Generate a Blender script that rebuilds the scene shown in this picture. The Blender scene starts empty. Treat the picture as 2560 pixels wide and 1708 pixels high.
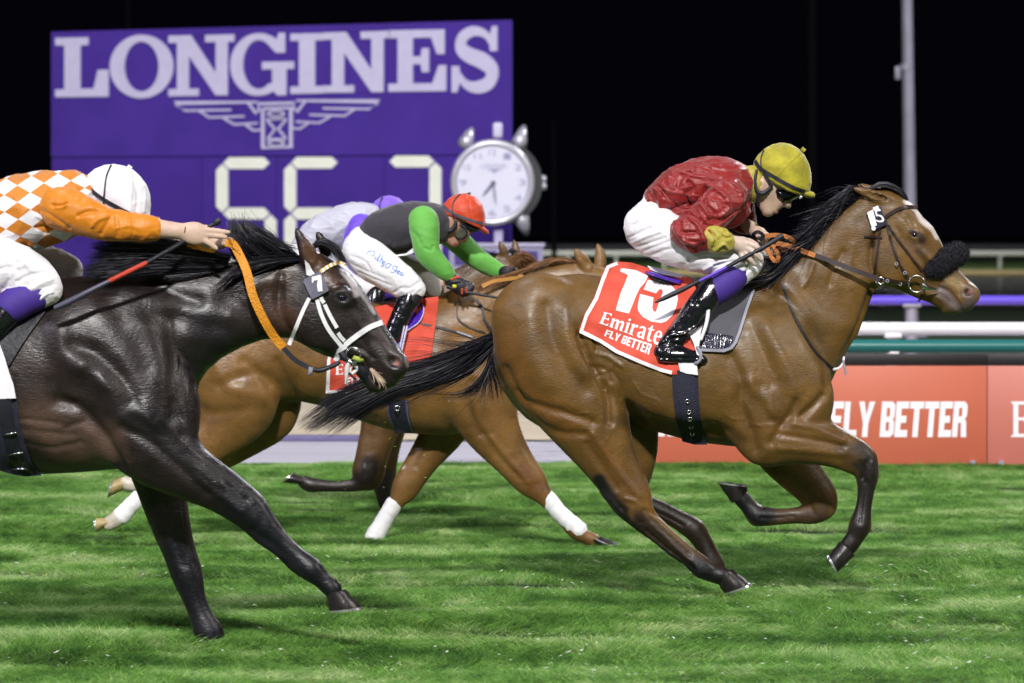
import bpy, bmesh, math, random
import numpy as np
from mathutils import Vector, Matrix, noise
from mathutils.bvhtree import BVHTree
from mathutils.geometry import delaunay_2d_cdt

random.seed(7); np.random.seed(7)
SC = bpy.context.scene
COL = SC.collection

# ------------------------------------------------------------------ camera
CAM_Z = 1.8
FPX = 10200.0                      # focal length in pixels of a 2560 px wide frame
PITCH = math.atan((854 - 580) / FPX)
cam_d = bpy.data.cameras.new('camera'); cam = bpy.data.objects.new('camera', cam_d); COL.objects.link(cam)
cam_d.sensor_width = 36.0; cam_d.lens = 36.0 * FPX / 2560.0
cam.location = (0, 0, CAM_Z); cam.rotation_euler = (math.pi / 2 - PITCH, 0, 0)
cam_d.clip_start = 0.5; cam_d.clip_end = 3000
cam_d.dof.use_dof = True; cam_d.dof.focus_distance = 19.7; cam_d.dof.aperture_fstop = 4.2
SC.camera = cam

# ------------------------------------------------------------------ world: night sky
W = bpy.data.worlds.new('World'); SC.world = W; W.use_nodes = True
bg = W.node_tree.nodes['Background']
bg.inputs[0].default_value = (0.28, 0.25, 0.55, 1); bg.inputs[1].default_value = 0.0045

# ------------------------------------------------------------------ lights: the floodlights of the course, added fills, and a faint added sun
def flood(name, loc, target, size, watts, col=(1, 0.98, 0.95), spread=180):
    d = bpy.data.lights.new(name, 'AREA'); o = bpy.data.objects.new(name, d); COL.objects.link(o)
    d.shape = 'RECTANGLE'; d.size = size[0]; d.size_y = size[1]; d.energy = watts; d.color = col
    d.spread = math.radians(spread)
    o.location = loc
    o.rotation_euler = (Vector(target) - Vector(loc)).to_track_quat('-Z', 'Y').to_euler()
    return o
flood('floodlight_grandstand', (-2, -36, 41), (0, 20, 1), (5, 2.5), 60000, (1.0, 0.97, 0.95))
flood('floodlight_grandstand_left', (-46, -14, 30), (0, 22, 1), (6, 3), 12000, (0.84, 0.82, 1.0))
flood('floodlight_grandstand_right', (38, 2, 30), (0, 22, 1), (6, 3), 8000, (1.0, 0.95, 0.88))
flood('floodlight_infield', (26, 62, 30), (0, 21, 1), (6, 3), 15000, (0.92, 0.93, 1.0))
flood('board_fill', (-8, 22, 26), (-2, 60, 3), (5, 3), 6500, (0.92, 0.92, 1.0))  # lamp added to brighten the violet board
flood('far_track_fill', (10, 175, 25), (8, 205, 0), (6, 4), 8000, (1, 0.97, 0.9), 150)  # lamp added to light the far strip
sun_d = bpy.data.lights.new('faint_fill_sun', 'SUN'); sun = bpy.data.objects.new('faint_fill_sun', sun_d); COL.objects.link(sun)  # faint sun added for a little even light
sun_d.energy = 0.06; sun_d.angle = math.radians(0.5); sun.rotation_euler = (math.radians(52), 0, math.radians(-8))

SC.view_settings.view_transform = 'Standard'; SC.view_settings.look = 'None'
SC.view_settings.exposure = -0.10; SC.view_settings.gamma = 1.0
SC.render.engine = 'CYCLES'; SC.cycles.use_denoising = True
SC.cycles.max_bounces = 6; SC.cycles.transparent_max_bounces = 8

# ------------------------------------------------------------------ projection helpers: a point of the place seen at (px,py) at depth Y
_cf = Vector((0, math.cos(PITCH), -math.sin(PITCH))); _cu = Vector((0, math.sin(PITCH), math.cos(PITCH)))
def ray(px, py):
    d = _cf + Vector((1, 0, 0)) * ((px - 1280) / FPX) + _cu * ((854 - py) / FPX)
    return d
def P(px, py, Y):
    d = ray(px, py); return Vector((0, 0, CAM_Z)) + d * (Y / d.y)
def PN(pts, Y):
    pts = np.asarray(pts, float)
    dx = (pts[:, 0] - 1280) / FPX; du = (854 - pts[:, 1]) / FPX
    dy = math.cos(PITCH) + math.sin(PITCH) * du; dz = -math.sin(PITCH) + math.cos(PITCH) * du
    s = Y / dy
    return np.stack([dx * s, np.full(len(pts), 1.0) * Y, CAM_Z + dz * s], 1)
def GY(py):                      # depth of the ground seen at row py
    d = ray(1280, py); return -CAM_Z / d.z * d.y

# ------------------------------------------------------------------ objects
def meta(o, label=None, cat=None, group=None, kind=None):
    if label: o['label'] = label
    if cat: o['category'] = cat
    if group: o['group'] = group
    if kind: o['kind'] = kind
    return o
def empty(name, loc, label, cat, group=None):
    o = bpy.data.objects.new(name, None); COL.objects.link(o); o.location = loc
    o.empty_display_size = 0.1
    return meta(o, label, cat, group)
def mesh_np(name, V, F, smooth=True, cols=None, attr=None):
    V = np.asarray(V, np.float32); me = bpy.data.meshes.new(name)
    if isinstance(F, np.ndarray): groups = [F]
    else: groups = [np.asarray(g) for g in F if len(g)]
    nl = sum(g.size for g in groups); npol = sum(len(g) for g in groups)
    me.vertices.add(len(V)); me.vertices.foreach_set('co', V.ravel())
    me.loops.add(nl); me.polygons.add(npol)
    me.loops.foreach_set('vertex_index', np.concatenate([g.ravel() for g in groups]).astype(np.int32))
    st = []; off = 0
    for g in groups:
        k = g.shape[1]; st.append(off + np.arange(len(g)) * k); off += g.size
    me.polygons.foreach_set('loop_start', np.concatenate(st).astype(np.int32))
    me.polygons.foreach_set('use_smooth', np.full(npol, bool(smooth)))
    if cols is not None:
        a = me.color_attributes.new('Col', 'FLOAT_COLOR', 'POINT')
        c = np.ones((len(V), 4), np.float32); c[:, :3] = cols
        a.data.foreach_set('color', c.ravel())
    me.update(calc_edges=True); me.validate()
    return me
def obj(name, me, mat, parent=None, origin=None):
    o = bpy.data.objects.new(name, me); COL.objects.link(o)
    if mat is not None and not me.materials: me.materials.append(mat)
    if origin is not None:
        me.transform(Matrix.Translation(-Vector(origin))); o.location = origin
    if parent is not None:
        o.parent = parent
        o.location = Vector(o.location) - world_loc(parent)
    return o
def world_loc(o):
    v = Vector((0, 0, 0))
    while o is not None: v = v + Vector(o.location); o = o.parent
    return v
def base_of(me):
    n = len(me.vertices); c = np.empty(n * 3, np.float32); me.vertices.foreach_get('co', c); c = c.reshape(-1, 3)
    lo = c.min(0); hi = c.max(0)
    return Vector(((lo[0] + hi[0]) / 2, (lo[1] + hi[1]) / 2, lo[2]))
class MB:                        # collects boxes, tubes, lathes and plates into ONE mesh
    def __init__(s): s.bm = bmesh.new()
    def box(s, c, d, rot=None, bevel=0.0):
        r = bmesh.ops.create_cube(s.bm, size=1.0); vs = r['verts']
        M = Matrix.Translation(Vector(c)) @ (rot.to_4x4() if rot else Matrix.Identity(4)) @ Matrix.Diagonal((d[0], d[1], d[2], 1))
        bmesh.ops.transform(s.bm, matrix=M, verts=vs)
        if bevel > 0:
            es = list({e for v in vs for e in v.link_edges})
            bmesh.ops.bevel(s.bm, geom=es, offset=bevel, segments=2, affect='EDGES', profile=0.5)
        return s
    def tube(s, pts, r, n=10, cap=True, flat=1.0):
        pts = [Vector(p) for p in pts]; rr = r if hasattr(r, '__len__') else [r] * len(pts)
        rings = []; up = Vector((0, 1, 0))
        for i, p in enumerate(pts):
            t = (pts[min(i + 1, len(pts) - 1)] - pts[max(i - 1, 0)]).normalized()
            a = t.cross(up)
            if a.length < 1e-3: a = t.cross(Vector((0, 0, 1)))
            a.normalize(); b = a.cross(t).normalized()
            rings.append([s.bm.verts.new(p + a * (math.cos(q) * rr[i]) + b * (math.sin(q) * rr[i] * flat)) for q in [2 * math.pi * k / n for k in range(n)]])
        for i in range(len(rings) - 1):
            for k in range(n):
                s.bm.faces.new((rings[i][k], rings[i][(k + 1) % n], rings[i + 1][(k + 1) % n], rings[i + 1][k]))
        if cap:
            s.bm.faces.new(rings[0][::-1]); s.bm.faces.new(rings[-1])
        return s
    def torus(s, c, R, r, ax=(0, 1, 0), n=24, m=8, sx=1.0, arc=1.0):
        ax = Vector(ax).normalized(); u = ax.orthogonal().normalized(); v = ax.cross(u)
        N = n if arc >= 1 else n + 1
        vs = []
        for i in range(N):
            a = 2 * math.pi * arc * i / n; d = u * math.cos(a) * sx + v * math.sin(a)
            vs.append([s.bm.verts.new(Vector(c) + d * (R + r * math.cos(2 * math.pi * j / m)) + ax * (r * math.sin(2 * math.pi * j / m))) for j in range(m)])
        for i in range(n if arc >= 1 else n):
            i2 = (i + 1) % N
            for j in range(m):
                s.bm.faces.new((vs[i][j], vs[i2][j], vs[i2][(j + 1) % m], vs[i][(j + 1) % m]))
        return s
    def mesh(s, name='m', smooth=True, angle=None):
        bmesh.ops.recalc_face_normals(s.bm, faces=s.bm.faces[:])
        me = bpy.data.meshes.new(name); s.bm.to_mesh(me); s.bm.free()
        me.polygons.foreach_set('use_smooth', np.full(len(me.polygons), bool(smooth)))
        if smooth and angle: 
            me.update(); sharp_by_angle(me, angle)
        return me
def sharp_by_angle(me, deg):
    bm = bmesh.new(); bm.from_mesh(me); th = math.radians(deg)
    for e in bm.edges:
        if len(e.link_faces) == 2 and e.calc_face_angle(0) > th: e.smooth = False
    bm.to_mesh(me); bm.free()
def spline(pts, n=8):            # Catmull-Rom through points of any dimension
    p = np.asarray(pts, float); p = np.vstack([2 * p[0] - p[1], p, 2 * p[-1] - p[-2]])
    out = []
    for i in range(1, len(p) - 2):
        for t in np.linspace(0, 1, n, endpoint=False):
            out.append(0.5 * ((2 * p[i]) + (-p[i-1] + p[i+1]) * t + (2*p[i-1] - 5*p[i] + 4*p[i+1] - p[i+2]) * t*t + (-p[i-1] + 3*p[i] - 3*p[i+1] + p[i+2]) * t**3))
    out.append(p[-2]); return np.array(out)

# ------------------------------------------------------------------ materials
_M = {}
def mk(name, col, rough=0.6, metal=0.0, var=0.0, vscale=6.0, bump=0.0, bscale=40.0, stretch=(1, 1, 1), spec=0.5, sheen=0.0, coat=0.0, attr=False, col2=None, trans=0.0, detail=4, coatr=0.1, emit=0.0):
    if name in _M: return _M[name]
    m = bpy.data.materials.new(name); m.use_nodes = True; nt = m.node_tree; b = nt.nodes['Principled BSDF']
    b.inputs['Roughness'].default_value = rough; b.inputs['Metallic'].default_value = metal
    b.inputs['Specular IOR Level'].default_value = spec
    b.inputs['Sheen Weight'].default_value = sheen; b.inputs['Sheen Roughness'].default_value = 0.4
    b.inputs['Coat Weight'].default_value = coat; b.inputs['Coat Roughness'].default_value = coatr
    tc = nt.nodes.new('ShaderNodeTexCoord'); mp = nt.nodes.new('ShaderNodeMapping'); mp.inputs['Scale'].default_value = stretch
    nt.links.new(tc.outputs['Object'], mp.inputs['Vector'])
    src = None
    if attr:
        a = nt.nodes.new('ShaderNodeVertexColor'); a.layer_name = 'Col'; src = a.outputs['Color']
    c4 = (*col, 1)
    if var > 0 or col2:
        n = nt.nodes.new('ShaderNodeTexNoise'); n.inputs['Scale'].default_value = vscale; n.inputs['Detail'].default_value = detail
        nt.links.new(mp.outputs[0], n.inputs['Vector'])
        r = nt.nodes.new('ShaderNodeMapRange'); r.inputs[1].default_value = 0.3; r.inputs[2].default_value = 0.7
        nt.links.new(n.outputs[0], r.inputs[0])
        mx = nt.nodes.new('ShaderNodeMix'); mx.data_type = 'RGBA'; nt.links.new(r.outputs[0], mx.inputs[0])
        if col2: mx.inputs[6].default_value = c4; mx.inputs[7].default_value = (*col2, 1)
        else:
            mx.inputs[6].default_value = (*[x * (1 - var) for x in col], 1); mx.inputs[7].default_value = (*[min(1, x * (1 + var)) for x in col], 1)
        out = mx.outputs[2]
        if attr:
            mu = nt.nodes.new('ShaderNodeMix'); mu.data_type = 'RGBA'; mu.blend_type = 'MULTIPLY'; mu.inputs[0].default_value = 1
            nt.links.new(out, mu.inputs[6]); nt.links.new(src, mu.inputs[7]); out = mu.outputs[2]
        nt.links.new(out, b.inputs['Base Color'])
    elif attr: nt.links.new(src, b.inputs['Base Color'])
    else: b.inputs['Base Color'].default_value = c4
    if bump > 0:
        n = nt.nodes.new('ShaderNodeTexNoise'); n.inputs['Scale'].default_value = bscale; n.inputs['Detail'].default_value = detail
        nt.links.new(mp.outputs[0], n.inputs['Vector'])
        bp = nt.nodes.new('ShaderNodeBump'); bp.inputs['Strength'].default_value = bump; bp.inputs['Distance'].default_value = 0.01
        nt.links.new(n.outputs[0], bp.inputs['Height']); nt.links.new(bp.outputs[0], b.inputs['Normal'])
    _M[name] = m; return m

# ------------------------------------------------------------------ flat shapes: outlines traced in the picture, set on a real surface
def area2(p):
    p = np.asarray(p); return 0.5 * np.sum(p[:, 0] * np.roll(p[:, 1], -1) - np.roll(p[:, 0], -1) * p[:, 1])
def evenodd(q, polys):
    q = np.asarray(q); ins = np.zeros(len(q), bool)
    for poly in polys:
        p = np.asarray(poly, float); a = p; b = np.roll(p, -1, 0)
        for (x1, y1), (x2, y2) in zip(a, b):
            if y1 == y2: continue
            c = ((y1 > q[:, 1]) != (y2 > q[:, 1])) & (q[:, 0] < (x2 - x1) * (q[:, 1] - y1) / (y2 - y1) + x1)
            ins ^= c
    return ins
def fill2d(polys, grid=None):    # triangulates outlines (even-odd) with optional interior points
    vs = []; es = []
    for poly in polys:
        p = [tuple(map(float, q)) for q in poly]
        if grid:
            d = []
            for i in range(len(p)):
                a = np.array(p[i]); b = np.array(p[(i + 1) % len(p)]); n = max(1, int(np.linalg.norm(b - a) / grid))
                for k in range(n): d.append(tuple(a + (b - a) * k / n))
            p = d
        s = len(vs); vs += p; es += [(s + i, s + (i + 1) % len(p)) for i in range(len(p))]
    if grid:
        A = np.array(vs); lo = A.min(0); hi = A.max(0)
        gx, gy = np.meshgrid(np.arange(lo[0] + grid / 2, hi[0], grid), np.arange(lo[1] + grid / 2, hi[1], grid))
        g = np.stack([gx.ravel(), gy.ravel()], 1)
        if len(g): 
            g = g[evenodd(g, polys)]
            if len(g):
                dmin = np.min(np.linalg.norm(g[:, None, :] - A[None], axis=2), 1); g = g[dmin > grid * 0.4]
            vs += [tuple(q) for q in g]
    r = delaunay_2d_cdt([Vector(v) for v in vs], es, [], 0, 1e-6)
    V = np.array([tuple(v) for v in r[0]]); F = np.array([f for f in r[2] if len(f) == 3])
    c = V[F].mean(1); F = F[evenodd(c, polys)]
    a = V[F]; ar = (a[:, 1, 0]-a[:, 0, 0])*(a[:, 2, 1]-a[:, 0, 1]) - (a[:, 2, 0]-a[:, 0, 0])*(a[:, 1, 1]-a[:, 0, 1])
    F = F[np.abs(ar) > 1e-9]; ar = ar[np.abs(ar) > 1e-9]
    F[ar > 0] = F[ar > 0][:, ::-1]
    return V, F
def solid_from_sheet(V3, F, thick, back=None):    # front sheet V3 with thickness away from its normal vector(s)
    n = len(V3); back = np.asarray(back) if back is not None else np.tile([0, 1, 0], (n, 1))
    VB = V3 + back * thick
    ed = {}
    for f in F:
        for i in range(3):
            a, b = int(f[i]), int(f[(i + 1) % 3])
            if (b, a) in ed: del ed[(b, a)]
            else: ed[(a, b)] = 1
    side = np.array([(b, a, a + n, b + n) for a, b in ed]) if ed else np.zeros((0, 4), int)
    return np.vstack([V3, VB]), [np.vstack([F, F[:, ::-1] + n]), side]
class Plane:                     # a real upright plane through point o turned by angle a about Z
    def __init__(s, o, a=0.0):
        s.o = Vector(o); s.n = Vector((math.sin(a), -math.cos(a), 0)); s.u = Vector((math.cos(a), math.sin(a), 0))
    def at(s, px, py, lift=0.0):
        d = ray(px, py); c = Vector((0, 0, CAM_Z)); o = s.o
        t = (o - c).dot(s.n) / d.dot(s.n); return c + d * t + s.n * lift
    def plate(s, name, polys, mat, lift=0.0, thick=0.02, parent=None):
        V, F = fill2d(polys); V3 = np.array([tuple(s.at(x, y, lift)) for x, y in V])
        VV, FF = solid_from_sheet(V3, F, thick, np.tile(tuple(-s.n), (len(V3), 1)))
        me = mesh_np(name, VV, FF, smooth=False); o_ = base_of(me)
        return obj(name, me, mat, parent, o_)
def ribbon2d(pts, w):            # an outline of constant or varying width along a polyline
    p = np.asarray(pts, float); ww = np.asarray(w if hasattr(w, '__len__') else [w] * len(p), float) / 2
    t = np.gradient(p, axis=0); t /= np.linalg.norm(t, axis=1)[:, None] + 1e-9
    n = np.stack([-t[:, 1], t[:, 0]], 1)
    for i in range(1, len(p) - 1):   # mitre
        a = p[i] - p[i-1]; b = p[i+1] - p[i]; a = a / np.linalg.norm(a); b = b / np.linalg.norm(b)
        c = max(0.5, math.sqrt(max(0, (1 + a @ b) / 2))); n[i] /= c
    return np.vstack([p + n * ww[:, None], (p - n * ww[:, None])[::-1]])
def ell2d(c, rx, ry, n=28, a0=0, a1=360, rot=0):
    t = np.radians(np.linspace(a0, a1, n, endpoint=(a1 - a0) < 360)); x = rx * np.cos(t); y = ry * np.sin(t); r = math.radians(rot)
    return np.stack([c[0] + x * math.cos(r) - y * math.sin(r), c[1] + x * math.sin(r) + y * math.cos(r)], 1)
def quadmap(polys, q):           # unit square (y up) to a quad q = bottom-left, bottom-right, top-right, top-left
    q = np.asarray(q, float); out = []
    for p in polys:
        p = np.asarray(p, float); u = p[:, 0:1]; v = p[:, 1:2]
        out.append(q[0]*(1-u)*(1-v) + q[1]*u*(1-v) + q[2]*u*v + q[3]*(1-u)*v)
    return out
def cone_text(body, shear=0.0, offset=0.0):      # outlines of the built-in font, as a list of polygons
    cu = bpy.data.curves.new('txt', 'FONT'); cu.body = body; cu.shear = shear; cu.offset = offset; cu.size = 1.0; cu.resolution_u = 3; cu.fill_mode = 'NONE'
    o = bpy.data.objects.new('txt', cu); COL.objects.link(o)
    bpy.context.view_layer.update()
    dg = bpy.context.evaluated_depsgraph_get(); me = bpy.data.meshes.new_from_object(o.evaluated_get(dg))
    adj = {}
    for e in me.edges:
        a, b = e.vertices; adj.setdefault(a, []).append(b); adj.setdefault(b, []).append(a)
    seen = set(); polys = []
    for s0 in adj:
        if s0 in seen: continue
        loop = [s0]; seen.add(s0); cur = s0
        while True:
            nx = [v for v in adj[cur] if v not in seen]
            if not nx: break
            cur = nx[0]; seen.add(cur); loop.append(cur)
        if len(loop) > 2: polys.append(np.array([me.vertices[i].co[:2] for i in loop]))
    COL.objects.unlink(o); bpy.data.objects.remove(o); bpy.data.curves.remove(cu); bpy.data.meshes.remove(me)
    return polys
def text_fit(body, q, shear=0.0, offset=0.0):    # text outlines scaled into a picture quad
    polys = cone_text(body, shear, offset); A = np.vstack(polys); lo = A.min(0); hi = A.max(0)
    return quadmap([(p - lo) / (hi - lo) for p in polys], q)
GLY = {
 'F': ([(0,0),(.28,0),(.28,.4),(.6,.4),(.6,.6),(.28,.6),(.28,.8),(.7,.8),(.7,1),(0,1)],),
 'L': ([(0,0),(.68,0),(.68,.2),(.28,.2),(.28,1),(0,1)],),
 'Y': ([(.25,0),(.53,0),(.53,.4),(.8,1),(.52,1),(.39,.62),(.26,1),(-.02,1),(.25,.4)],),
 'B': ([(0,0),(.55,0),(.7,.1),(.7,.42),(.62,.5),(.7,.58),(.7,.9),(.55,1),(0,1)],[(.28,.18),(.44,.18),(.44,.42),(.28,.42)],[(.28,.58),(.44,.58),(.44,.82),(.28,.82)]),
 'E': ([(0,0),(.65,0),(.65,.2),(.28,.2),(.28,.4),(.55,.4),(.55,.6),(.28,.6),(.28,.8),(.65,.8),(.65,1),(0,1)],),
 'T': ([(.22,0),(.5,0),(.5,.8),(.72,.8),(.72,1),(0,1),(0,.8),(.22,.8)],),
 'R': ([(0,0),(.28,0),(.28,.4),(.42,.4),(.46,0),(.74,0),(.68,.45),(.6,.5),(.7,.6),(.7,.9),(.55,1),(0,1)],[(.28,.58),(.44,.58),(.44,.82),(.28,.82)]),
}
def block_word(word, q, shear=0.12, gap=0.06):   # condensed block letters fitted in a quad; list of (letter polys)
    x = 0; L = []
    for ch in word:
        if ch == ' ': x += 0.3; continue
        g = GLY[ch]; w = max(p[0] for p in g[0])
        L.append([np.array([(px + x + py * shear, py) for px, py in p]) for p in g]); x += w + gap
    X = x - gap + shear
    return [quadmap([np.stack([p[:, 0] / X, p[:, 1]], 1) for p in l], q) for l in L]
# wordmark letters with flared strokes
EM = {
 'E': [[(0,0),(.56,0),(.60,.20),(.54,.20),(.46,.09),(.24,.09),(.24,.47),(.42,.47),(.46,.40),(.50,.40),(.50,.62),(.46,.62),(.42,.55),(.24,.55),(.24,.91),(.46,.91),(.54,.80),(.60,.80),(.56,1),(0,1),(0,.96),(.07,.92),(.07,.08),(0,.04)]],
 'm': [[(0,0),(.28,0),(.28,.03),(.22,.07),(.22,.48),(.30,.56),(.38,.50),(.38,0),(.58,0),(.54,.07),(.54,.48),(.62,.56),(.70,.50),(.70,0),(.92,0),(.92,.03),(.86,.07),(.86,.52),(.80,.66),(.66,.68),(.54,.58),(.46,.67),(.32,.67),(.22,.58),(.22,.70),(0,.64),(0,.60),(.06,.56),(.06,.07),(0,.03)]],
 'i': [[(0,0),(.28,0),(.28,.03),(.22,.07),(.22,.70),(0,.64),(0,.60),(.06,.56),(.06,.07),(0,.03)], [(.05,.82),(.14,.76),(.23,.82),(.23,.90),(.14,.96),(.05,.90)]],
 'r': [[(0,0),(.30,0),(.30,.03),(.22,.07),(.22,.44),(.30,.54),(.38,.50),(.46,.56),(.44,.68),(.32,.68),(.22,.56),(.22,.70),(0,.64),(0,.60),(.06,.56),(.06,.07),(0,.03)]],
 'a': [[(.50,.02),(.40,-.02),(.33,.06),(.20,-.02),(.06,.03),(.01,.16),(.06,.30),(.32,.40),(.32,.52),(.24,.60),(.14,.54),(.06,.50),(.03,.58),(.14,.67),(.34,.69),(.47,.60),(.48,.10),(.53,.05)], [(.32,.32),(.20,.26),(.16,.16),(.22,.09),(.32,.14)]],
 't': [[(.10,.60),(0,.60),(0,.66),(.10,.70),(.22,.86),(.26,.86),(.26,.68),(.42,.68),(.40,.60),(.26,.60),(.26,.18),(.32,.09),(.42,.12),(.43,.07),(.30,-.02),(.16,0),(.10,.12)]],
 'e': [[(.50,.12),(.38,-.02),(.20,-.02),(.04,.10),(.01,.34),(.06,.56),(.22,.69),(.40,.66),(.50,.50),(.50,.36),(.17,.34),(.20,.14),(.32,.09),(.46,.17)], [(.17,.42),(.33,.42),(.32,.56),(.25,.62),(.18,.56)]],
 's': [[(.02,.05),(.20,-.02),(.36,.04),(.41,.18),(.34,.32),(.17,.44),(.16,.54),(.22,.60),(.32,.56),(.36,.48),(.39,.62),(.22,.69),(.08,.64),(.02,.50),(.07,.37),(.26,.24),(.27,.13),(.20,.06),(.10,.10),(.04,.19)]],
}
def em_word(word, q):
    x = 0; L = []
    for ch_ in word:
        g = EM[ch_]; w = max(p[0] for p in g[0]); L.append([np.array([(a + x, b) for a, b in p]) for p in g]); x += w + .05
    return [quadmap([np.stack([p[:, 0] / (x - .05), p[:, 1]], 1) for p in l], q) for l in L]
# ================================================================== SETTING
M_dark_ground = mk('infield soil', (0.008, 0.012, 0.007), 0.9, var=0.3, vscale=0.2)
M_white = mk('white rail plastic', (0.78, 0.77, 0.80), 0.35)
M_teal = mk('green rail plastic', (0.02, 0.15, 0.14), 0.28)
M_purple_rail = mk('purple rail plastic', (0.12, 0.07, 0.62), 0.35)
M_steel = mk('galvanised mast', (0.30, 0.29, 0.36), 0.55, metal=0.2, var=0.15, vscale=2)
M_unlit_steel = mk('unlit mast', (0.004, 0.004, 0.007), 0.7, spec=0.1)  # near-black steel: the lack of light is put into the colour
M_red = mk('red hoarding print', (0.54, 0.128, 0.070), 0.5, var=0.05, vscale=1.2)
M_print = mk('white print', (0.82, 0.80, 0.84), 0.55)
M_black = mk('black frame', (0.006, 0.004, 0.006), 0.5)
M_board = mk('violet display board', (0.070, 0.033, 0.300), 0.8, spec=0.15, var=0.10, vscale=1.4, bump=0.15, bscale=9)
M_board2 = mk('violet display board lower', (0.066, 0.030, 0.285), 0.8, spec=0.15, var=0.12, vscale=1.1, bump=0.15, bscale=9)
M_letter = mk('lilac white lettering', (0.62, 0.58, 0.80), 0.5, var=0.04, vscale=5)
M_segment = mk('pale display segments', (0.95, 0.98, 0.84), 0.5, var=0.05, vscale=3)
M_sand = mk('track sand', (0.48, 0.41, 0.30), 0.95, var=0.16, vscale=1.2, bump=0.6, bscale=14, stretch=(0.35, 1.5, 1))
M_pave = mk('pale pavement', (0.40, 0.385, 0.44), 0.8, var=0.12, vscale=1.5, bump=0.3, bscale=20, stretch=(0.3, 1.5, 1))
M_stripe = mk('muted violet kerb', (0.115, 0.10, 0.21), 0.7, var=0.15, vscale=3)  # muted violet strip along the pavement edge

def sheet(name, x0, x1, y0, y1, z, mat, kind='structure', n=1):
    V = [(x0, y0, z), (x1, y0, z), (x1, y1, z), (x0, y1, z)]
    me = mesh_np(name, V, np.array([[0, 1, 2, 3]]), smooth=False)
    o = obj(name, me, mat, None, Vector(((x0 + x1) / 2, (y0 + y1) / 2, z))); return meta(o, kind=kind)
gnd = sheet('ground', -700, 700, -200, 1400, -0.05, M_dark_ground)
yE = 31.6
sheet('pavement', -40, 60, yE, 35.0, 0.0, M_pave)
sheet('track', -60, 80, 35.3, 50.0, 0.0, M_sand)
kx = P(950, 1103, 35.15).x; k = MB().box((kx - 15, 35.15, 0.02), (30, 0.28, 0.05), bevel=0.01); me = k.mesh('kerb'); o = obj('kerb', me, M_stripe, None, base_of(me)); meta(o, kind='structure')
M_unlit_sheet = mk('unlit infield black', (0.002, 0.003, 0.006), 0.08, bump=0.25, bscale=0.6, spec=0.5)
sheet('unlit_infield', -120, 160, 96, 163, 0.0, M_unlit_sheet)  # glossy black sheet added so the unlit infield stays dark
M_fargrass = mk('far turf', (0.10, 0.19, 0.05), 0.9, var=0.25, vscale=0.3)
M_farsand = mk('far sand track', (0.42, 0.34, 0.17), 0.95, var=0.2, vscale=0.3)
M_nearinf = mk('infield turf', (0.022, 0.045, 0.014), 0.9, var=0.3, vscale=0.5)
sheet('infield_turf', -60, 80, 50.3, 95.5, 0.0, M_nearinf)
sheet('far_sand_track', -120, 160, 165, 193, 0.0, M_farsand)
sheet('far_turf', -120, 160, 194, 262, 0.0, M_fargrass)

# ---- turf, rolling a little along the course
def hz(x, y):
    x = np.asarray(x, float); y = np.asarray(y, float)
    h = 0.010 * np.sin(y * 5.1 + 0.9 * np.sin(x * 0.55 + 1.0)) + 0.007 * np.sin(y * 9.7 + 1.6 * np.sin(x * 0.8) + x * 0.35) \
      + 0.014 * np.sin(y * 2.1 - x * 0.5) + 0.008 * np.sin(x * 3.3 + y * 2.0) * np.sin(y * 6 + x)
    f = np.clip((yE - y) / 1.5, 0, 1)
    return h * f
gx = np.arange(-9, 11.01, 0.12); gy = np.arange(11.5, yE + 0.01, 0.06)
X, Y = np.meshgrid(gx, gy); Z = hz(X, Y)
V = np.stack([X.ravel(), Y.ravel(), Z.ravel()], 1); ny_, nx_ = X.shape
I = np.arange(ny_ * nx_).reshape(ny_, nx_)
F = np.stack([I[:-1, :-1], I[:-1, 1:], I[1:, 1:], I[1:, :-1]], -1).reshape(-1, 4)
M_soil = mk('turf soil', (0.018, 0.035, 0.010), 0.95, var=0.3, vscale=3)
o = obj('turf_ground', mesh_np('turf_ground', V, F), M_soil, None, Vector((1, 22, 0))); meta(o, kind='structure')
# wide turf beyond the detailed strip
sheet('turf_left', -80, -9, 5, yE, 0.0, mk('turf plain', (0.05, 0.12, 0.03), 0.9, var=0.3, vscale=4))
sheet('turf_right', 11, 80, 5, yE, 0.0, _M['turf plain'])
sheet('turf_front', -9, 11, 2, 11.5, 0.0, _M['turf plain'])

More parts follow.
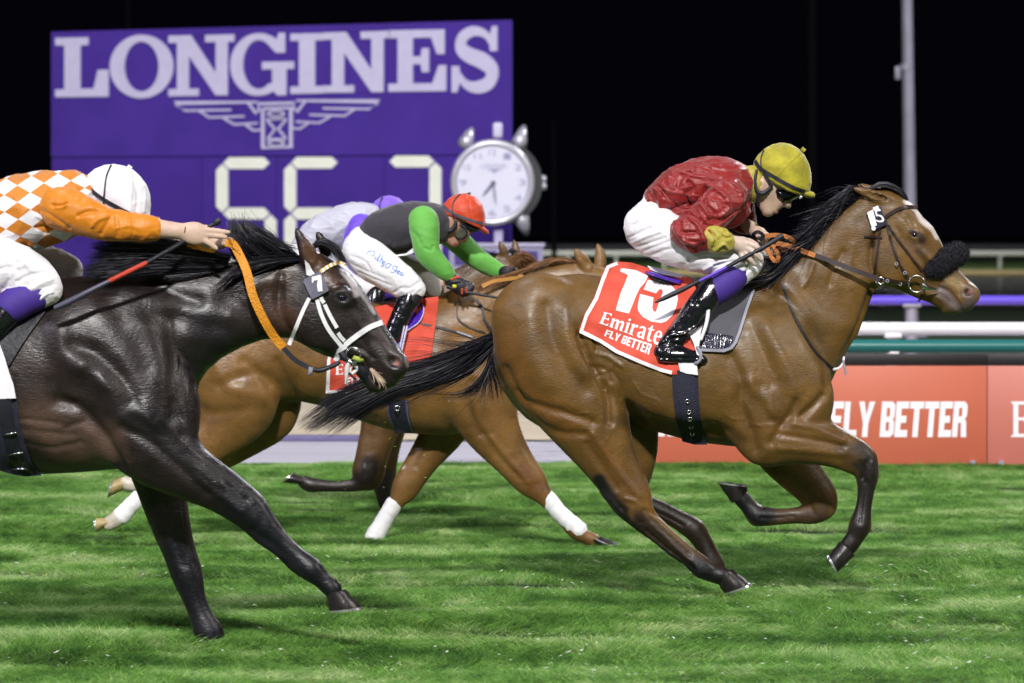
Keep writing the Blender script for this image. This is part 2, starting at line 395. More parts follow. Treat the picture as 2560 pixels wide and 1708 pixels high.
def grass_mat():
    m = bpy.data.materials.new('grass blades'); m.use_nodes = True; nt = m.node_tree; b = nt.nodes['Principled BSDF']
    b.inputs['Roughness'].default_value = 0.55; b.inputs['Specular IOR Level'].default_value = 0.25
    g = nt.nodes.new('ShaderNodeNewGeometry'); mp = nt.nodes.new('ShaderNodeMapping'); mp.inputs['Scale'].default_value = (0.9, 1.25, 0.2)
    nt.links.new(g.outputs['Position'], mp.inputs['Vector'])
    n = nt.nodes.new('ShaderNodeTexNoise'); n.inputs['Scale'].default_value = 1.1; n.inputs['Detail'].default_value = 5; nt.links.new(mp.outputs[0], n.inputs['Vector'])
    cr = nt.nodes.new('ShaderNodeValToRGB'); e = cr.color_ramp.elements
    e[0].position = 0.33; e[0].color = (0.058, 0.160, 0.026, 1); e[1].position = 0.70; e[1].color = (0.37, 0.53, 0.21, 1)
    x = cr.color_ramp.elements.new(0.52); x.color = (0.160, 0.345, 0.064, 1)
    m3 = nt.nodes.new('ShaderNodeMapping'); m3.inputs['Scale'].default_value = (6, 3.2, 1); nt.links.new(g.outputs['Position'], m3.inputs['Vector'])
    n3 = nt.nodes.new('ShaderNodeTexNoise'); n3.inputs['Scale'].default_value = 1.0; n3.inputs['Detail'].default_value = 3; nt.links.new(m3.outputs[0], n3.inputs['Vector'])
    q1 = nt.nodes.new('ShaderNodeMath'); q1.operation = 'MULTIPLY_ADD'; nt.links.new(n3.outputs[0], q1.inputs[0]); q1.inputs[1].default_value = 0.6; q1.inputs[2].default_value = -0.30
    q2 = nt.nodes.new('ShaderNodeMath'); q2.operation = 'ADD'; nt.links.new(n.outputs[0], q2.inputs[0]); nt.links.new(q1.outputs[0], q2.inputs[1])
    nt.links.new(q2.outputs[0], cr.inputs[0])
    a = nt.nodes.new('ShaderNodeVertexColor'); a.layer_name = 'Col'
    mu = nt.nodes.new('ShaderNodeMix'); mu.data_type = 'RGBA'; mu.blend_type = 'MULTIPLY'; mu.inputs[0].default_value = 1
    nt.links.new(cr.outputs[0], mu.inputs[6]); nt.links.new(a.outputs[0], mu.inputs[7]); nt.links.new(mu.outputs[2], b.inputs['Base Color'])
    tr = nt.nodes.new('ShaderNodeBsdfTranslucent'); nt.links.new(mu.outputs[2], tr.inputs[0])
    ms = nt.nodes.new('ShaderNodeMixShader'); ms.inputs[0].default_value = 0.3
    nt.links.new(b.outputs[0], ms.inputs[1]); nt.links.new(tr.outputs[0], ms.inputs[2]); nt.links.new(ms.outputs[0], nt.nodes['Material Output'].inputs[0])
    return m
M_grass = grass_mat()
def grass_patch(nm, n, size, seed, lean):
    rg = np.random.RandomState(seed)
    bx = rg.uniform(-size, size, n); by = rg.uniform(-size, size, n)
    keep = bx**2 + by**2 < size**2 * 1.15; bx = bx[keep]; by = by[keep]; n = len(bx)
    h = rg.uniform(0.020, 0.050, n) * rg.uniform(0.75, 1.2, n); w = rg.uniform(0.0022, 0.0042, n)
    az = rg.normal(0, 0.55, n) + (rg.rand(n) < 0.28) * math.pi
    ln = np.abs(rg.normal(lean, 0.45, n)) * h
    dx = np.cos(az) * ln; dy = np.sin(az) * ln
    fa = rg.uniform(0, math.pi, n); wx = np.cos(fa) * w; wy = np.sin(fa) * w
    rows = []
    for t, s in ((0, 1), (0.4, .9), (0.78, .6)):
        cx = bx + dx * t**1.7; cy = by + dy * t**1.7; cz = h * (t - 0.28 * t * t * lean)
        rows.append(np.stack([cx - wx*s/2, cy - wy*s/2, cz], 1)); rows.append(np.stack([cx + wx*s/2, cy + wy*s/2, cz], 1))
    rows.append(np.stack([bx + dx, by + dy, h * (1 - 0.28 * lean)], 1))
    V = np.stack(rows, 1).reshape(-1, 3); b = np.arange(n) * 7
    Q = np.concatenate([np.stack([b, b+1, b+3, b+2], 1), np.stack([b+2, b+3, b+5, b+4], 1)]); T = np.stack([b+4, b+5, b+6], 1)
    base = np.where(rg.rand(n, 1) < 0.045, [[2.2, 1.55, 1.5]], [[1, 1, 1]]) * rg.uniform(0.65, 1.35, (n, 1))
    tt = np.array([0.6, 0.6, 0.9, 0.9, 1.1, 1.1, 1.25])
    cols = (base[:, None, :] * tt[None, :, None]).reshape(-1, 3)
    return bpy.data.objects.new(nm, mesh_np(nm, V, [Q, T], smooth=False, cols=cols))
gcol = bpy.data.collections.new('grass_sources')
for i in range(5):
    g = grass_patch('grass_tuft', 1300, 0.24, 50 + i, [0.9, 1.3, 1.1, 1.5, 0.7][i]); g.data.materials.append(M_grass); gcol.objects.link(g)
st = 0.23
px_, py_ = np.meshgrid(np.arange(-5.2, 6.2, st), np.arange(14.4, yE, st))
pp = np.stack([px_.ravel(), py_.ravel()], 1) + np.random.uniform(-0.07, 0.07, (px_.size, 2))
lim = 0.150 * pp[:, 1] + 0.7
pp = pp[(np.abs(pp[:, 0] - 0.2) < lim)]; pp = pp[pp[:, 1] < yE - 0.12]
PV = np.stack([pp[:, 0], pp[:, 1], hz(pp[:, 0], pp[:, 1]) - 0.004], 1)
me = bpy.data.meshes.new('grass'); me.vertices.add(len(PV)); me.vertices.foreach_set('co', PV.astype(np.float32).ravel())
ra = me.attributes.new('rotz', 'FLOAT', 'POINT'); ra.data.foreach_set('value', (np.random.normal(0, 0.25, len(PV)) + (np.random.rand(len(PV)) < 0.4) * math.pi).astype(np.float32))
hs = 1.0 + 0.16 * np.sin(PV[:, 1] * 2.6 + 1.9 * np.sin(PV[:, 0] * 0.7)) + 0.14 * np.sin(PV[:, 0] * 1.7 + PV[:, 1] * 7.9) + np.random.normal(0, 0.10, len(PV))
ra = me.attributes.new('scl', 'FLOAT', 'POINT'); ra.data.foreach_set('value', np.clip(hs * np.array([1 + 0.45 * noise.noise(Vector((p[0] * 1.9, p[1] * 1.1, 3.0))) + 0.3 * noise.noise(Vector((p[0] * 4.5, p[1] * 2.2, 9.0))) for p in PV]), 0.5, 1.7).astype(np.float32))
go = bpy.data.objects.new('grass', me); COL.objects.link(go); meta(go, 'lush green racecourse turf swept flat under the galloping horses', 'grass', kind='stuff')
ng = bpy.data.node_groups.new('grass_scatter', 'GeometryNodeTree')
ng.interface.new_socket('Geometry', in_out='INPUT', socket_type='NodeSocketGeometry'); ng.interface.new_socket('Geometry', in_out='OUTPUT', socket_type='NodeSocketGeometry')
N = ng.nodes; gi = N.new('NodeGroupInput'); gt = N.new('NodeGroupOutput'); ip = N.new('GeometryNodeInstanceOnPoints'); ci = N.new('GeometryNodeCollectionInfo')
ci.inputs['Collection'].default_value = gcol; ci.inputs['Separate Children'].default_value = True
mp = N.new('GeometryNodeMeshToPoints')
ng.links.new(gi.outputs[0], mp.inputs[0]); ng.links.new(mp.outputs[0], ip.inputs['Points']); ng.links.new(ci.outputs[0], ip.inputs['Instance'])
ip.inputs['Pick Instance'].default_value = True
a1 = N.new('GeometryNodeInputNamedAttribute'); a1.data_type = 'FLOAT'; a1.inputs['Name'].default_value = 'rotz'
cx = N.new('ShaderNodeCombineXYZ'); ng.links.new(a1.outputs[0], cx.inputs[2])
eu = N.new('FunctionNodeEulerToRotation'); ng.links.new(cx.outputs[0], eu.inputs[0]); ng.links.new(eu.outputs[0], ip.inputs['Rotation'])
a2 = N.new('GeometryNodeInputNamedAttribute'); a2.data_type = 'FLOAT'; a2.inputs['Name'].default_value = 'scl'
c2 = N.new('ShaderNodeCombineXYZ'); c2.inputs[0].default_value = 1; c2.inputs[1].default_value = 1; ng.links.new(a2.outputs[0], c2.inputs[2]); ng.links.new(c2.outputs[0], ip.inputs['Scale'])
ng.links.new(ip.outputs[0], gt.inputs[0])
md = go.modifiers.new('scatter', 'NODES'); md.node_group = ng

# pale clippings lying on the turf, and bits thrown up by the hooves
def flecks(name, pos, size, mat, label, cat, seed):
    rg = np.random.RandomState(seed); n = len(pos); V = []; Fq = []
    for i, p in enumerate(pos):
        a = rg.uniform(0, math.pi); s = size * rg.uniform(0.5, 1.3); L = rg.uniform(0.8, 2.2)
        u = np.array([math.cos(a), math.sin(a) * .6, rg.uniform(-.4, .4)]) * s * L; v = np.array([-math.sin(a) * .5, math.cos(a), rg.uniform(-.6, .9)]) * s * 0.35
        b = len(V); q = np.array(p); up = np.array([0, 0, s * .12])
        V += [q - u, q - v, q + u, q + v, q + up * 2, q - up]
        Fq += [(b, b+1, b+4), (b+1, b+2, b+4), (b+2, b+3, b+4), (b+3, b, b+4), (b+1, b, b+5), (b+2, b+1, b+5), (b+3, b+2, b+5), (b, b+3, b+5)]
    me = mesh_np(name, np.array(V), np.array(Fq), smooth=False); o = obj(name, me, mat, None, base_of(me)); return meta(o, label, cat, kind='stuff')
M_fleck = mk('dry clippings', (0.62, 0.66, 0.56), 0.6)
rg = np.random.RandomState(3); pos = []
while len(pos) < 800:
    y = rg.uniform(15.9, 22.5); x = rg.uniform(-1, 1) * 0.13 * y
    if noise.noise(Vector((x * 1.3, y * 1.6, 0))) + rg.uniform(-.15, .15) < 0.02 + 0.12 * (x < -0.2): continue
    pos.append((x, y, float(hz(x, y)) + rg.uniform(0.03, 0.055)))
flecks('grass_clipping_litter', pos, 0.0072, M_fleck, 'tiny pale dry clippings scattered over the top of the turf', 'grass clippings', 1)
M_bit = mk('fresh grass bits', (0.35, 0.50, 0.10), 0.6); pos = []
for cx_, cy_, sx_, sy_, n_, d_ in ((880, 1240, 190, 70, 46, 22.5), (1120, 1290, 120, 60, 22, 21.5), (560, 1190, 120, 60, 14, 20.5), (60, 1400, 60, 80, 16, 18.2), (1060, 1100, 500, 140, 24, 21)):
    for _ in range(n_): pos.append(tuple(P(rg.normal(cx_, sx_ * .6), rg.normal(cy_, sy_ * .6), d_ + rg.uniform(-.6, .6))))
flecks('flying_grass_bits', [p for p in pos if p[2] > 0.05], 0.0065, M_bit, 'loose bits of grass kicked up into the air by hooves', 'grass bits', 2)

# ================================================================== rails
def rail(name, mat, py, Y, thick_px, x0px, x1px, posts, post_mat, label, cat, post_w=0.06, lean=None, flat=1.0):
    z = P(1280, py, Y).z; r = thick_px / 2 * Y / FPX; x0 = P(x0px, py, Y).x; x1 = P(x1px, py, Y).x
    root = empty(name, (P(x0px, py, Y).x, Y, 0), label, cat)
    me = MB().tube([(x0 + (x1 - x0) * i / 8, Y, z) for i in range(9)], r, 16, flat=flat).mesh('rail_pipe', angle=60); obj('rail_pipe', me, mat, root, base_of(me))
    me = None
    for px in posts:
        x = P(px, py, Y).x
        if me is None:
            b = MB(); pts = [(0, 0.10 if lean else 0, -0.05), (0, 0.10 if lean else 0, z * 0.55), (0, 0, z - r * 0.9)]
            b.tube(pts, post_w / 2, 10); b.box((0, 0, z - r * 1.05), (post_w * 1.5, post_w * 1.4, 0.035), bevel=0.006); me = b.mesh('post', angle=50)
        o = bpy.data.objects.new('post', me); COL.objects.link(o)
        if not me.materials: me.materials.append(post_mat)
        o.parent = root; o.location = Vector((x, Y, 0)) - Vector(root.location)
    return root
rail('running_rail', M_white, 822, 33.0, 33, 1340, 3300, (1440, 1800, 2232, 2660, 3060), M_white, 'thick white plastic running rail just above the green rail', 'rail', 0.09, True)
rail('crowd_rail', M_teal, 866, 31.9, 34, 1340, 3300, (1500, 1900, 2235, 2700, 3100), M_white, 'shiny dark green pipe rail running along the top of the red hoardings', 'rail', 0.05)
rail('inner_rail', M_purple_rail, 751, 41.0, 24, 1340, 3400, (1500, 1900, 2279, 2680, 3080), M_steel, 'thin violet rail behind the white rail at the horse\'s nose', 'rail', 0.12)
rail('far_running_rail', mk('far rail', (0.55, 0.56, 0.55), 0.5), 634, 200.0, 14, 1280, 3000, range(1300, 3000, 120), _M['far rail'], 'distant pale rail across the far turf', 'rail', 0.16)
rail('far_outer_rail', mk('far outer rail', (0.10, 0.10, 0.13), 0.6), 618, 262.0, 16, 1280, 3000, range(1330, 3000, 130), _M['far outer rail'], 'dim grey distant rail above the pale far one', 'rail', 0.2)

# ================================================================== hoardings (advertising boards) along the turf
HY = 31.2
hp = Plane((0, HY, 0), 0)
def hoarding(x0, x1, word_fn, label, mat=M_red):
    a = hp.at(x0, 915); b = hp.at(x1, 1176); zt = a.z; w = b.x - a.x; cx = (a.x + b.x) / 2
    root = empty('advertising_board', (cx, HY, 0), label, 'hoarding', 'red hoardings along the turf edge')
    me = MB().box((cx, HY + 0.03, zt / 2), (w - 0.008, 0.06, zt), bevel=0.004).mesh('panel', angle=40); obj('panel', me, mat, root, base_of(me))
    z2 = hp.at(x0, 886).z
    me = MB().box((cx, HY + 0.05, (zt + z2) / 2 + 0.002), (w - 0.004, 0.05, z2 - zt), bevel=0.003).mesh('top_cap', angle=40); obj('top_cap', me, M_black, root, base_of(me))
    for s in (-0.42, 0.42):
        me = MB().box((cx + w * s, HY + 0.18, zt * .45), (0.04, 0.04, zt * .9)).box((cx + w * s, HY + .12, 0.03), (0.04, .3, .04)).mesh('leg', smooth=False); obj('leg', me, M_steel, root, base_of(me))
    word_fn(root); return root
def word_fly(x0, x1, y0, y1):
    def f(root):
        for l in block_word('FLY BETTER', [(x0, y1), (x1, y1), (x1, y0), (x0, y0)], 0.14, 0.05): hp.plate('letter', l, M_print, 0.003, 0.003, root)
    return f
def word_em(x0, x1, y0, y1):
    def f(root):
        for g in em_word('Emirates', [(x0, y1), (x1, y1), (x1, y0), (x0, y0)]): hp.plate('letter', g, M_print, 0.003, 0.003, root)
    return f
def split_glyphs(polys):
    polys = sorted(polys, key=lambda p: -abs(area2(p))); out = []
    for p in polys:
        for g in out:
            if evenodd(p[:1], [g[0]])[0] and len(p) and abs(area2(p)) < abs(area2(g[0])): g.append(p); break
        else: out.append([p])
    return out
hoarding(1585, 2010, word_em(1615, 1985, 1000, 1091), 'red hoarding with the white airline word, mostly hidden behind the leading horse')
hoarding(2010, 2468, word_fly(2070, 2422, 1004, 1093), 'red hoarding reading FLY BETTER below the leading horse\'s chest')
hoarding(2468, 2900, word_em(2528, 2860, 1004, 1093), 'paler red hoarding panel at the right edge with a cropped white letter', mk('paler red hoarding print', (0.55, 0.165, 0.125), 0.5, var=0.05, vscale=1.2))  # a paler red for this panel
hoarding(2900, 3360, word_fly(2960, 3312, 1004, 1093), 'red hoarding beyond the right edge of the view')

# ================================================================== scoreboard
SBA = math.atan2((58.0 - 61.8), 6.9)       # its right end stands nearer
sb = Plane((P(128, 700, 61.8).x, 61.8, 0), 0); 
pL = P(128, 400, 61.8); pR = P(1276, 400, 58.2)
sb = Plane((pL.x, pL.y, 0), math.atan2(pR.y - pL.y, pR.x - pL.x))
sroot = empty('scoreboard', sb.at(700, 760), 'big violet display board with giant watchmaker lettering, wings emblem and number display', 'scoreboard')
sb.plate('upper_panel', [[(128, 80), (1276, 50), (1276, 386), (128, 392)]], M_board, 0, 0.06, sroot)
xs = [128, 505, 690, 960, 1276]
for i in range(4):
    xa, xb = xs[i], xs[i+1]; ya = 395 - (xa - 128) * 0.0052; yb = 395 - (xb - 128) * 0.0052
    sb.plate('lower_panel', [[(xa + .8, ya), (xb - .8, yb), (xb - .8, 742), (xa + .8, 742)]], M_board2, -0.005, 0.05, sroot)
for xx in (240, 1140):
    a = sb.at(xx, 742, -0.2); me = MB().box((a.x, a.y, a.z / 2), (0.25, 0.25, a.z)).mesh('support_post', smooth=False); obj('support_post', me, M_unlit_steel, sroot, base_of(me))
def c3(p): return np.asarray(p, float) / 1.8077 + np.array([100, 0])
ell_ = lambda c, rx, ry, n=36, a0=0, a1=360: ell2d(c, rx, ry, n, a0, a1)
def Gletter():
    o1 = ell2d((.45, .5), .45, .5, 30, 52, 300); i1 = ell2d((.45, .5), .25, .39, 26, -52, -308)[::1]
    i1 = ell2d((.45, .5), .25, .39, 26, 308, 58)
    return [np.vstack([o1, [(.70, .05), (.74, 0), (.88, 0), (.88, .42), (1, .42), (1, .54), (.50, .54), (.50, .42), (.66, .42), (.66, .20)], i1, [(.72, .68), (.86, .68), (.86, 1), (.76, 1)]])]
Scent = spline([(.80, .70), (.68, .87), (.45, .93), (.24, .84), (.20, .68), (.34, .57), (.62, .47), (.80, .33), (.74, .14), (.50, .07), (.28, .13), (.12, .32)], 5)
Sw = np.interp(np.linspace(0, 1, len(Scent)), [0, .1, .3, .55, .8, .92, 1], [.06, .12, .20, .26, .20, .12, .06])
LET = [
 ('L', [(72, 172, 440), (312, 168, 437)], [[(0,0),(1,0),(1,.45),(.80,.45),(.72,.14),(.47,.14),(.47,.87),(.62,.87),(.62,1),(0,1),(0,.87),(.17,.87),(.17,.13),(0,.13)]]),
 ('O', [(318, 158, 447), (605, 157, 444)], [ell_((.5,.5),.5,.5,40), ell_((.5,.5),.27,.39,34)]),
 ('N', [(583, 162, 436), (880, 156, 430)], [[(0,0),(.46,0),(.46,.12),(.31,.12),(.31,.66),(.72,0),(.90,0),(.90,.88),(1,.88),(1,1),(.56,1),(.56,.88),(.72,.88),(.72,.36),(.34,1),(0,1),(0,.88),(.13,.88),(.13,.12),(0,.12)]]),
 ('G', [(862, 152, 437), (1150, 148, 430)], Gletter()),
 ('I', [(1134, 153, 425), (1284, 150, 422)], [[(0,0),(1,0),(1,.12),(.74,.12),(.74,.88),(1,.88),(1,1),(0,1),(0,.88),(.26,.88),(.26,.12),(0,.12)]]),
 ('N', [(1282, 148, 420), (1585, 140, 416)], [[(0,0),(.46,0),(.46,.12),(.31,.12),(.31,.66),(.72,0),(.90,0),(.90,.88),(1,.88),(1,1),(.56,1),(.56,.88),(.72,.88),(.72,.36),(.34,1),(0,1),(0,.88),(.13,.88),(.13,.12),(0,.12)]]),
 ('E', [(1577, 138, 415), (1838, 133, 412)], [[(0,0),(1,0),(1,.42),(.87,.42),(.76,.13),(.42,.13),(.42,.44),(.56,.44),(.58,.31),(.70,.31),(.70,.70),(.58,.70),(.56,.57),(.42,.57),(.42,.87),(.74,.87),(.84,.60),(.97,.60),(.97,1),(0,1),(0,.87),(.16,.87),(.16,.13),(0,.13)]]),
 ('S', [(1858, 122, 418), (2092, 118, 414)], None)]
for nm, ((x0, t0, b0), (x1, t1, b1)), polys in LET:
    q = c3([(x0, b0), (x1, b1), (x1, t1), (x0, t0)])
    if polys is None:
        polys = [ribbon2d(Scent, Sw)]
        sb.plate('letter', quadmap([[(.02, 0), (.13, 0), (.20, .20), (.16, .40), (.02, .40)]], q), M_letter, 0.022, 0.03, sroot)
        sb.plate('letter_serif', quadmap([[(.76, .62), (.90, .62), (.90, 1), (.80, 1), (.74, .82)]], q), M_letter, 0.021, 0.03, sroot)
    sb.plate('letter', quadmap(polys, q), M_letter, 0.02, 0.03, sroot)
# winged hourglass emblem
eparts = []
wing = [([(985, 462), (605, 466), (655, 500), (865, 497)], 9), ([(720, 500), (765, 531), (925, 526)], 9), ([(832, 535), (880, 563), (985, 557)], 9), ([(932, 566), (968, 590), (1008, 586)], 9), ([(943, 466), (978, 512), (1000, 494)], 9), ([(990, 498), (990, 470), (1150, 466), (1150, 494)], 9)]
for pts, w in wing:
    eparts.append(ribbon2d(pts, w))
    if pts[0][0] != 990: eparts.append(ribbon2d([(2144 - x, y - 7) for x, y in pts], w))
eparts += [ribbon2d([(1010, 492), (1010, 668), (1137, 664), (1137, 488), (1010, 492)], 13), ribbon2d([(1030, 545), (1065, 585), (1032, 628)], 9), ribbon2d([(1115, 543), (1080, 583), (1114, 626)], 9),
           ribbon2d([(1026, 540), (1118, 538)], 7), ribbon2d([(1028, 630), (1117, 628)], 7)]
V_all = []; F_all = []; off = 0
for i, p in enumerate(eparts):
    V2, F2 = fill2d([c3(p)]); V3 = np.array([tuple(sb.at(x, y, 0.012 + 0.0012 * i)) for x, y in V2])
    VV, FF = solid_from_sheet(V3, F2, 0.02, np.tile(tuple(-sb.n), (len(V3), 1)))
    V_all.append(VV); F_all.append([FF[0] + off, FF[1] + off]); off += len(VV)
for cxy in ((1073, 515), (1073, 647)):
    V2, F2 = fill2d([c3(ell2d(cxy, 40, 16)), c3(ell2d(cxy, 28, 8))]); V3 = np.array([tuple(sb.at(x, y, 0.045)) for x, y in V2])
    VV, FF = solid_from_sheet(V3, F2, 0.02, np.tile(tuple(-sb.n), (len(V3), 1))); V_all.append(VV); F_all.append([FF[0] + off, FF[1] + off]); off += len(VV)
me = mesh_np('emblem', np.vstack(V_all), [np.vstack([f[0] for f in F_all]), np.vstack([f[1] for f in F_all])], smooth=False)
obj('emblem', me, M_letter, sroot, base_of(me))
# seven-segment digits
def digit(x0, x1, yt, ym, yb, segs):
    t = 29; h = t / 2; xl = x0 + h; xr = x1 - h; g = 3
    S = {'a': [(xl+g, yt), (xl+g+h, yt-h), (xr-g-h, yt-h), (xr-g, yt), (xr-g-h, yt+h), (xl+g+h, yt+h)]}
    S['g'] = [(x, y + ym - yt) for x, y in S['a']]; S['d'] = [(x, y + yb - yt) for x, y in S['a']]
    def vert(x, a, b): return [(x, a+g), (x+h, a+g+h), (x+h, b-g-h), (x, b-g), (x-h, b-g-h), (x-h, a+g+h)]
    S['f'] = vert(xl, yt, ym); S['b'] = vert(xr, yt, ym); S['e'] = vert(xl, ym, yb); S['c'] = vert(xr, ym, yb)
    c = sb.at((x0 + x1) / 2, yb); root = None
    for s in segs:
        if root is None: root = sb.plate('digit', [S[s]], M_segment, 0.02, 0.03, sroot)
        else: sb.plate('segment', [S[s]], M_segment, 0.02, 0.03, root)
digit(542, 692, 408, 534, 660, 'afgcd'); digit(712, 862, 407, 534, 660, 'afgecd'); digit(958, 1104, 404, 532, 660, 'abgcd')

# ================================================================== giant watch clock on its pole in front of the board
CY = 56.0; ck = Plane((0, CY, 0), 0); s_ = CY / FPX
M_bez = mk('polished watch case', (0.55, 0.54, 0.62), 0.3, metal=0.4); M_dial = mk('watch dial', (0.72, 0.72, 0.86), 0.5, var=0.04, vscale=2); M_mark = mk('dial print', (0.30, 0.30, 0.48), 0.5); M_case = mk('watch case side', (0.05, 0.055, 0.06), 0.35, metal=0.6)
cc = ck.at(1231, 457)
croot = empty('clock', (cc.x, CY, 0), 'giant white wristwatch clock on a pole in front of the violet board', 'clock')
def disc(name, px, py, rpx, y0, y1, mat, parent, n=64, r2=None, sx=1.0):
    c = ck.at(px, py); b = MB(); b.tube([(c.x, CY + y0, c.z), (c.x, CY + y1, c.z)], [rpx * s_, (r2 or rpx) * s_], n); me = b.mesh(name, angle=40)
    for v in me.vertices: v.co.x = c.x + (v.co.x - c.x) * sx
    return obj(name, me, mat, parent, base_of(me))
disc('case', 1250, 457, 106, 0.05, 0.42, M_case, croot)
disc('dial', 1231, 457, 92, -0.02, 0.05, M_dial, croot, sx=0.98)
me = MB().torus((cc.x, CY, cc.z), 99 * s_, 9.5 * s_, n=72, m=14).mesh('bezel')
for v in me.vertices: v.co.x = cc.x + (v.co.x - cc.x) * 0.97
obj('bezel', me, M_bez, croot, base_of(me))
for i in range(12):
    a = math.radians(30 * i); x = 1231 + 74 * math.sin(a); y = 457 - 76 * math.cos(a)
    ck.plate('hour_marker', text_fit(str(i or 12), [(x - 9, y + 8), (x + 9, y + 8), (x + 9, y - 8), (x - 9, y - 8)]), M_mark, 0.026, 0.004, croot)
ck.plate('dial_name', text_fit('LONGINES', [(1203, 420), (1266, 420), (1266, 411), (1203, 411)], 0, 0.02), M_mark, 0.026, 0.004, croot)
ck.plate('dial_emblem', [[(1215, 423), (1258, 423), (1242, 428), (1236, 434), (1230, 428)]], M_mark, 0.026, 0.004, croot)
ck.plate('hour_hand', [ribbon2d([(1233, 459), (1215, 480), (1206, 491)], [8, 6, 2])], mk('watch hands', (0.10, 0.11, 0.20), 0.3), 0.034, 0.004, croot)
ck.plate('minute_hand', [ribbon2d([(1233, 459), (1237, 490), (1239, 512)], [5, 7, 2])], mk('minute hand grey', (0.30, 0.31, 0.42), 0.3), 0.042, 0.004, croot)
disc('hand_hub', 1233, 458, 6, -0.05, -0.03, _M['watch hands'], croot, 20)
for (x, y, dx, dy) in ((1166, 352, 13, -30), (1300, 350, 10, -34), (1306, 552, 10, 34), (1168, 560, -12, 34)):
    a = ck.at(x, y); b = ck.at(x + dx, y + dy)
    me = MB().tube([(a.x - dx * s_ * 0.4, CY + .15, a.z + dy * s_ * 0.4), (a.x, CY + .12, a.z), ((a.x+b.x)/2, CY + .16, (a.z+b.z)/2), (b.x, CY + .3, b.z)], [20*s_, 18*s_, 13*s_, 6*s_], 14).mesh('lug'); obj('lug', me, M_bez, croot, base_of(me))
for dy in (-9, 9):
    a = ck.at(1352, 457 + dy); me = MB().tube([(a.x - 12*s_, CY + .15, a.z), (a.x + 10*s_, CY + .15, a.z), (a.x + 14*s_, CY + .15, a.z)], [9.5*s_, 9.5*s_, 6*s_], 16).mesh('crown', angle=50); obj('crown', me, M_bez, croot, base_of(me))
a = ck.at(1244, 345); b = ck.at(1244, 306)
me = MB().box((a.x, CY + .2, (a.z + b.z) / 2), (24*s_, .12, b.z - a.z), bevel=0.03).mesh('top_bracket', angle=50); obj('top_bracket', me, M_letter, croot, base_of(me))
a = ck.at(1246, 575)
me = MB().box((a.x, CY + .2, a.z / 2), (22*s_, .12, a.z), bevel=0.01).mesh('pole', angle=50); obj('pole', me, mk('lilac steel', (0.42, 0.38, 0.62), 0.5), croot, base_of(me))
# cabinet at the clock's foot
KY = 54.0; kp = Plane((0, KY, 0), 0); a = kp.at(1122, 612); b = kp.at(1358, 720)
kroot = empty('control_cabinet', ((a.x + b.x) / 2, KY, 0), 'grey blue framed control cabinet below the clock', 'cabinet')
me = MB().box(((a.x + b.x) / 2, KY + .4, a.z / 2), (b.x - a.x, 0.8, a.z), bevel=0.02).mesh('housing', angle=40); obj('housing', me, mk('grey lilac steel', (0.27, 0.25, 0.40), 0.5), kroot, base_of(me))
for x0, x1 in ((1136, 1180), (1184, 1240), (1296, 1345)): kp.plate('panel', [[(x0, 628), (x1, 628), (x1, 664), (x0, 664)]], mk('dark violet glass', (0.07, 0.05, 0.22), 0.3), 0.006, 0.005, kroot)
kp.plate('top_rim', [[(1118, 608), (1362, 608), (1362, 616), (1118, 616)]], mk('lilac trim', (0.5, 0.47, 0.66), 0.5), 0.04, 0.05, kroot)

# ================================================================== masts
def mast(px0, px1, ptop, Y, w0, w1, mat, label, collar=True):
    a = P(px0, ptop, Y); x1 = P(px1, 800, Y).x; root = empty('floodlight_mast', (x1, Y, 0), label, 'mast')
    me = MB().tube([(x1, Y, 0), (a.x, Y, a.z)], [w1 / 2 * Y / FPX, w0 / 2 * Y / FPX], 16).mesh('pole', angle=50); obj('pole', me, mat, root, base_of(me))
    if collar:
        c = P(px0 + 3, 168, Y); me = MB().tube([(c.x, Y, c.z - .05), (c.x, Y, c.z + .05)], 0.12, 14).mesh('collar', angle=50); obj('collar', me, mat, root, base_of(me))
        me = MB().box((c.x - 0.14, Y, c.z - .1), (0.10, .1, .22), bevel=.01).mesh('junction_box', angle=40); obj('junction_box', me, mat, root, base_of(me))
    me = MB().box((x1, Y, .02), (0.5, .5, .04), bevel=.01).mesh('base_plate', angle=40); obj('base_plate', me, mat, root, base_of(me))
    return root
mast(2262, 2279, -420, 70.0, 24, 34, M_steel, 'grey steel floodlight mast rising behind the leading horse\'s ears')
mast(2030, 2032, -300, 120.0, 30, 34, M_unlit_steel, 'barely visible dark mast left of the grey mast', False)
mast(320, 321, -300, 110.0, 10, 14, M_unlit_steel, 'barely visible thin dark mast above the violet board', False)
mast(1384, 1386, 300, 115.0, 12, 14, M_unlit_steel, 'barely visible dark mast just right of the clock', False)
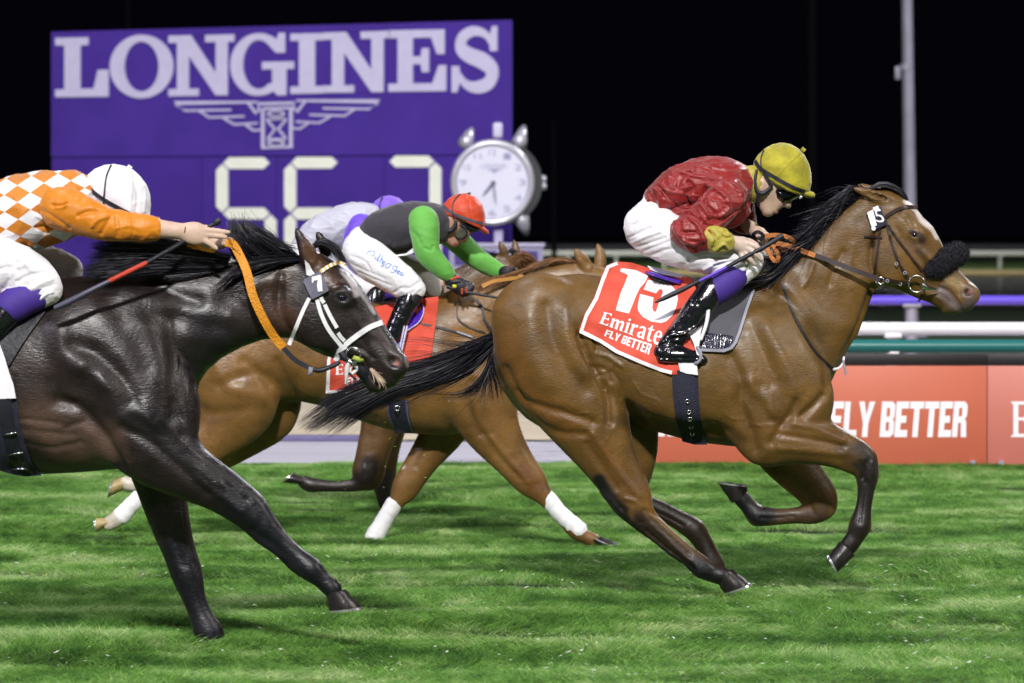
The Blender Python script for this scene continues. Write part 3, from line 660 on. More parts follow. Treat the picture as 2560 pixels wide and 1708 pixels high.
# ================================================================== implicit-surface modelling (numpy distance field + surface nets)
def surface_nets(F, org, h):
    ins = F < 0
    c = ins.astype(np.int8)
    s = c[:-1,:-1,:-1] + c[1:,:-1,:-1] + c[:-1,1:,:-1] + c[1:,1:,:-1] + c[:-1,:-1,1:] + c[1:,:-1,1:] + c[:-1,1:,1:] + c[1:,1:,1:]
    act = (s > 0) & (s < 8); I, J, K = np.nonzero(act)
    idx = np.full(act.shape, -1, np.int32); idx[I, J, K] = np.arange(len(I))
    off = [(0,0,0),(1,0,0),(0,1,0),(1,1,0),(0,0,1),(1,0,1),(0,1,1),(1,1,1)]
    val = [F[I+a, J+b, K+d] for a, b, d in off]
    S = np.zeros((len(I), 3)); n = np.zeros(len(I))
    for a in range(8):
        for bit in (1, 2, 4):
            b = a | bit
            if b == a: continue
            va, vb = val[a], val[b]; m = (va < 0) != (vb < 0)
            t = np.where(m, va / np.where(m, va - vb, 1), 0); pa = np.array(off[a], float); pb = np.array(off[b], float)
            S += np.where(m[:, None], pa + (pb - pa) * t[:, None], 0); n += m
    V = (np.stack([I, J, K], 1) + S / n[:, None]) * h + np.asarray(org)
    Q = []
    for ax in range(3):
        sl0 = [slice(None)] * 3; sl1 = [slice(None)] * 3; sl0[ax] = slice(0, -1); sl1[ax] = slice(1, None)
        A = ins[tuple(sl0)]; B = ins[tuple(sl1)]; m = A != B
        o1, o2 = [(1, 2), (2, 0), (0, 1)][ax]
        i = np.stack(np.nonzero(m), 1)
        ok = (i[:, o1] > 0) & (i[:, o2] > 0) & (i[:, o1] < F.shape[o1] - 1) & (i[:, o2] < F.shape[o2] - 1); i = i[ok]
        def cell(d1, d2):
            j = i.copy(); j[:, o1] -= d1; j[:, o2] -= d2; return idx[j[:, 0], j[:, 1], j[:, 2]]
        q = np.stack([cell(1, 1), cell(0, 1), cell(0, 0), cell(1, 0)], 1)
        fl = A[i[:, 0], i[:, 1], i[:, 2]]; q[~fl] = q[~fl][:, ::-1]
        Q.append(q[(q >= 0).all(1)])
    return V, np.vstack(Q)
def vnormals(V, Q):
    a = V[Q[:, 2]] - V[Q[:, 0]]; b = V[Q[:, 3]] - V[Q[:, 1]] if Q.shape[1] == 4 else V[Q[:, 2]] - V[Q[:, 1]]
    n = np.cross(a, b); N = np.zeros_like(V)
    for k in range(Q.shape[1]): 
        for d in range(3): N[:, d] += np.bincount(Q[:, k], n[:, d], len(V))
    return N / (np.linalg.norm(N, axis=1)[:, None] + 1e-12)
def relax(V, Q, it=2, lam=0.5):
    e = np.vstack([Q[:, [0, 1]], Q[:, [1, 2]], Q[:, [2, 3]], Q[:, [3, 0]]]); deg = np.bincount(e.ravel(), minlength=len(V)).astype(float)
    for _ in range(it):
        for l in (lam, -lam * 1.03):
            A = np.zeros_like(V)
            for d in range(3): A[:, d] = np.bincount(e[:, 0], V[e[:, 1], d], len(V)) + np.bincount(e[:, 1], V[e[:, 0], d], len(V))
            V = V + l * (A / deg[:, None] - V)
    return V
def drop_islands(V, Q, minv=200):
    lab = np.arange(len(V))
    while True:
        m = lab[Q].min(1); new = lab.copy()
        for k in range(4): np.minimum.at(new, Q[:, k], m)
        new = new[new]
        if (new == lab).all(): break
        lab = new
    cnt = np.bincount(lab, minlength=len(V)); keepv = cnt[lab] >= minv
    Q = Q[keepv[Q].all(1)]; mp = np.cumsum(keepv) - 1
    return V[keepv], mp[Q]
class Vol:
    """distance field; every shape is given by picture coordinates plus a real sideways offset and is stored in metres"""
    def __init__(s, lo, hi, h, Y0):
        s.lo = np.array(lo, float); s.h = h; s.Y0 = Y0; s.n = np.ceil((np.array(hi) - s.lo) / h).astype(int) + 1
        s.F = np.full(s.n, 0.08, np.float32)
        s.ax = [(s.lo[d] + np.arange(s.n[d]) * h).astype(np.float32) for d in range(3)]
    def w(s, p): return np.array(P(p[0], p[1], s.Y0 + p[2]))
    def rad(s, r, dy=0.0): return r * (s.Y0 + dy) / FPX
    def _box(s, lo, hi):
        a = np.maximum(np.floor((lo - s.lo) / s.h).astype(int), 0); b = np.minimum(np.ceil((hi - s.lo) / s.h).astype(int) + 1, s.n)
        return tuple(slice(int(a[d]), int(b[d])) for d in range(3)) if (b > a).all() else None
    def _grid(s, b): return np.ix_(s.ax[0][b[0]], s.ax[1][b[1]], s.ax[2][b[2]])
    def _join(s, b, f, k, sub):
        A = s.F[b]
        if sub:
            f = -f; hh = np.maximum(k - np.abs(A - f), 0) / k if k > 0 else 0
            s.F[b] = np.maximum(A, f) + hh * hh * k * 0.25
        else:
            hh = np.maximum(k - np.abs(A - f), 0) / k if k > 0 else 0
            s.F[b] = np.minimum(A, f) - hh * hh * k * 0.25
    def cone(s, a, b, ra, rb, sy=1.0, k=0.02, sub=False):
        pad = k + 3 * s.h + 0.01; R = np.array([max(ra, rb), max(ra, rb) * sy, max(ra, rb)]) + pad * np.array([1, max(1, sy), 1])
        bx = s._box(np.minimum(a, b) - R, np.maximum(a, b) + R)
        if bx is None: return
        x, y, z = s._grid(bx); y = y / sy; A = a.copy(); B = b.copy(); A[1] /= sy; B[1] /= sy
        d = B - A; L2 = max(d @ d, 1e-9)
        t = np.clip(((x - A[0]) * d[0] + (y - A[1]) * d[1] + (z - A[2]) * d[2]) / L2, 0, 1).astype(np.float32)
        f = np.sqrt((x - A[0] - t * d[0])**2 + (y - A[1] - t * d[1])**2 + (z - A[2] - t * d[2])**2) - (ra + (rb - ra) * t)
        s._join(bx, (f * min(1.0, sy)).astype(np.float32) if sy < 1 else f.astype(np.float32), k, sub)
    def chain(s, pts, sy=1.0, k=0.015, grow=0.0, scale=1.0, n=3, sub=False, k0=None):
        """pts: (px, py, sideways metres, radius px)"""
        q = spline(pts, n) if len(pts) > 2 and n > 1 else np.asarray(pts, float)
        W_ = [s.w(p) for p in q]; R_ = [max(0.001, s.rad(p[3], p[2]) * scale + grow) for p in q]
        for i in range(len(q) - 1): s.cone(W_[i], W_[i+1], R_[i], R_[i+1], sy, (k0 if (k0 and i == 0) else k), sub)
    def ell(s, c, r, rot=0.0, k=0.015, sub=False, tilt=0.0, grow=0.0):
        """c: (px,py,dy), r: (px, px, metres sideways); rot in degrees, clockwise in the picture"""
        C = s.w(c); rx = s.rad(r[0], c[2]) + grow; rz = s.rad(r[1], c[2]) + grow; ry = r[2] + grow; m = max(rx, ry, rz) + k + 3 * s.h
        bx = s._box(C - m, C + m)
        if bx is None: return
        x, y, z = s._grid(bx); x = x - C[0]; y = y - C[1]; z = z - C[2]; a = math.radians(rot)
        u = x * math.cos(a) - z * math.sin(a); v = x * math.sin(a) + z * math.cos(a)
        if tilt:
            t = math.radians(tilt); u, y = u * math.cos(t) + y * math.sin(t), -u * math.sin(t) + y * math.cos(t)
        q = np.sqrt((u / rx)**2 + (y / ry)**2 + (v / rz)**2)
        s._join(bx, ((q - 1) * min(rx, ry, rz)).astype(np.float32), k, sub)
    def slab(s, poly, ctrl, k=0.02, power=3.0, sub=False):
        """body lofted from its outline: ctrl rows (px, py, rounding radius px, half width m)"""
        Pw = PN(poly, s.Y0)[:, [0, 2]]; lo = Pw.min(0) - 0.06; hi = Pw.max(0) + 0.06
        bx = s._box(np.array([lo[0], s.lo[1], lo[1]]), np.array([hi[0], s.lo[1] + s.n[1] * s.h, hi[1]]))
        gx = s.ax[0][bx[0]]; gz = s.ax[2][bx[2]]; X, Z = np.meshgrid(gx, gz, indexing='ij'); q = np.stack([X.ravel(), Z.ravel()], 1).astype(np.float32)
        d = np.full(len(q), 9.0, np.float32)
        for i in range(len(Pw)):
            a = Pw[i].astype(np.float32); b = Pw[(i+1) % len(Pw)].astype(np.float32); e = b - a; t = np.clip(((q - a) @ e) / max(e @ e, 1e-9), 0, 1)
            d = np.minimum(d, np.linalg.norm(q - a - t[:, None] * e, axis=1))
        d = np.where(evenodd(q, [Pw]), d, -d)
        C = np.array(ctrl, float); Cw = PN(C[:, :2], s.Y0)[:, [0, 2]]; R = C[:, 2] * s.Y0 / FPX; Wd = C[:, 3]; YC = C[:, 4] if C.shape[1] > 4 else np.zeros(len(C))
        w = 1.0 / (np.linalg.norm(q[:, None, :] - Cw[None], axis=2)**power + 1e-4); w /= w.sum(1, keepdims=True)
        Rf = w @ R; Wf = w @ Wd; Yf = w @ YC
        t = 1 - d / Rf; qq = 0.5 * (t + np.sqrt(t * t + 0.02)); qq = np.where(t > 0.6, t + (qq - t) * np.clip((1.2 - t) / 0.6, 0, 1), qq)
        sh = X.shape; qq = qq.reshape(sh)[:, None, :]; Wf = Wf.reshape(sh)[:, None, :]; m = np.minimum(Rf, Wf.ravel()).reshape(sh)[:, None, :]; Yf = Yf.reshape(sh)[:, None, :]
        y = (s.ax[1][bx[1]] - s.Y0)[None, :, None]
        f = (np.sqrt(qq**2 + ((y - Yf) / Wf)**2) - 1) * m
        s._join(bx, f.astype(np.float32), k, sub)
    def mesh(s, relax_it=2, minv=200):
        V, Q = surface_nets(s.F, s.lo, s.h)
        V, Q = drop_islands(V, Q, minv)
        return relax(V, Q, relax_it), Q
def seg_dist(q, poly):
    d = np.full(len(q), 1e9)
    for i in range(len(poly) - 1):
        a = poly[i]; e = poly[i+1] - a; t = np.clip(((q - a) @ e) / max(e @ e, 1e-9), 0, 1); d = np.minimum(d, np.linalg.norm(q - a - t[:, None] * e, axis=1))
    return d
def strokes(V, Q, S, Y0, side=None):
    """carves (depth<0) or raises (depth>0) soft lines and patches; each row: (points px, width px, depth m)"""
    N = vnormals(V, Q); q = V[:, [0, 2]]; D = np.zeros(len(V)); fade = np.clip((np.abs(N[:, 1]) - 0.15) / 0.45, 0, 1)
    if side: fade = fade * (N[:, 1] * side > 0)
    for row in S:
        pts, w, dep = row[:3]
        pw = PN(spline(pts, 4) if len(pts) > 2 else pts, Y0)[:, [0, 2]]; W_ = w * Y0 / FPX
        m = ((q > pw.min(0) - 3 * W_) & (q < pw.max(0) + 3 * W_)).all(1)
        if not m.any(): continue
        dd = seg_dist(q[m], pw); t = np.exp(-(dd / W_)**2) * dep
        if len(row) > 3: t = t * ((V[m, 1] - Y0) * row[3] > 0)
        D[m] += t
    return V + N * (D * fade)[:, None]
def fnoise(V, sc, seed=0, st=(1, 1, 1)):     # cheap smooth noise, vectorised as a sum of sines
    r = np.random.RandomState(seed); o = np.zeros(len(V)); X = V * np.array(st)
    for i in range(9):
        k = r.normal(0, 1, 3); k /= np.linalg.norm(k); f = sc * r.uniform(0.6, 1.8)
        o += np.sin(X @ k * f * 6.283 + r.uniform(0, 6.28) + 1.3 * np.sin(X @ np.roll(k, 1) * f * 3.1 + i))
    return o / 4.0
def pxof(V):                                  # picture coordinates of world points (lays out coat markings and painted shade)
    v = V - np.array([0, 0, CAM_Z]); f = v[:, 1] * math.cos(PITCH) - v[:, 2] * math.sin(PITCH); u = v[:, 1] * math.sin(PITCH) + v[:, 2] * math.cos(PITCH)
    return np.stack([1280 + FPX * v[:, 0] / f, 854 - FPX * u / f], 1)
def bvh_of(V, Q): return BVHTree.FromPolygons([tuple(v) for v in V], [tuple(int(i) for i in f) for f in Q])
def bvh_obj(o):
    L0 = world_loc(o); return BVHTree.FromPolygons([tuple(v.co + L0) for v in o.data.vertices], [tuple(p.vertices) for p in o.data.polygons])
class Multi:
    def __init__(s, bs): s.b = bs
    def ray_cast(s, o, d, dist=1e9):
        best = (None, None, None, None)
        for b in s.b:
            r = b.ray_cast(o, d)
            if r[0] is not None and (best[0] is None or r[3] < best[3]): best = r
        return best
def drape(name, polys, bvh, mat, lift=0.006, thick=0.004, grid=6.0, parent=None, Yd=20.0, smooth_it=6, wave=None, cols=None, outline_only=False, limit=0.25, kind=None):
    """cloth or strap laid on a body: outlines traced in picture px; depth comes from the body itself"""
    V2, F = fill2d(polys, grid); o = Vector((0, 0, CAM_Z)); Dp = np.full(len(V2), np.nan)
    for i, (x, y) in enumerate(V2):
        d = ray(x, y); r = bvh.ray_cast(o, d.normalized())
        if r[0] is not None: Dp[i] = r[0].y
    ok = ~np.isnan(Dp)
    if not ok.any(): Dp[:] = Yd; ok[:] = True
    med = np.median(Dp[ok]); bad = np.abs(Dp - med) > limit; ok &= ~bad
    A = V2[ok]; B = Dp[ok]
    for i in np.nonzero(~ok)[0]:
        dd = np.linalg.norm(A - V2[i], axis=1); j = np.argsort(dd)[:6]; Dp[i] = np.average(B[j], weights=1 / (dd[j] + 1))
    e = np.vstack([F[:, [0, 1]], F[:, [1, 2]], F[:, [2, 0]]]); e = np.vstack([e, e[:, ::-1]]); deg = np.bincount(e[:, 0], minlength=len(V2))
    D0 = Dp.copy()
    for _ in range(smooth_it):
        m = np.bincount(e[:, 0], Dp[e[:, 1]], len(V2)) / np.maximum(deg, 1); Dp = np.where(deg > 0, np.minimum(Dp * 0.5 + m * 0.5, D0 + 0.001), Dp)
    if wave is not None: Dp = Dp + wave(V2)
    V3 = np.array([tuple(P(x, y, D_ - lift)) for (x, y), D_ in zip(V2, Dp)])
    VV, FF = solid_from_sheet(V3, F, thick)
    me = mesh_np(name, VV, FF, smooth=True); sharp_by_angle(me, 60)
    ob = obj(name, me, mat, parent, base_of(me)); ob['px'] = 0; del ob['px']
    return ob
def strap(name, pts, w, bvh, mat, parent=None, lift=0.008, thick=0.006, grid=None, Yd=20, n=6, smooth_it=3, limit=0.25):
    q = spline(pts, n) if len(pts) > 2 else np.asarray(pts, float)
    return drape(name, [ribbon2d(q, w)], bvh, mat, lift, thick, grid or max(3.0, w * 0.6), parent, Yd, smooth_it, limit=limit)
def air_strap(name, pts, w, thick, mat, Y0, parent=None, n=6, roll=0.0):
    """a strap hanging in the air: (px, py, dy, optional width factor)"""
    q = spline(pts, n); W_ = np.array([tuple(P(p[0], p[1], Y0 + p[2])) for p in q]); wf = q[:, 3] if q.shape[1] > 3 else np.ones(len(q))
    T = np.gradient(W_, axis=0); T /= np.linalg.norm(T, axis=1)[:, None] + 1e-9
    vdir = np.array([math.sin(roll) , -math.cos(roll), 0.0]); B = np.cross(T, vdir); B /= np.linalg.norm(B, axis=1)[:, None] + 1e-9; Nn = np.cross(B, T)
    hw = w * Y0 / FPX / 2; V = []
    for a, b in ((-1, -1), (1, -1), (1, 1), (-1, 1)): V.append(W_ + B * (a * hw * wf)[:, None] + Nn * (b * thick / 2))
    V = np.stack(V, 1).reshape(-1, 3); m = len(q); F = []
    for i in range(m - 1):
        for k in range(4): F.append((4*i + k, 4*i + (k+1) % 4, 4*(i+1) + (k+1) % 4, 4*(i+1) + k))
    F.append((3, 2, 1, 0)); F.append((4*m-4, 4*m-3, 4*m-2, 4*m-1))
    me = mesh_np(name, V, np.array(F), smooth=True); sharp_by_angle(me, 50)
    return obj(name, me, mat, parent, base_of(me))
def tube3(name, pts, mat, Y0, parent=None, n=5, seg=10):
    """round cord or rod: (px, py, dy, radius px)"""
    q = spline(pts, n) if len(pts) > 2 else np.asarray(pts, float)
    me = MB().tube([P(p[0], p[1], Y0 + p[2]) for p in q], [p[3] * Y0 / FPX for p in q], seg).mesh(name, angle=50)
    return obj(name, me, mat, parent, base_of(me))
def hair(name, guides, n, mat, Y0, parent=None, wid=0.0022, seg=9, seed=0, spread=0.4, tip=0.25, kind=None, jit=4.0, cols=None, wisp=0.0):
    """locks between guide curves; guides: list of curves [(px,py,dy),...] ordered across the lock"""
    rg = np.random.RandomState(seed); G = np.array([spline(g, 8)[np.linspace(0, 8 * (len(g) - 1), seg).astype(int)] for g in guides])
    m = len(G); V = []; Fq = []; Ft = []; Cc = []
    clump = rg.uniform(0, m - 1, 46)
    for i in range(n):
        u = clump[rg.randint(46)] + rg.normal(0, spread) if rg.rand() < 0.75 else rg.uniform(0, m - 1)
        u = min(max(u, 0), m - 1.001); a = int(u); f = u - a; c = G[a] * (1 - f) + G[a+1] * f
        L = 1 - tip * rg.rand()**1.5; t = np.linspace(0, L * (seg - 1), seg); i0 = np.minimum(t.astype(int), seg - 2); ff = (t - i0)[:, None]
        c = c[i0] * (1 - ff) + c[i0 + 1] * ff
        s = np.linspace(0, 1, seg)[:, None]
        o = rg.normal(0, 1, 3) * np.array([jit, jit, jit * 0.004]); c = c + o * (0.35 + 0.65 * s) * (1 + wisp * (rg.rand() < 0.12) * 4 * s)
        ph = rg.uniform(0, 6.28); c[:, :2] += (np.sin(s * 7 + ph) * jit * 0.35 * s)
        W_ = PN(c[:, :2], Y0); 
        W_ = np.array([tuple(P(p[0], p[1], Y0 + p[2])) for p in c])
        T = np.gradient(W_, axis=0); T /= np.linalg.norm(T, axis=1)[:, None] + 1e-9; r = rg.normal(0, 1, 3) + np.array([0, -1.5, 0]); B = np.cross(T, r); B /= np.linalg.norm(B, axis=1)[:, None] + 1e-9
        w_ = wid * rg.uniform(0.7, 1.4) * (1 - s**2 * 0.85); b = len(V) * 0 + i * (2 * seg)
        V.append(np.stack([W_ - B * w_ / 2, W_ + B * w_ / 2], 1).reshape(-1, 3)); k = np.arange(seg - 1) * 2 + b
        Fq.append(np.stack([k, k + 1, k + 3, k + 2], 1)); 
    me = mesh_np(name, np.vstack(V), np.vstack(Fq), smooth=True)
    ob = obj(name, me, mat, parent, base_of(me))
    if kind: ob['kind'] = kind
    return ob
def piece(name, V, Q, mat, parent=None, cols=None):
    me = mesh_np(name, V, Q, smooth=True, cols=cols); return obj(name, me, mat, parent, base_of(me))
# ================================================================== HORSES
def coat_mat(name, rough=0.42, bump=0.30, coat=0.06, sheen=0.08, vein=True, spec=0.45, var=(0.70, 1.24)):
    m = bpy.data.materials.new(name); m.use_nodes = True; nt = m.node_tree; b = nt.nodes['Principled BSDF']; L = nt.links.new
    a = nt.nodes.new('ShaderNodeVertexColor'); a.layer_name = 'Col'
    tc = nt.nodes.new('ShaderNodeTexCoord')
    def ns(scale, st=(1, 1, 1), det=3, rot=(0, 0, 0), dist=0.0):
        mp = nt.nodes.new('ShaderNodeMapping'); mp.inputs['Scale'].default_value = st; mp.inputs['Rotation'].default_value = rot; L(tc.outputs['Object'], mp.inputs[0])
        n = nt.nodes.new('ShaderNodeTexNoise'); n.inputs['Scale'].default_value = scale; n.inputs['Detail'].default_value = det; n.inputs['Distortion'].default_value = dist; L(mp.outputs[0], n.inputs['Vector']); return n
    n1 = ns(5.0, (1, 1, 1.4), 5, dist=0.6); r1 = nt.nodes.new('ShaderNodeMapRange'); r1.inputs[1].default_value = 0.3; r1.inputs[2].default_value = 0.7; r1.inputs[3].default_value = var[0]; r1.inputs[4].default_value = var[1]; L(n1.outputs[0], r1.inputs[0])
    n0 = ns(150, (0.35, 1, 1), 2, (0, 0.6, 0)); r0 = nt.nodes.new('ShaderNodeMapRange'); r0.inputs[1].default_value = 0.3; r0.inputs[2].default_value = 0.7; r0.inputs[3].default_value = 0.86; r0.inputs[4].default_value = 1.12; L(n0.outputs[0], r0.inputs[0])
    mm = nt.nodes.new('ShaderNodeMath'); mm.operation = 'MULTIPLY'; L(r1.outputs[0], mm.inputs[0]); L(r0.outputs[0], mm.inputs[1])
    mu = nt.nodes.new('ShaderNodeVectorMath'); mu.operation = 'SCALE'; L(a.outputs['Color'], mu.inputs[0]); L(mm.outputs[0], mu.inputs['Scale']); L(mu.outputs[0], b.inputs['Base Color'])
    rr = nt.nodes.new('ShaderNodeMapRange'); n2 = ns(9, (1, 1, 1), 4, dist=0.8); rr.inputs[1].default_value = 0.3; rr.inputs[2].default_value = 0.7; rr.inputs[3].default_value = rough - 0.10; rr.inputs[4].default_value = rough + 0.20; n6 = ns(46, (0.4, 1, 1), 3, (0, 0.6, 0)); am = nt.nodes.new('ShaderNodeMath'); am.operation = 'ADD'; L(n2.outputs[0], am.inputs[0]); L(n6.outputs[0], am.inputs[1]); hm = nt.nodes.new('ShaderNodeMath'); hm.operation = 'MULTIPLY'; hm.inputs[1].default_value = 0.5; L(am.outputs[0], hm.inputs[0]); L(hm.outputs[0], rr.inputs[0]); L(rr.outputs[0], b.inputs['Roughness'])
    b.inputs['Coat Weight'].default_value = coat; b.inputs['Coat Roughness'].default_value = 0.28; b.inputs['Sheen Weight'].default_value = sheen; b.inputs['Sheen Roughness'].default_value = 0.35; b.inputs['Specular IOR Level'].default_value = spec
    h1 = ns(150, (0.3, 1, 1), 4, (0, 0.6, 0)); h2 = ns(13, (1, 1, 1), 3, dist=1.2); h3 = ns(34, (0.6, 1, 1.2), 3, dist=0.8)
    bp = nt.nodes.new('ShaderNodeBump'); bp.inputs['Strength'].default_value = bump; bp.inputs['Distance'].default_value = 0.006; L(h1.outputs[0], bp.inputs['Height'])
    bq = nt.nodes.new('ShaderNodeBump'); bq.inputs['Strength'].default_value = 0.16; bq.inputs['Distance'].default_value = 0.014; L(h2.outputs[0], bq.inputs['Height']); L(bq.outputs[0], bp.inputs['Normal'])
    bs = nt.nodes.new('ShaderNodeBump'); bs.inputs['Strength'].default_value = 0.12; bs.inputs['Distance'].default_value = 0.004; L(h3.outputs[0], bs.inputs['Height']); L(bp.outputs[0], bs.inputs['Normal'])
    L(bs.outputs[0], b.inputs['Normal'])
    return m
M_hoof = mk('dark hoof horn', (0.020, 0.016, 0.017), 0.32, var=0.4, vscale=30, bump=0.3, bscale=50, stretch=(1, 1, 0.2), attr=False)
M_hoof_pale = mk('pale hoof horn', (0.42, 0.32, 0.13), 0.5, var=0.35, vscale=14, bump=0.3, bscale=40)
M_shoe = mk('worn aluminium shoe', (0.75, 0.75, 0.76), 0.25, metal=0.85)
M_eye = mk('dark wet eye', (0.006, 0.005, 0.012), 0.04, spec=0.9)
M_hair = mk('black horse hair', (0.007, 0.006, 0.012), 0.45, spec=0.35, var=0.5, vscale=30)
M_ches_hair = mk('chestnut horse hair', (0.20, 0.095, 0.040), 0.5, spec=0.3, var=0.4, vscale=40)
M_bandage = mk('white leg bandage', (0.85, 0.84, 0.86), 0.8, bump=0.5, bscale=60, stretch=(1, 1, 4), sheen=0.2)

def hoof(cr, cf, heel, toe, dy, Y0, parent, mat=None, wid=0.052, shoe=True):
    a = [P(*p, Y0 + dy) for p in (cr, cf, heel, toe)]; top_c = (a[0] + a[1]) / 2; bot_c = (a[2] + a[3]) / 2; n = 22; V = []; R = 7
    for i in range(R):
        t = i / (R - 1); c = top_c * (1 - t) + bot_c * t; u = ((a[1] - a[0]) * (1 - t) + (a[3] - a[2]) * t) / 2; w = wid * (0.78 + 0.25 * t - (0.05 if i == R - 1 else 0)); u = u * (1 + 0.03 * math.sin(i * 2.1))
        for k in range(n):
            q = 2 * math.pi * k / n; cs = math.cos(q); V.append(c + u * (cs if cs > 0 else cs * 0.92) + Vector((0, 1, 0)) * (w * math.sin(q) * (1 - 0.12 * max(0, -cs))))
    b = MB(); vs = [b.bm.verts.new(v) for v in V]
    for i in range(R - 1):
        for k in range(n): b.bm.faces.new((vs[i*n+k], vs[i*n+(k+1) % n], vs[(i+1)*n+(k+1) % n], vs[(i+1)*n+k]))
    b.bm.faces.new(vs[:n][::-1]); b.bm.faces.new(vs[-n:])
    me = b.mesh('hoof', angle=48); o = obj('hoof', me, mat or M_hoof, parent, base_of(me))
    if shoe:
        dn = (bot_c - top_c).normalized(); u = (a[3] - a[2]) / 2; b = MB(); ring = []
        N = 26; a0 = math.radians(-148); 
        for i in range(N + 1):
            q = a0 + (2 * -a0) * i / N; d = u * math.cos(q) * 1.02 + Vector((0, 1, 0)) * (wid * 1.03 * math.sin(q)); d2 = d * 0.72
            ring.append([b.bm.verts.new(bot_c + d), b.bm.verts.new(bot_c + d2), b.bm.verts.new(bot_c + d2 + dn * 0.010), b.bm.verts.new(bot_c + d + dn * 0.010)])
        for i in range(N):
            for k in range(4): b.bm.faces.new((ring[i][k], ring[i][(k+1) % 4], ring[i+1][(k+1) % 4], ring[i+1][k]))
        b.bm.faces.new(ring[0]); b.bm.faces.new(ring[-1][::-1]); me = b.mesh('horseshoe', angle=40); obj('horseshoe', me, M_shoe, o, base_of(me))
    return o
def horse(name, Y0, spec, label, mat, h=0.0085):
    xs = [p[0] for p in spec['body']] + [p[0] for L in spec['limbs'] for p in L[0]]; ys = [p[1] for p in spec['body']] + [p[1] for L in spec['limbs'] for p in L[0]]
    a = P(min(xs) - 70, max(ys) + 60, Y0); b = P(max(xs) + 50, min(ys) - 60, Y0)
    v = Vol((a.x, Y0 - 0.42, a.z), (b.x, Y0 + 0.42, b.z), h, Y0)
    v.slab(spec['body'], spec['ctrl'])
    for L in spec['limbs']:
        v.chain(L[0], L[1], L[2] if len(L) > 2 else 0.03, k0=L[3] if len(L) > 3 else None)
    for e in spec.get('lumps', []): v.ell(*e[:2], **e[2])
    for e in spec.get('cuts', []): v.ell(*e[:2], sub=True, **e[2])
    for L in spec.get('cutchains', []): v.chain(L[0], L[1], L[2], sub=True)
    V, Q = v.mesh(3)
    V = strokes(V, Q, [(r_[0], r_[1] * (1.15 if r_[1] > 5 else 1), r_[2] * spec.get('deep', 1.5), *r_[3:]) for r_ in spec['strokes']], Y0); V = relax(V, Q, 1, 0.4)
    px = pxof(V); C = np.tile(np.array(spec['base'], float), (len(V), 1)); C *= (1 + 0.10 * fnoise(V, 2.2, 3))[:, None]
    for row in spec['paint']:
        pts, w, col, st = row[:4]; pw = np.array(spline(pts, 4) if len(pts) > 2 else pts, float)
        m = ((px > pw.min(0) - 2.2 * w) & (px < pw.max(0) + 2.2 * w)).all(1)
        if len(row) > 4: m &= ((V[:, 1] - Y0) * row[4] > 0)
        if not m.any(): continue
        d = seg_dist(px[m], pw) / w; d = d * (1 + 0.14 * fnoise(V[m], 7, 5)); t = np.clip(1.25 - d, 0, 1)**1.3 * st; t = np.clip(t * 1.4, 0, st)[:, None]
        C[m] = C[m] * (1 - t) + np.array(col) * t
    me = mesh_np(name, V, Q, smooth=True, cols=np.clip(C, 0.002, 1)); o = obj(name, me, mat, None, base_of(me))
    meta(o, label, 'horse', 'race horses galloping')
    for hf in spec.get('hooves', []): hoof(*hf[:5], Y0, o, *hf[5:])
    for (ex, ey, dy, r) in spec.get('eyes', []):
        c = P(ex, ey, Y0 + dy); b = MB(); bmesh.ops.create_icosphere(b.bm, subdivisions=3, radius=r, matrix=Matrix.Translation(c)); me = b.mesh('eye'); obj('eye', me, M_eye, o, base_of(me))
    return o, bvh_of(V, Q), V, Q

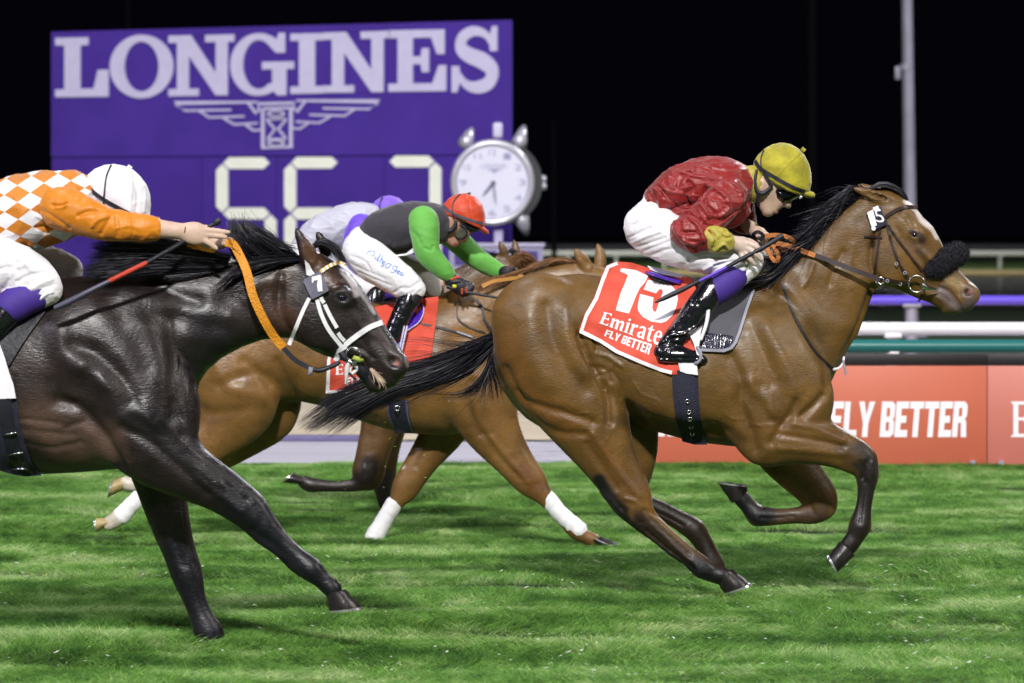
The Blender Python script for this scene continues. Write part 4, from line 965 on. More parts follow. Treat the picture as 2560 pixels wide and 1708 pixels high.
YA = 20.0
def c1(*p): return [(1200 + x / 2, 600 + y / 2) for x, y in p]           # notes taken from enlarged crops
def cb(*p): return [(1200 + x / 1.728, 900 + y / 1.728) for x, y in p]
def ch(*p): return [(1880 + x / 4, 440 + y / 4) for x, y in p]
bay = (0.134, 0.069, 0.0155); blk = (0.006, 0.005, 0.007); bayd = (0.070, 0.036, 0.010)
A = dict(
 body=[(1250,826),(1262,797),(1280,770),(1305,738),(1350,705),(1400,688),(1450,684),(1500,690),(1560,700),(1650,712),(1720,716),(1790,708),(1850,700),(1910,690),(1965,655),(2015,610),(2062,560),(2105,520),(2150,484),(2185,470),(2225,472),(2255,488),(2285,514),(2307,542),(2332,566),(2348,595),(2366,632),(2385,662),(2402,680),(2425,702),(2444,718),(2451,732),(2448,747),(2437,757),(2436,768),(2425,778),(2402,783),(2380,788),(2357,784),(2348,771),(2325,758),(2292,746),(2260,731),(2230,719),(2203,714),(2188,724),(2176,752),(2162,790),(2145,835),(2123,868),(2100,908),(2085,940),(2070,972),(2064,1002),(2056,1030),(2040,1055),(2010,1085),(1960,1112),(1900,1122),(1820,1115),(1760,1108),(1700,1096),(1650,1082),(1615,1074),(1570,1050),(1535,1030),(1500,1060),(1460,1085),(1410,1090),(1365,1078),(1315,1046),(1282,1013),(1252,970),(1236,922),(1231,880),(1236,850)],
 ctrl=[(1390,800,135,.255),(1290,880,90,.22),(1270,960,60,.15),(1440,1050,70,.11),(1540,840,150,.24),(1640,900,170,.275),(1740,920,180,.285),(1840,930,170,.26),(1900,1010,140,.24),(1960,900,130,.225),(2040,980,70,.19),(1980,820,120,.165),(1900,740,90,.12),(2050,830,85,.125),(2060,720,80,.095),(2120,760,60,.088),(2110,620,62,.072),(2170,660,56,.075),(2150,530,45,.065),(2230,640,62,.088),(2210,560,60,.095),(2270,560,50,.108),(2290,650,50,.075),(2330,660,42,.066),(2390,720,36,.060),(2425,745,28,.058),(2375,770,20,.040),(2320,735,28,.045)],
 limbs=[
  # near hind
  ([(1340,800,-.12,105),(1385,900,-.13,112),(1435,985,-.135,100),(1478,1065,-.135,76),(1520,1145,-.135,51),(1558,1210,-.135,38),(1586,1264,-.135,36)], .62, .05),
  ([(1586,1264,-.135,36),(1615,1296,-.135,24),(1665,1340,-.135,20),(1720,1388,-.135,20),(1756,1420,-.135,25)], .85, .02),
  ([(1540,1240,-.135,13),(1552,1262,-.135,16),(1590,1300,-.135,17),(1640,1345,-.135,11),(1700,1395,-.135,10)], .7, .015),
  ([(1756,1420,-.135,26),(1782,1434,-.135,20),(1806,1440,-.135,22)], .9, .012),
  ([(1500,1195,-.135,8),(1520,1225,-.135,9),(1545,1250,-.135,15)], .8, .02),
  # far hind
  ([(1400,850,.12,95),(1500,980,.13,92),(1560,1060,.135,64),(1578,1130,.135,46),(1572,1195,.135,33),(1556,1242,.135,30)], .62, .05),
  ([(1556,1242,.135,30),(1600,1255,.135,21),(1655,1278,.135,20),(1705,1305,.135,21),(1738,1326,.135,26)], .85, .02),
  ([(1738,1326,.135,26),(1760,1360,.135,22),(1776,1396,.135,24),(1790,1420,.135,25)], .9, .012),
  ([(1510,1222,.135,12),(1530,1236,.135,15),(1556,1246,.135,20)], .8, .02),
  # near fore
  ([(1900,860,-.15,90),(1975,975,-.165,78),(1992,1040,-.165,60)], .55, .06),
  ([(1880,960,-.16,85),(1915,1060,-.165,72),(1925,1100,-.165,48)], .5, .05),
  ([(1950,1085,-.165,60),(2010,1095,-.165,54),(2070,1112,-.165,43),(2125,1135,-.165,34),(2160,1155,-.165,31)], .72, .035),
  ([(2158,1150,-.165,31),(2168,1185,-.165,27),(2166,1215,-.165,20),(2162,1250,-.165,17),(2156,1285,-.165,19),(2150,1315,-.165,27)], .9, .015),
  ([(2150,1315,-.165,27),(2138,1342,-.165,20),(2122,1365,-.165,22)], .9, .012),
  # far fore
  ([(1930,1060,.15,70),(1955,1130,.16,54),(2005,1190,.16,42),(2045,1235,.16,32),(2055,1268,.16,29)], .72, .04),
  ([(2055,1268,.16,29),(2030,1284,.16,24),(1990,1289,.16,18),(1940,1292,.16,19),(1893,1290,.16,25)], .9, .015),
  ([(1893,1290,.16,25),(1868,1262,.16,18),(1852,1243,.16,20)], .9, .012)],
 lumps=[((2290,586,-.088),(24,17,.022),dict(rot=25,k=.02)),((2290,586,.088),(24,17,.022),dict(rot=25,k=.02)),
  ((2232,650,-.075),(52,62,.030),dict(rot=20,k=.03)),((2232,650,.075),(52,62,.030),dict(rot=20,k=.03)),
  ((2425,738,-.044),(26,24,.022),dict(rot=30,k=.014)),((2425,738,.044),(26,24,.022),dict(rot=30,k=.014)),
  ((2030,1000,-.14),(42,52,.06),dict(rot=0,k=.04)),((2030,1000,.14),(42,52,.06),dict(rot=0,k=.04)),
  ((1330,760,-.13),(85,60,.10),dict(rot=-30,k=.06)),((1330,760,.13),(85,60,.10),dict(rot=-30,k=.06)),
  ((1700,960,-.22),(140,90,.06),dict(rot=8,k=.05)),((1700,960,.22),(140,90,.06),dict(rot=8,k=.05))],
 cuts=[((2418,731,-.068),(12,9,.020),dict(rot=35,k=.006)),((2418,731,.068),(12,9,.020),dict(rot=35,k=.006)),
  ((2286,587,-.125),(10,7,.030),dict(rot=20,k=.01)),((2286,587,.125),(10,7,.030),dict(rot=20,k=.01))],
 strokes=[
  (c1((500,470),(535,560),(575,650),(620,730),(640,800),(645,900)), 9, -.020),(c1((560,440),(580,520),(570,600),(600,660)), 7, -.008),(c1((480,430),(505,520),(530,590)),6,-.007),
  (c1((130,640),(200,780),(320,830),(450,860),(560,900)), 10, -.010),(c1((180,760),(260,880),(380,950),(520,960)), 9, -.007),
  (c1((330,330),(355,480),(420,620),(520,740)), 16, -.009),(c1((240,400),(250,560),(330,700)), 26, .010),(c1((430,350),(450,500),(520,650)), 16, .008),
  (c1((560,960),(620,1050),(700,1160),(790,1270)), 7, .006),(c1((530,1010),(600,1110),(680,1230)), 8, -.006),
  (c1((1240,580),(1290,700),(1285,820),(1330,930),(1360,1040)), 13, -.014),(c1((1130,640),(1180,760),(1180,860)), 24, .006),
  (c1((1440,240),(1560,330),(1650,470),(1720,600),(1725,720)), 13, -.010),(c1((1420,440),(1500,580),(1560,720)), 20, .010),(c1((1350,420),(1420,600),(1450,700)), 14, -.008),
  (c1((1380,720),(1420,860),(1500,900),(1560,830)), 10, -.006),(c1((1330,700),(1400,780),(1440,860)), 14, .010),
  (c1((1960,240),(1900,420),(1830,560),(1770,680)), 9, -.012),(c1((1540,240),(1620,330),(1680,420)), 24, .008),(c1((1560,130),(1500,230),(1480,330)), 12, .006),
  (c1((650,760),(780,880),(950,940),(1100,980)), 12, -.007),(c1((700,560),(740,700),(860,820)), 22, .005),(c1((1140,930),(1230,960),(1300,1000)), 14, -.008),
  (c1((1700,770),(1640,830),(1590,870)), 9, -.014),(c1((1560,800),(1530,870),(1480,930),(1440,1000)), 9, -.012),(c1((1400,1060),(1440,990),(1470,900)), 12, .004),
  (c1((1480,960),(1640,985),(1800,1020)), 6, -.006),(c1((1520,900),(1650,930),(1800,990)), 8, .006),(c1((1480,1030),(1640,1040),(1800,1060)), 8, .005),
  (ch((1200,620),(1170,780),(1180,930),(1260,1040)), 6, -.009),(ch((1640,720),(1760,830),(1850,930)), 6, .006),(ch((1560,640),(1640,780),(1760,920)),7,-.005),(ch((1480,380),(1560,430),(1600,500)),8,-.006),
  (ch((1850,1110),(1960,1160),(2040,1260),(2100,1360)), 4, -.008),(ch((1700,1170),(1850,1220),(2020,1330)), 6, .004),(ch((1960,960),(2040,1080),(2060,1180)), 7, -.005),
  (cb((520,560),(600,640),(700,720)), 6, .006),(cb((700,640),(790,730),(900,830)), 5, -.005),(cb((740,700),(830,790),(910,860)), 4, .004),
  ([(1602,1312),(1660,1362),(1730,1414)], 4, -.006),([(2153,1200),(2146,1250),(2141,1300)], 4, -.005),([(1990,1296),(1940,1300),(1905,1300)], 4, -.004),([(1610,1268),(1660,1292),(1710,1318)], 4, -.005),([(2140,1150),(2150,1170),(2145,1190)], 5, -.005),([(2170,1150),(2176,1180)], 5, .005),([(1560,1240),(1590,1250),(1600,1290)], 5, .005),([(1548,1262),(1570,1290)], 5, -.006),([(2030,1262),(2040,1290)], 5, -.004),([(1735,1405),(1745,1440)], 5, .004),
  (cb((1655,430),(1640,480),(1650,520)), 5, -.006),
  (c1((1340,910),(1400,918),(1470,905),(1500,880)), 2.2, .003),(c1((1300,790),(1340,850),(1330,920)), 2.2, .0025),(c1((1420,640),(1460,700),(1440,780),(1480,840)), 2.2, .0025),(c1((760,700),(800,760),(880,790),(900,850)), 2.2, .002),(c1((600,880),(640,940),(620,1010)), 2.2, .0025),(c1((430,840),(480,860),(540,850)), 2.2, .0025),(c1((1200,840),(1240,880),(1300,890)), 2.2, .0025),
  (c1((470,480),(500,560),(545,620)), 3, -.004),(c1((500,480),(530,560),(570,620)), 3, .004),(c1((530,520),(560,600),(610,670)), 3, -.005),(c1((580,560),(640,580),(700,620)), 4, .006),(c1((560,620),(620,640),(650,700)), 4, -.007),(c1((590,660),(640,640),(670,600)), 3, .005),(c1((640,640),(690,700),(700,780)), 4, -.004),
  (ch((1700,760),(1760,860),(1800,900)), 2, .002),(ch((1600,850),(1680,900),(1720,960)), 2, .002),(ch((1380,560),(1330,640),(1330,720)), 3, .002),(ch((1420,520),(1480,600),(1500,700),(1560,800)), 3, -.003),(ch((900,760),(820,900),(760,1080)), 6, -.006),(ch((1000,700),(960,900),(1000,1100)), 10, .004),(ch((600,880),(560,1000),(500,1100)), 5, .005)],
 base=bay,
 deep=1.5,
 paint=[
  (c1((1100,640),(1300,500),(1500,400),(1650,500)), 60, (0.14,0.083,0.026), .5),(c1((150,500),(200,760),(420,900)), 50, (0.145,0.062,0.012), .8),(c1((560,1000),(680,1150),(780,1270)), 40, (0.13,0.056,0.012), .6),(c1((1350,900),(1550,950),(1800,1010)), 40, (0.125,0.058,0.013), .6),(c1((700,900),(1000,960),(1300,1020)), 22, bayd, .7),  # last row deepens the belly shade in the coat colour
  (c1((1540,240),(1600,140),(1680,60)), 16, bayd, .5),
  ([(1500,1200),(1530,1245),(1560,1275)], 16, blk, .9, -1),([(1600,1300),(1640,1335),(1700,1385),(1755,1420),(1815,1450)], 28, (0.018,0.011,0.009), .9, -1),([(1745,1418),(1815,1450)], 34, blk, 1, -1),([(1495,1200),(1528,1262),(1598,1335),(1680,1398),(1740,1430)], 15, blk, .95, -1),
  ([(1540,1240),(1620,1262),(1700,1300),(1740,1330),(1790,1420)], 36, blk, .9, 1),([(1560,1080),(1575,1180)], 40, bayd, .6, 1),  # far thigh darkened too, its shadow put into the coat colour
  ([(2150,1140),(2170,1185),(2160,1260),(2150,1320),(2110,1380)], 40, blk, .95, -1),([(2100,1125),(2140,1140)], 18, bayd, .8, -1),
  ([(2060,1265),(2050,1290)], 24, (0.05,0.03,0.022), .8, 1),([(2030,1290),(1920,1292)], 22, (0.045,0.026,0.018), .85, 1),([(1910,1292),(1890,1290),(1840,1235)], 34, blk, 1, 1),([(1950,1150),(2040,1240)], 40, bayd, .6, 1),  # last row puts the far forearm's shadow into the coat colour
  (ch((1900,1150),(2060,1330),(2180,1300)), 18, (0.11,0.085,0.085), .85),(ch((2150,1150),(2200,1250)), 18, (0.10,0.07,0.065), .8),(ch((1950,1010),(2080,1100)), 16, (0.30,0.21,0.10), .6),
  (ch((1600,560),(1680,600),(1700,640)), 11, (0.03,0.02,0.02), .9),(ch((1560,700),(1700,740)), 20, (0.14,0.09,0.07), .5),
  (ch((1530,255),(1640,350),(1700,450),(1800,530),(1850,620)), 7, (0.62,0.55,0.52), .9),(ch((1880,640),(1930,720)), 4, (0.5,0.45,0.42), .8),
  ([(2417,731),(2421,733)], 8, (0.02,0.010,0.010), 1),([(2423,728),(2426,730)], 4, (0.50,0.16,0.13), .9),
  (ch((1240,360),(1200,560),(1180,700)), 10, bayd, .5)],
 eyes=[(2287,588,-.088,.019),(2287,588,.088,.019)],
 hooves=[((1787,1450),(1829,1422),(1806,1484),(1876,1459),-.135),((1778,1420),(1806,1410),(1786,1452),(1836,1448),.135),
  ((2098,1352),(2137,1388),(2070,1386),(2094,1432),-.165),((1869,1241),(1829,1257),(1873,1218),(1795,1209),.16)],
)
# ears laid back
A['limbs'] += [([(2222,500,-.055,15),(2192,492,-.07,12),(2160,480,-.075,7),(2133,471,-.075,2.5)], .8, .015),([(2222,500,.055,15),(2196,484,.07,12),(2170,472,.075,7),(2146,462,.075,2.5)], .8, .015)]
A['cutchains'] = [([(2212,497,-.075,6),(2185,489,-.088,5),(2160,480,-.09,2)], .8, .005)]
M_bay = coat_mat('bay coat')
hA, bvA, VA_, QA_ = horse('race_horse', YA, A, 'bay horse with black tail and black fleece noseband leading the race', M_bay)
hair('mane', [[(2168,487,-.02),(2130,470,-.03),(2095,500,-.03),(2070,530,-.02)],[(2130,515,-.02),(2080,520,-.04),(2040,545,-.03),(2015,590,-.02)],[(2100,545,-.02),(2045,560,-.05),(2015,600,-.03),(1990,635,0)],[(2060,585,-.03),(2015,610,-.06),(1975,640,-.05),(1930,670,-.02)],
  [(2030,615,-.04),(1985,640,-.07),(1945,680,-.07),(1890,700,-.03)],[(1990,650,-.06),(1950,685,-.08),(1900,705,-.08),(1840,708,-.05)],[(1950,680,-.07),(1905,705,-.09),(1860,718,-.09),(1800,712,-.06)]],
  3200, M_hair, YA, hA, 0.0030, 9, 5, .45, .35, jit=5.0, wisp=1.0)
hair('mane_crest', [[(2166,482,0),(2140,470,0),(2110,484,0)],[(2130,505,0),(2095,495,0),(2070,515,0)],[(2090,535,0),(2050,535,0),(2020,560,0)],[(2050,575,0),(2010,580,0),(1985,600,0)],[(2010,615,0),(1975,615,0),(1950,645,0)],[(1960,660,0),(1925,660,0),(1890,690,0)]],
  1700, M_hair, YA, hA, 0.0028, 7, 6, .6, .35, jit=6, wisp=.6)
hair('forelock', [[(2170,478,-.05),(2205,463,-.055),(2245,478,-.05),(2268,504,-.035)],[(2168,474,-.02),(2208,456,-.02),(2250,474,-.02),(2270,503,-.01)],[(2170,474,.03),(2208,460,.03),(2250,478,.03),(2270,506,.02)]],
  380, M_hair, YA, hA, 0.003, 8, 7, .5, .08, jit=2.0)
hair('tail', [[(1252,824,0),(1185,856,-.05),(1090,896,-.08),(960,930,-.08),(850,978,-.06),(738,1060,-.04)],[(1246,835,-.01),(1175,885,-.06),(1070,930,-.10),(960,968,-.10),(860,1010,-.08),(760,1080,-.06)],
  [(1244,848,-.01),(1170,898,-.06),(1080,944,-.10),(975,968,-.10),(890,1020,-.08),(790,1075,-.05)],[(1240,860,0),(1188,918,-.04),(1118,952,-.06),(1010,990,-.06),(930,1022,-.05),(845,1088,-.04)]],
  3000, M_hair, YA, hA, 0.0024, 16, 8, .14, .55, jit=4.0, wisp=1.1)
hair('tail_wisps', [[(1240,845,0),(1235,900,-.02),(1250,945,0),(1255,985,.02)],[(1236,870,0),(1225,920,.0),(1235,970,0),(1240,1010,.02)],[(1236,880,0),(1200,950,-.02),(1150,985,0),(1070,985,0)]],
  420, M_hair, YA, hA, 0.0022, 10, 9, .5, .5, jit=5, wisp=1.2)
hair('tail_flyaways', [[(1230,840,-.05),(1150,860,-.1),(1060,850,-.12),(960,850,-.1)],[(1200,870,-.08),(1120,890,-.12),(1040,880,-.14),(980,900,-.1)]], 46, M_hair, YA, hA, 0.0018, 12, 19, .8, .5, jit=8, wisp=1.2)
me = MB().tube([P(x, y, YA) for x, y in ((1262,822),(1235,842),(1205,868),(1165,893),(1110,920))], [.030, .030, .026, .020, .006], 12).mesh('tail_dock'); obj('tail_dock', me, M_hair, hA, base_of(me))
# ================================================================== RIDERS AND TACK
def sculpt(Y0, items, h=0.006, strk=None, folds=None, noise_amp=0.0, noise_sc=9, relax_it=2, grow=0.0, seed=0, minv=100, nst=(1, 1, 1)):
    xs = []; ys = []; zs = [0.0]; R = 0
    for it in items:
        if it[0].endswith('c'):
            for p in it[1]: xs += [p[0] - p[3], p[0] + p[3]]; ys += [p[1] - p[3], p[1] + p[3]]; r = p[3] * Y0 / FPX * max(1, it[2]); zs += [p[2] - r, p[2] + r]
        elif it[0].endswith('e'):
            c, r = it[1], it[2]; m = max(r[0], r[1]); xs += [c[0] - m, c[0] + m]; ys += [c[1] - m, c[1] + m]; zs += [c[2] - r[2], c[2] + r[2]]
        elif not it[0].startswith('-'):
            for p in it[1]: xs.append(p[0]); ys.append(p[1])
            for c in it[2]: zs += [-c[3], c[3]]
    m = (grow + 0.03) * FPX / Y0
    a = P(min(xs) - m, max(ys) + m, Y0); b = P(max(xs) + m, min(ys) - m, Y0)
    v = Vol((a.x, Y0 + min(zs) - 0.03 - grow, a.z), (b.x, Y0 + max(zs) + 0.03 + grow, b.z), h, Y0)
    for it in items:
        t = it[0]; sub = t.startswith('-')
        if t.endswith('c'): v.chain(it[1], it[2], it[3] if len(it) > 3 else 0.015, grow=0 if sub else grow, sub=sub)
        elif t.endswith('e'): v.ell(it[1], it[2], sub=sub, grow=0 if sub else grow, **(it[3] if len(it) > 3 else {}))
        else: v.slab(it[1], it[2], it[3] if len(it) > 3 else 0.01, sub=sub)
    V, Q = v.mesh(relax_it, minv)
    if noise_amp:
        N = vnormals(V, Q); V = V + N * (noise_amp * fnoise(V, noise_sc, seed, nst))[:, None]
    if folds:
        amp, sc_, st_ = folds; N = vnormals(V, Q); a = 1 - np.abs(fnoise(V, sc_, seed + 20, st_)) * 1.6; b = 1 - np.abs(fnoise(V, sc_ * 1.9, seed + 40, st_)) * 1.6
        V = V + N * (amp * (np.clip(a, -0.4, 1)**3 + 0.45 * np.clip(b, -0.3, 1)**3))[:, None]
    if strk: V = strokes(V, Q, [(r_[0], r_[1] * .85, r_[2] * 1.4, *r_[3:]) for r_ in strk], Y0)
    if noise_amp or strk: V = relax(V, Q, 1, 0.2)
    return V, Q
def part(name, Y0, items, mat, parent, h=0.006, cols=None, **k):
    V, Q = sculpt(Y0, items, h, **k); o = piece(name, V, Q, mat, parent, cols); return o, V, Q
def person(Y0, items, label, h=0.005, skin=(0.60, 0.42, 0.32), paint=(), group='jockeys riding in the race', **k):
    V, Q = sculpt(Y0, items, h, **k); px = pxof(V); C = np.tile(np.array(skin), (len(V), 1)) * (1 + 0.06 * fnoise(V, 8, 2))[:, None]
    for pts, w, col, st in paint:
        pw = np.array(pts, float); d = seg_dist(px, pw) / w; t = np.clip((1.25 - d) * 1.6, 0, st)[:, None]; C = C * (1 - t) + np.array(col) * t
    me = mesh_np('person', V, Q, cols=np.clip(C, 0, 1)); o = obj('person', me, M_skin, None, base_of(me)); meta(o, label, 'jockey', group); return o, V, Q
M_skin = mk('skin', (1, 1, 1), 0.5, var=0.07, vscale=25, attr=True, bump=0.15, bscale=120, spec=0.4)
def satin(name, col, rough=0.38, col2=None, bs=7):
    m = mk(name, col, rough + 0.12, var=0.06, vscale=5, bump=0.0, sheen=0.35, spec=0.38); nt = m.node_tree; b = nt.nodes['Principled BSDF']
    tc = nt.nodes.new('ShaderNodeTexCoord'); mp = nt.nodes.new('ShaderNodeMapping'); mp.inputs['Rotation'].default_value = (0, 0.7, 0); mp.inputs['Scale'].default_value = (0.8, 1, 2.2); nt.links.new(tc.outputs['Object'], mp.inputs[0])
    n = nt.nodes.new('ShaderNodeTexNoise'); n.inputs['Scale'].default_value = bs; n.inputs['Detail'].default_value = 2.5; n.inputs['Distortion'].default_value = 0.9; nt.links.new(mp.outputs[0], n.inputs['Vector']); n.noise_type = 'RIDGED_MULTIFRACTAL'; n.normalize = True
    bp = nt.nodes.new('ShaderNodeBump'); bp.inputs['Strength'].default_value = 0.30; bp.inputs['Distance'].default_value = 0.025; nt.links.new(n.outputs[0], bp.inputs['Height'])
    nf = nt.nodes.new('ShaderNodeTexNoise'); nf.noise_type = 'RIDGED_MULTIFRACTAL'; nf.normalize = True; nf.inputs['Scale'].default_value = bs * 2.6; nf.inputs['Detail'].default_value = 2; nf.inputs['Distortion'].default_value = 0.7; nt.links.new(mp.outputs[0], nf.inputs['Vector'])
    bf = nt.nodes.new('ShaderNodeBump'); bf.inputs['Strength'].default_value = 0.22; bf.inputs['Distance'].default_value = 0.010; nt.links.new(nf.outputs[0], bf.inputs['Height']); nt.links.new(bf.outputs[0], bp.inputs['Normal'])
    n2 = nt.nodes.new('ShaderNodeTexNoise'); n2.inputs['Scale'].default_value = 420; nt.links.new(tc.outputs['Object'], n2.inputs['Vector'])
    b2 = nt.nodes.new('ShaderNodeBump'); b2.inputs['Strength'].default_value = 0.12; b2.inputs['Distance'].default_value = 0.001; nt.links.new(n2.outputs[0], b2.inputs['Height']); nt.links.new(bp.outputs[0], b2.inputs['Normal']); nt.links.new(b2.outputs[0], b.inputs['Normal'])
    return m
M_redsilk = satin('red satin', (0.235, 0.013, 0.013), 0.30, bs=9); M_gold = satin('gold satin', (0.40, 0.34, 0.05)); M_breech = satin('white breeches cloth', (0.78, 0.76, 0.80), 0.6)
M_velvet = mk('gold velvet', (0.34, 0.30, 0.014), 0.75, var=0.35, vscale=12, sheen=0.5, bump=0.3, bscale=60)
M_boot = mk('black patent leather', (0.006, 0.006, 0.010), 0.22, coat=0.5, coatr=0.10, bump=0.5, bscale=14, stretch=(1, 1, 1.5))
M_purple = mk('violet stretch cloth', (0.055, 0.022, 0.26), 0.7, var=0.1, vscale=12, bump=0.2, bscale=150)
M_blk = mk('black nylon', (0.012, 0.012, 0.020), 0.5, bump=0.2, bscale=150)
M_web = mk('dark webbing', (0.018, 0.018, 0.040), 0.75, bump=0.6, bscale=200, stretch=(1, 1, 1))
M_goggle = mk('dark goggle lens', (0.004, 0.004, 0.006), 0.12, spec=0.4)
M_brown = mk('dark brown leather', (0.030, 0.016, 0.014), 0.35, var=0.3, vscale=40)
M_orange = mk('orange rubber grip', (0.52, 0.18, 0.045), 0.6, bump=0.6, bscale=160, var=0.12, vscale=30)
M_metal = mk('bright steel', (0.62, 0.62, 0.64), 0.22, metal=1.0)
M_cloth_red = mk('red number cloth', (0.66, 0.075, 0.04), 0.75, var=0.08, vscale=12, bump=0.25, bscale=18, sheen=0.1)
M_cloth_white = mk('white cloth print', (0.82, 0.80, 0.84), 0.75, bump=0.2, bscale=18)
M_pad = mk('grey saddle pad', (0.085, 0.085, 0.105), 0.7, bump=0.3, bscale=220, var=0.1, vscale=8)
M_padedge = mk('light grey binding', (0.30, 0.30, 0.36), 0.6)
M_gloss = mk('glossy violet saddle', (0.07, 0.02, 0.42), 0.16, coat=0.5)
M_fleece = mk('black fleece', (0.005, 0.004, 0.010), 0.95, sheen=0.08, bump=1.0, bscale=130)
j = lambda *p: [(1540 + x / 4, 330 + y / 4) for x, y in p]
k4 = lambda *p: [(1440 + x / 4, 620 + y / 4) for x, y in p]

# ---------------------------------------------------------------- lead rider
face = [(1990,486),(1984,492),(1981,499),(1979,509),(1978,517),(1974,522),(1966,521),(1960,518),(1954,521),(1949,525),(1945,529),(1946,534),(1940,535),(1934,536),(1929,541),(1918,543),(1908,538),(1899,522),(1893,506),(1886,488),(1880,455),(1890,410),(1930,385),(1980,400),(2000,440),(1998,470)]
fctrl = [(1940,440,52,.078),(1925,480,42,.072),(1905,480,30,.066),(1955,495,30,.060),(1928,518,22,.052),(1925,533,14,.034),(1972,512,9,.017),(1985,488,14,.04),(1949,525,9,.026),(1940,532,9,.028)]
handR = [('c', [(1805,598,-.225,15),(1826,603,-.22,13),(1848,611,-.215,17),(1866,619,-.21,16)], .75, .01), ('c', [(1858,604,-.205,12),(1864,628,-.215,12)], .8, .01),
 ('c', [(1868,608,-.225,7.5),(1890,617,-.235,7),(1908,631,-.225,5.2)], 1, .004), ('c', [(1868,619,-.225,7.5),(1885,633,-.240,6.8),(1903,650,-.225,4.8)], 1, .004),
 ('c', [(1862,629,-.22,7.2),(1873,646,-.237,6.5),(1887,662,-.225,4.6)], 1, .004), ('c', [(1852,631,-.215,6.8),(1857,646,-.228,6),(1866,659,-.22,4.3)], 1, .004), ('c', [(1846,601,-.195,8),(1872,603,-.18,7.5),(1892,613,-.185,5.8)], 1, .004)]
handR = [(t_[0], [(p_[0], p_[1], p_[2] - .055, p_[3]) for p_ in t_[1]], *t_[2:]) for t_ in handR]
handL = [('c', [(1868,560,.14,14),(1880,574,.08,12),(1893,581,.03,14),(1905,587,.01,13)], .8, .01), ('c', [(1900,580,.0,7),(1915,586,-.01,6.5),(1922,594,-.005,5)], 1, .004), ('c', [(1898,590,.0,7),(1910,596,-.012,6),(1916,602,.0,5)], 1, .004), ('c', [(1892,596,.0,6),(1902,603,-.01,5.5),(1905,608,.0,4.5)], 1, .004)]
torso = [('c', [(1655,505,0,46),(1700,482,0,58),(1755,466,0,62),(1805,464,0,66),(1832,468,0,51)], 1.35, .03), ('c', [(1668,528,0,26),(1740,528,0,40),(1812,532,0,36),(1845,522,0,26)], 1.7, .03)]
armR = [('c', [(1825,488,-.17,42),(1778,535,-.225,40),(1718,582,-.255,36)], .95, .03), ('c', [(1712,580,-.265,37),(1742,592,-.275,34),(1772,597,-.28,25)], .95, .02)]
armL = [('c', [(1830,490,.17,42),(1850,540,.21,32),(1872,565,.16,17)], .95, .03)]
pelvis = [('c', [(1645,520,0,44),(1622,562,0,60)], 1.25, .03)]
thR = [('c', [(1622,572,-.07,60),(1690,605,-.13,56),(1760,630,-.165,47),(1830,648,-.18,38),(1876,654,-.18,30)], .9, .03), ('c', [(1874,656,-.18,30),(1835,688,-.21,32),(1785,728,-.24,31)], .9, .02)]
thL = [('c', [(1630,570,.07,56),(1710,595,.15,50),(1800,620,.20,42),(1868,640,.22,30)], .9, .03), ('c', [(1866,642,.22,30),(1830,690,.235,31),(1785,735,.25,30)], .9, .02)]
footR = [('c', [(1782,724,-.25,31),(1750,766,-.26,32),(1712,815,-.268,27),(1683,850,-.27,24),(1662,872,-.27,22)], .95, .012), ('c', [(1650,882,-.27,17),(1682,886,-.28,18),(1715,889,-.288,15),(1742,896,-.29,10),(1762,902,-.29,6)], 1.2, .018), ('c', [(1648,896,-.275,8),(1700,903,-.285,6),(1758,905,-.29,4)], 2.6, .008)]
footL = [('c', [(1782,735,.25,30),(1740,800,.265,28),(1700,850,.27,22),(1680,880,.27,20)], .95, .012), ('c', [(1672,890,.27,16),(1730,895,.28,13),(1756,900,.28,9)], 1.2, .02)]
def shrink(items, f=0.80): return [(t[0], [(p[0], p[1], p[2], p[3] * f) for p in t[1]], *t[2:]) for t in items]
pA, _, _ = person(YA, [('s', face, fctrl, .006), ('e', (1904,461,-.074), (9,16,.012), dict(rot=20, k=.006)), ('-e', (1903,461,-.09), (4.5,9,.010), dict(rot=20, k=.004)), ('e', (1904,461,.074), (9,16,.012), dict(rot=20, k=.006)), ('c', [(1850,465,0,36),(1885,463,0,33),(1915,468,0,36)], 1.0, .02)]
   + shrink(torso) + shrink(armR, .68) + shrink(armL, .68) + shrink(pelvis) + shrink(thR) + shrink(thL) + shrink(footR, .8) + shrink(footL, .8) + handR + handL,
   'jockey in red silks, gold helmet and white breeches crouched over the leading horse', 0.0048, paint=[([(1944,528),(1950,527)], 4, (0.42,0.12,0.11), .8), ([(1903,461),(1904,462)], 5, (0.40,0.20,0.16), .6), ([(1886,440),(1890,470)], 9, (0.05,0.03,0.02), .8), ([(1825,600),(1860,618),(1900,640)], 40, (0.60,0.47,0.40), .9)])
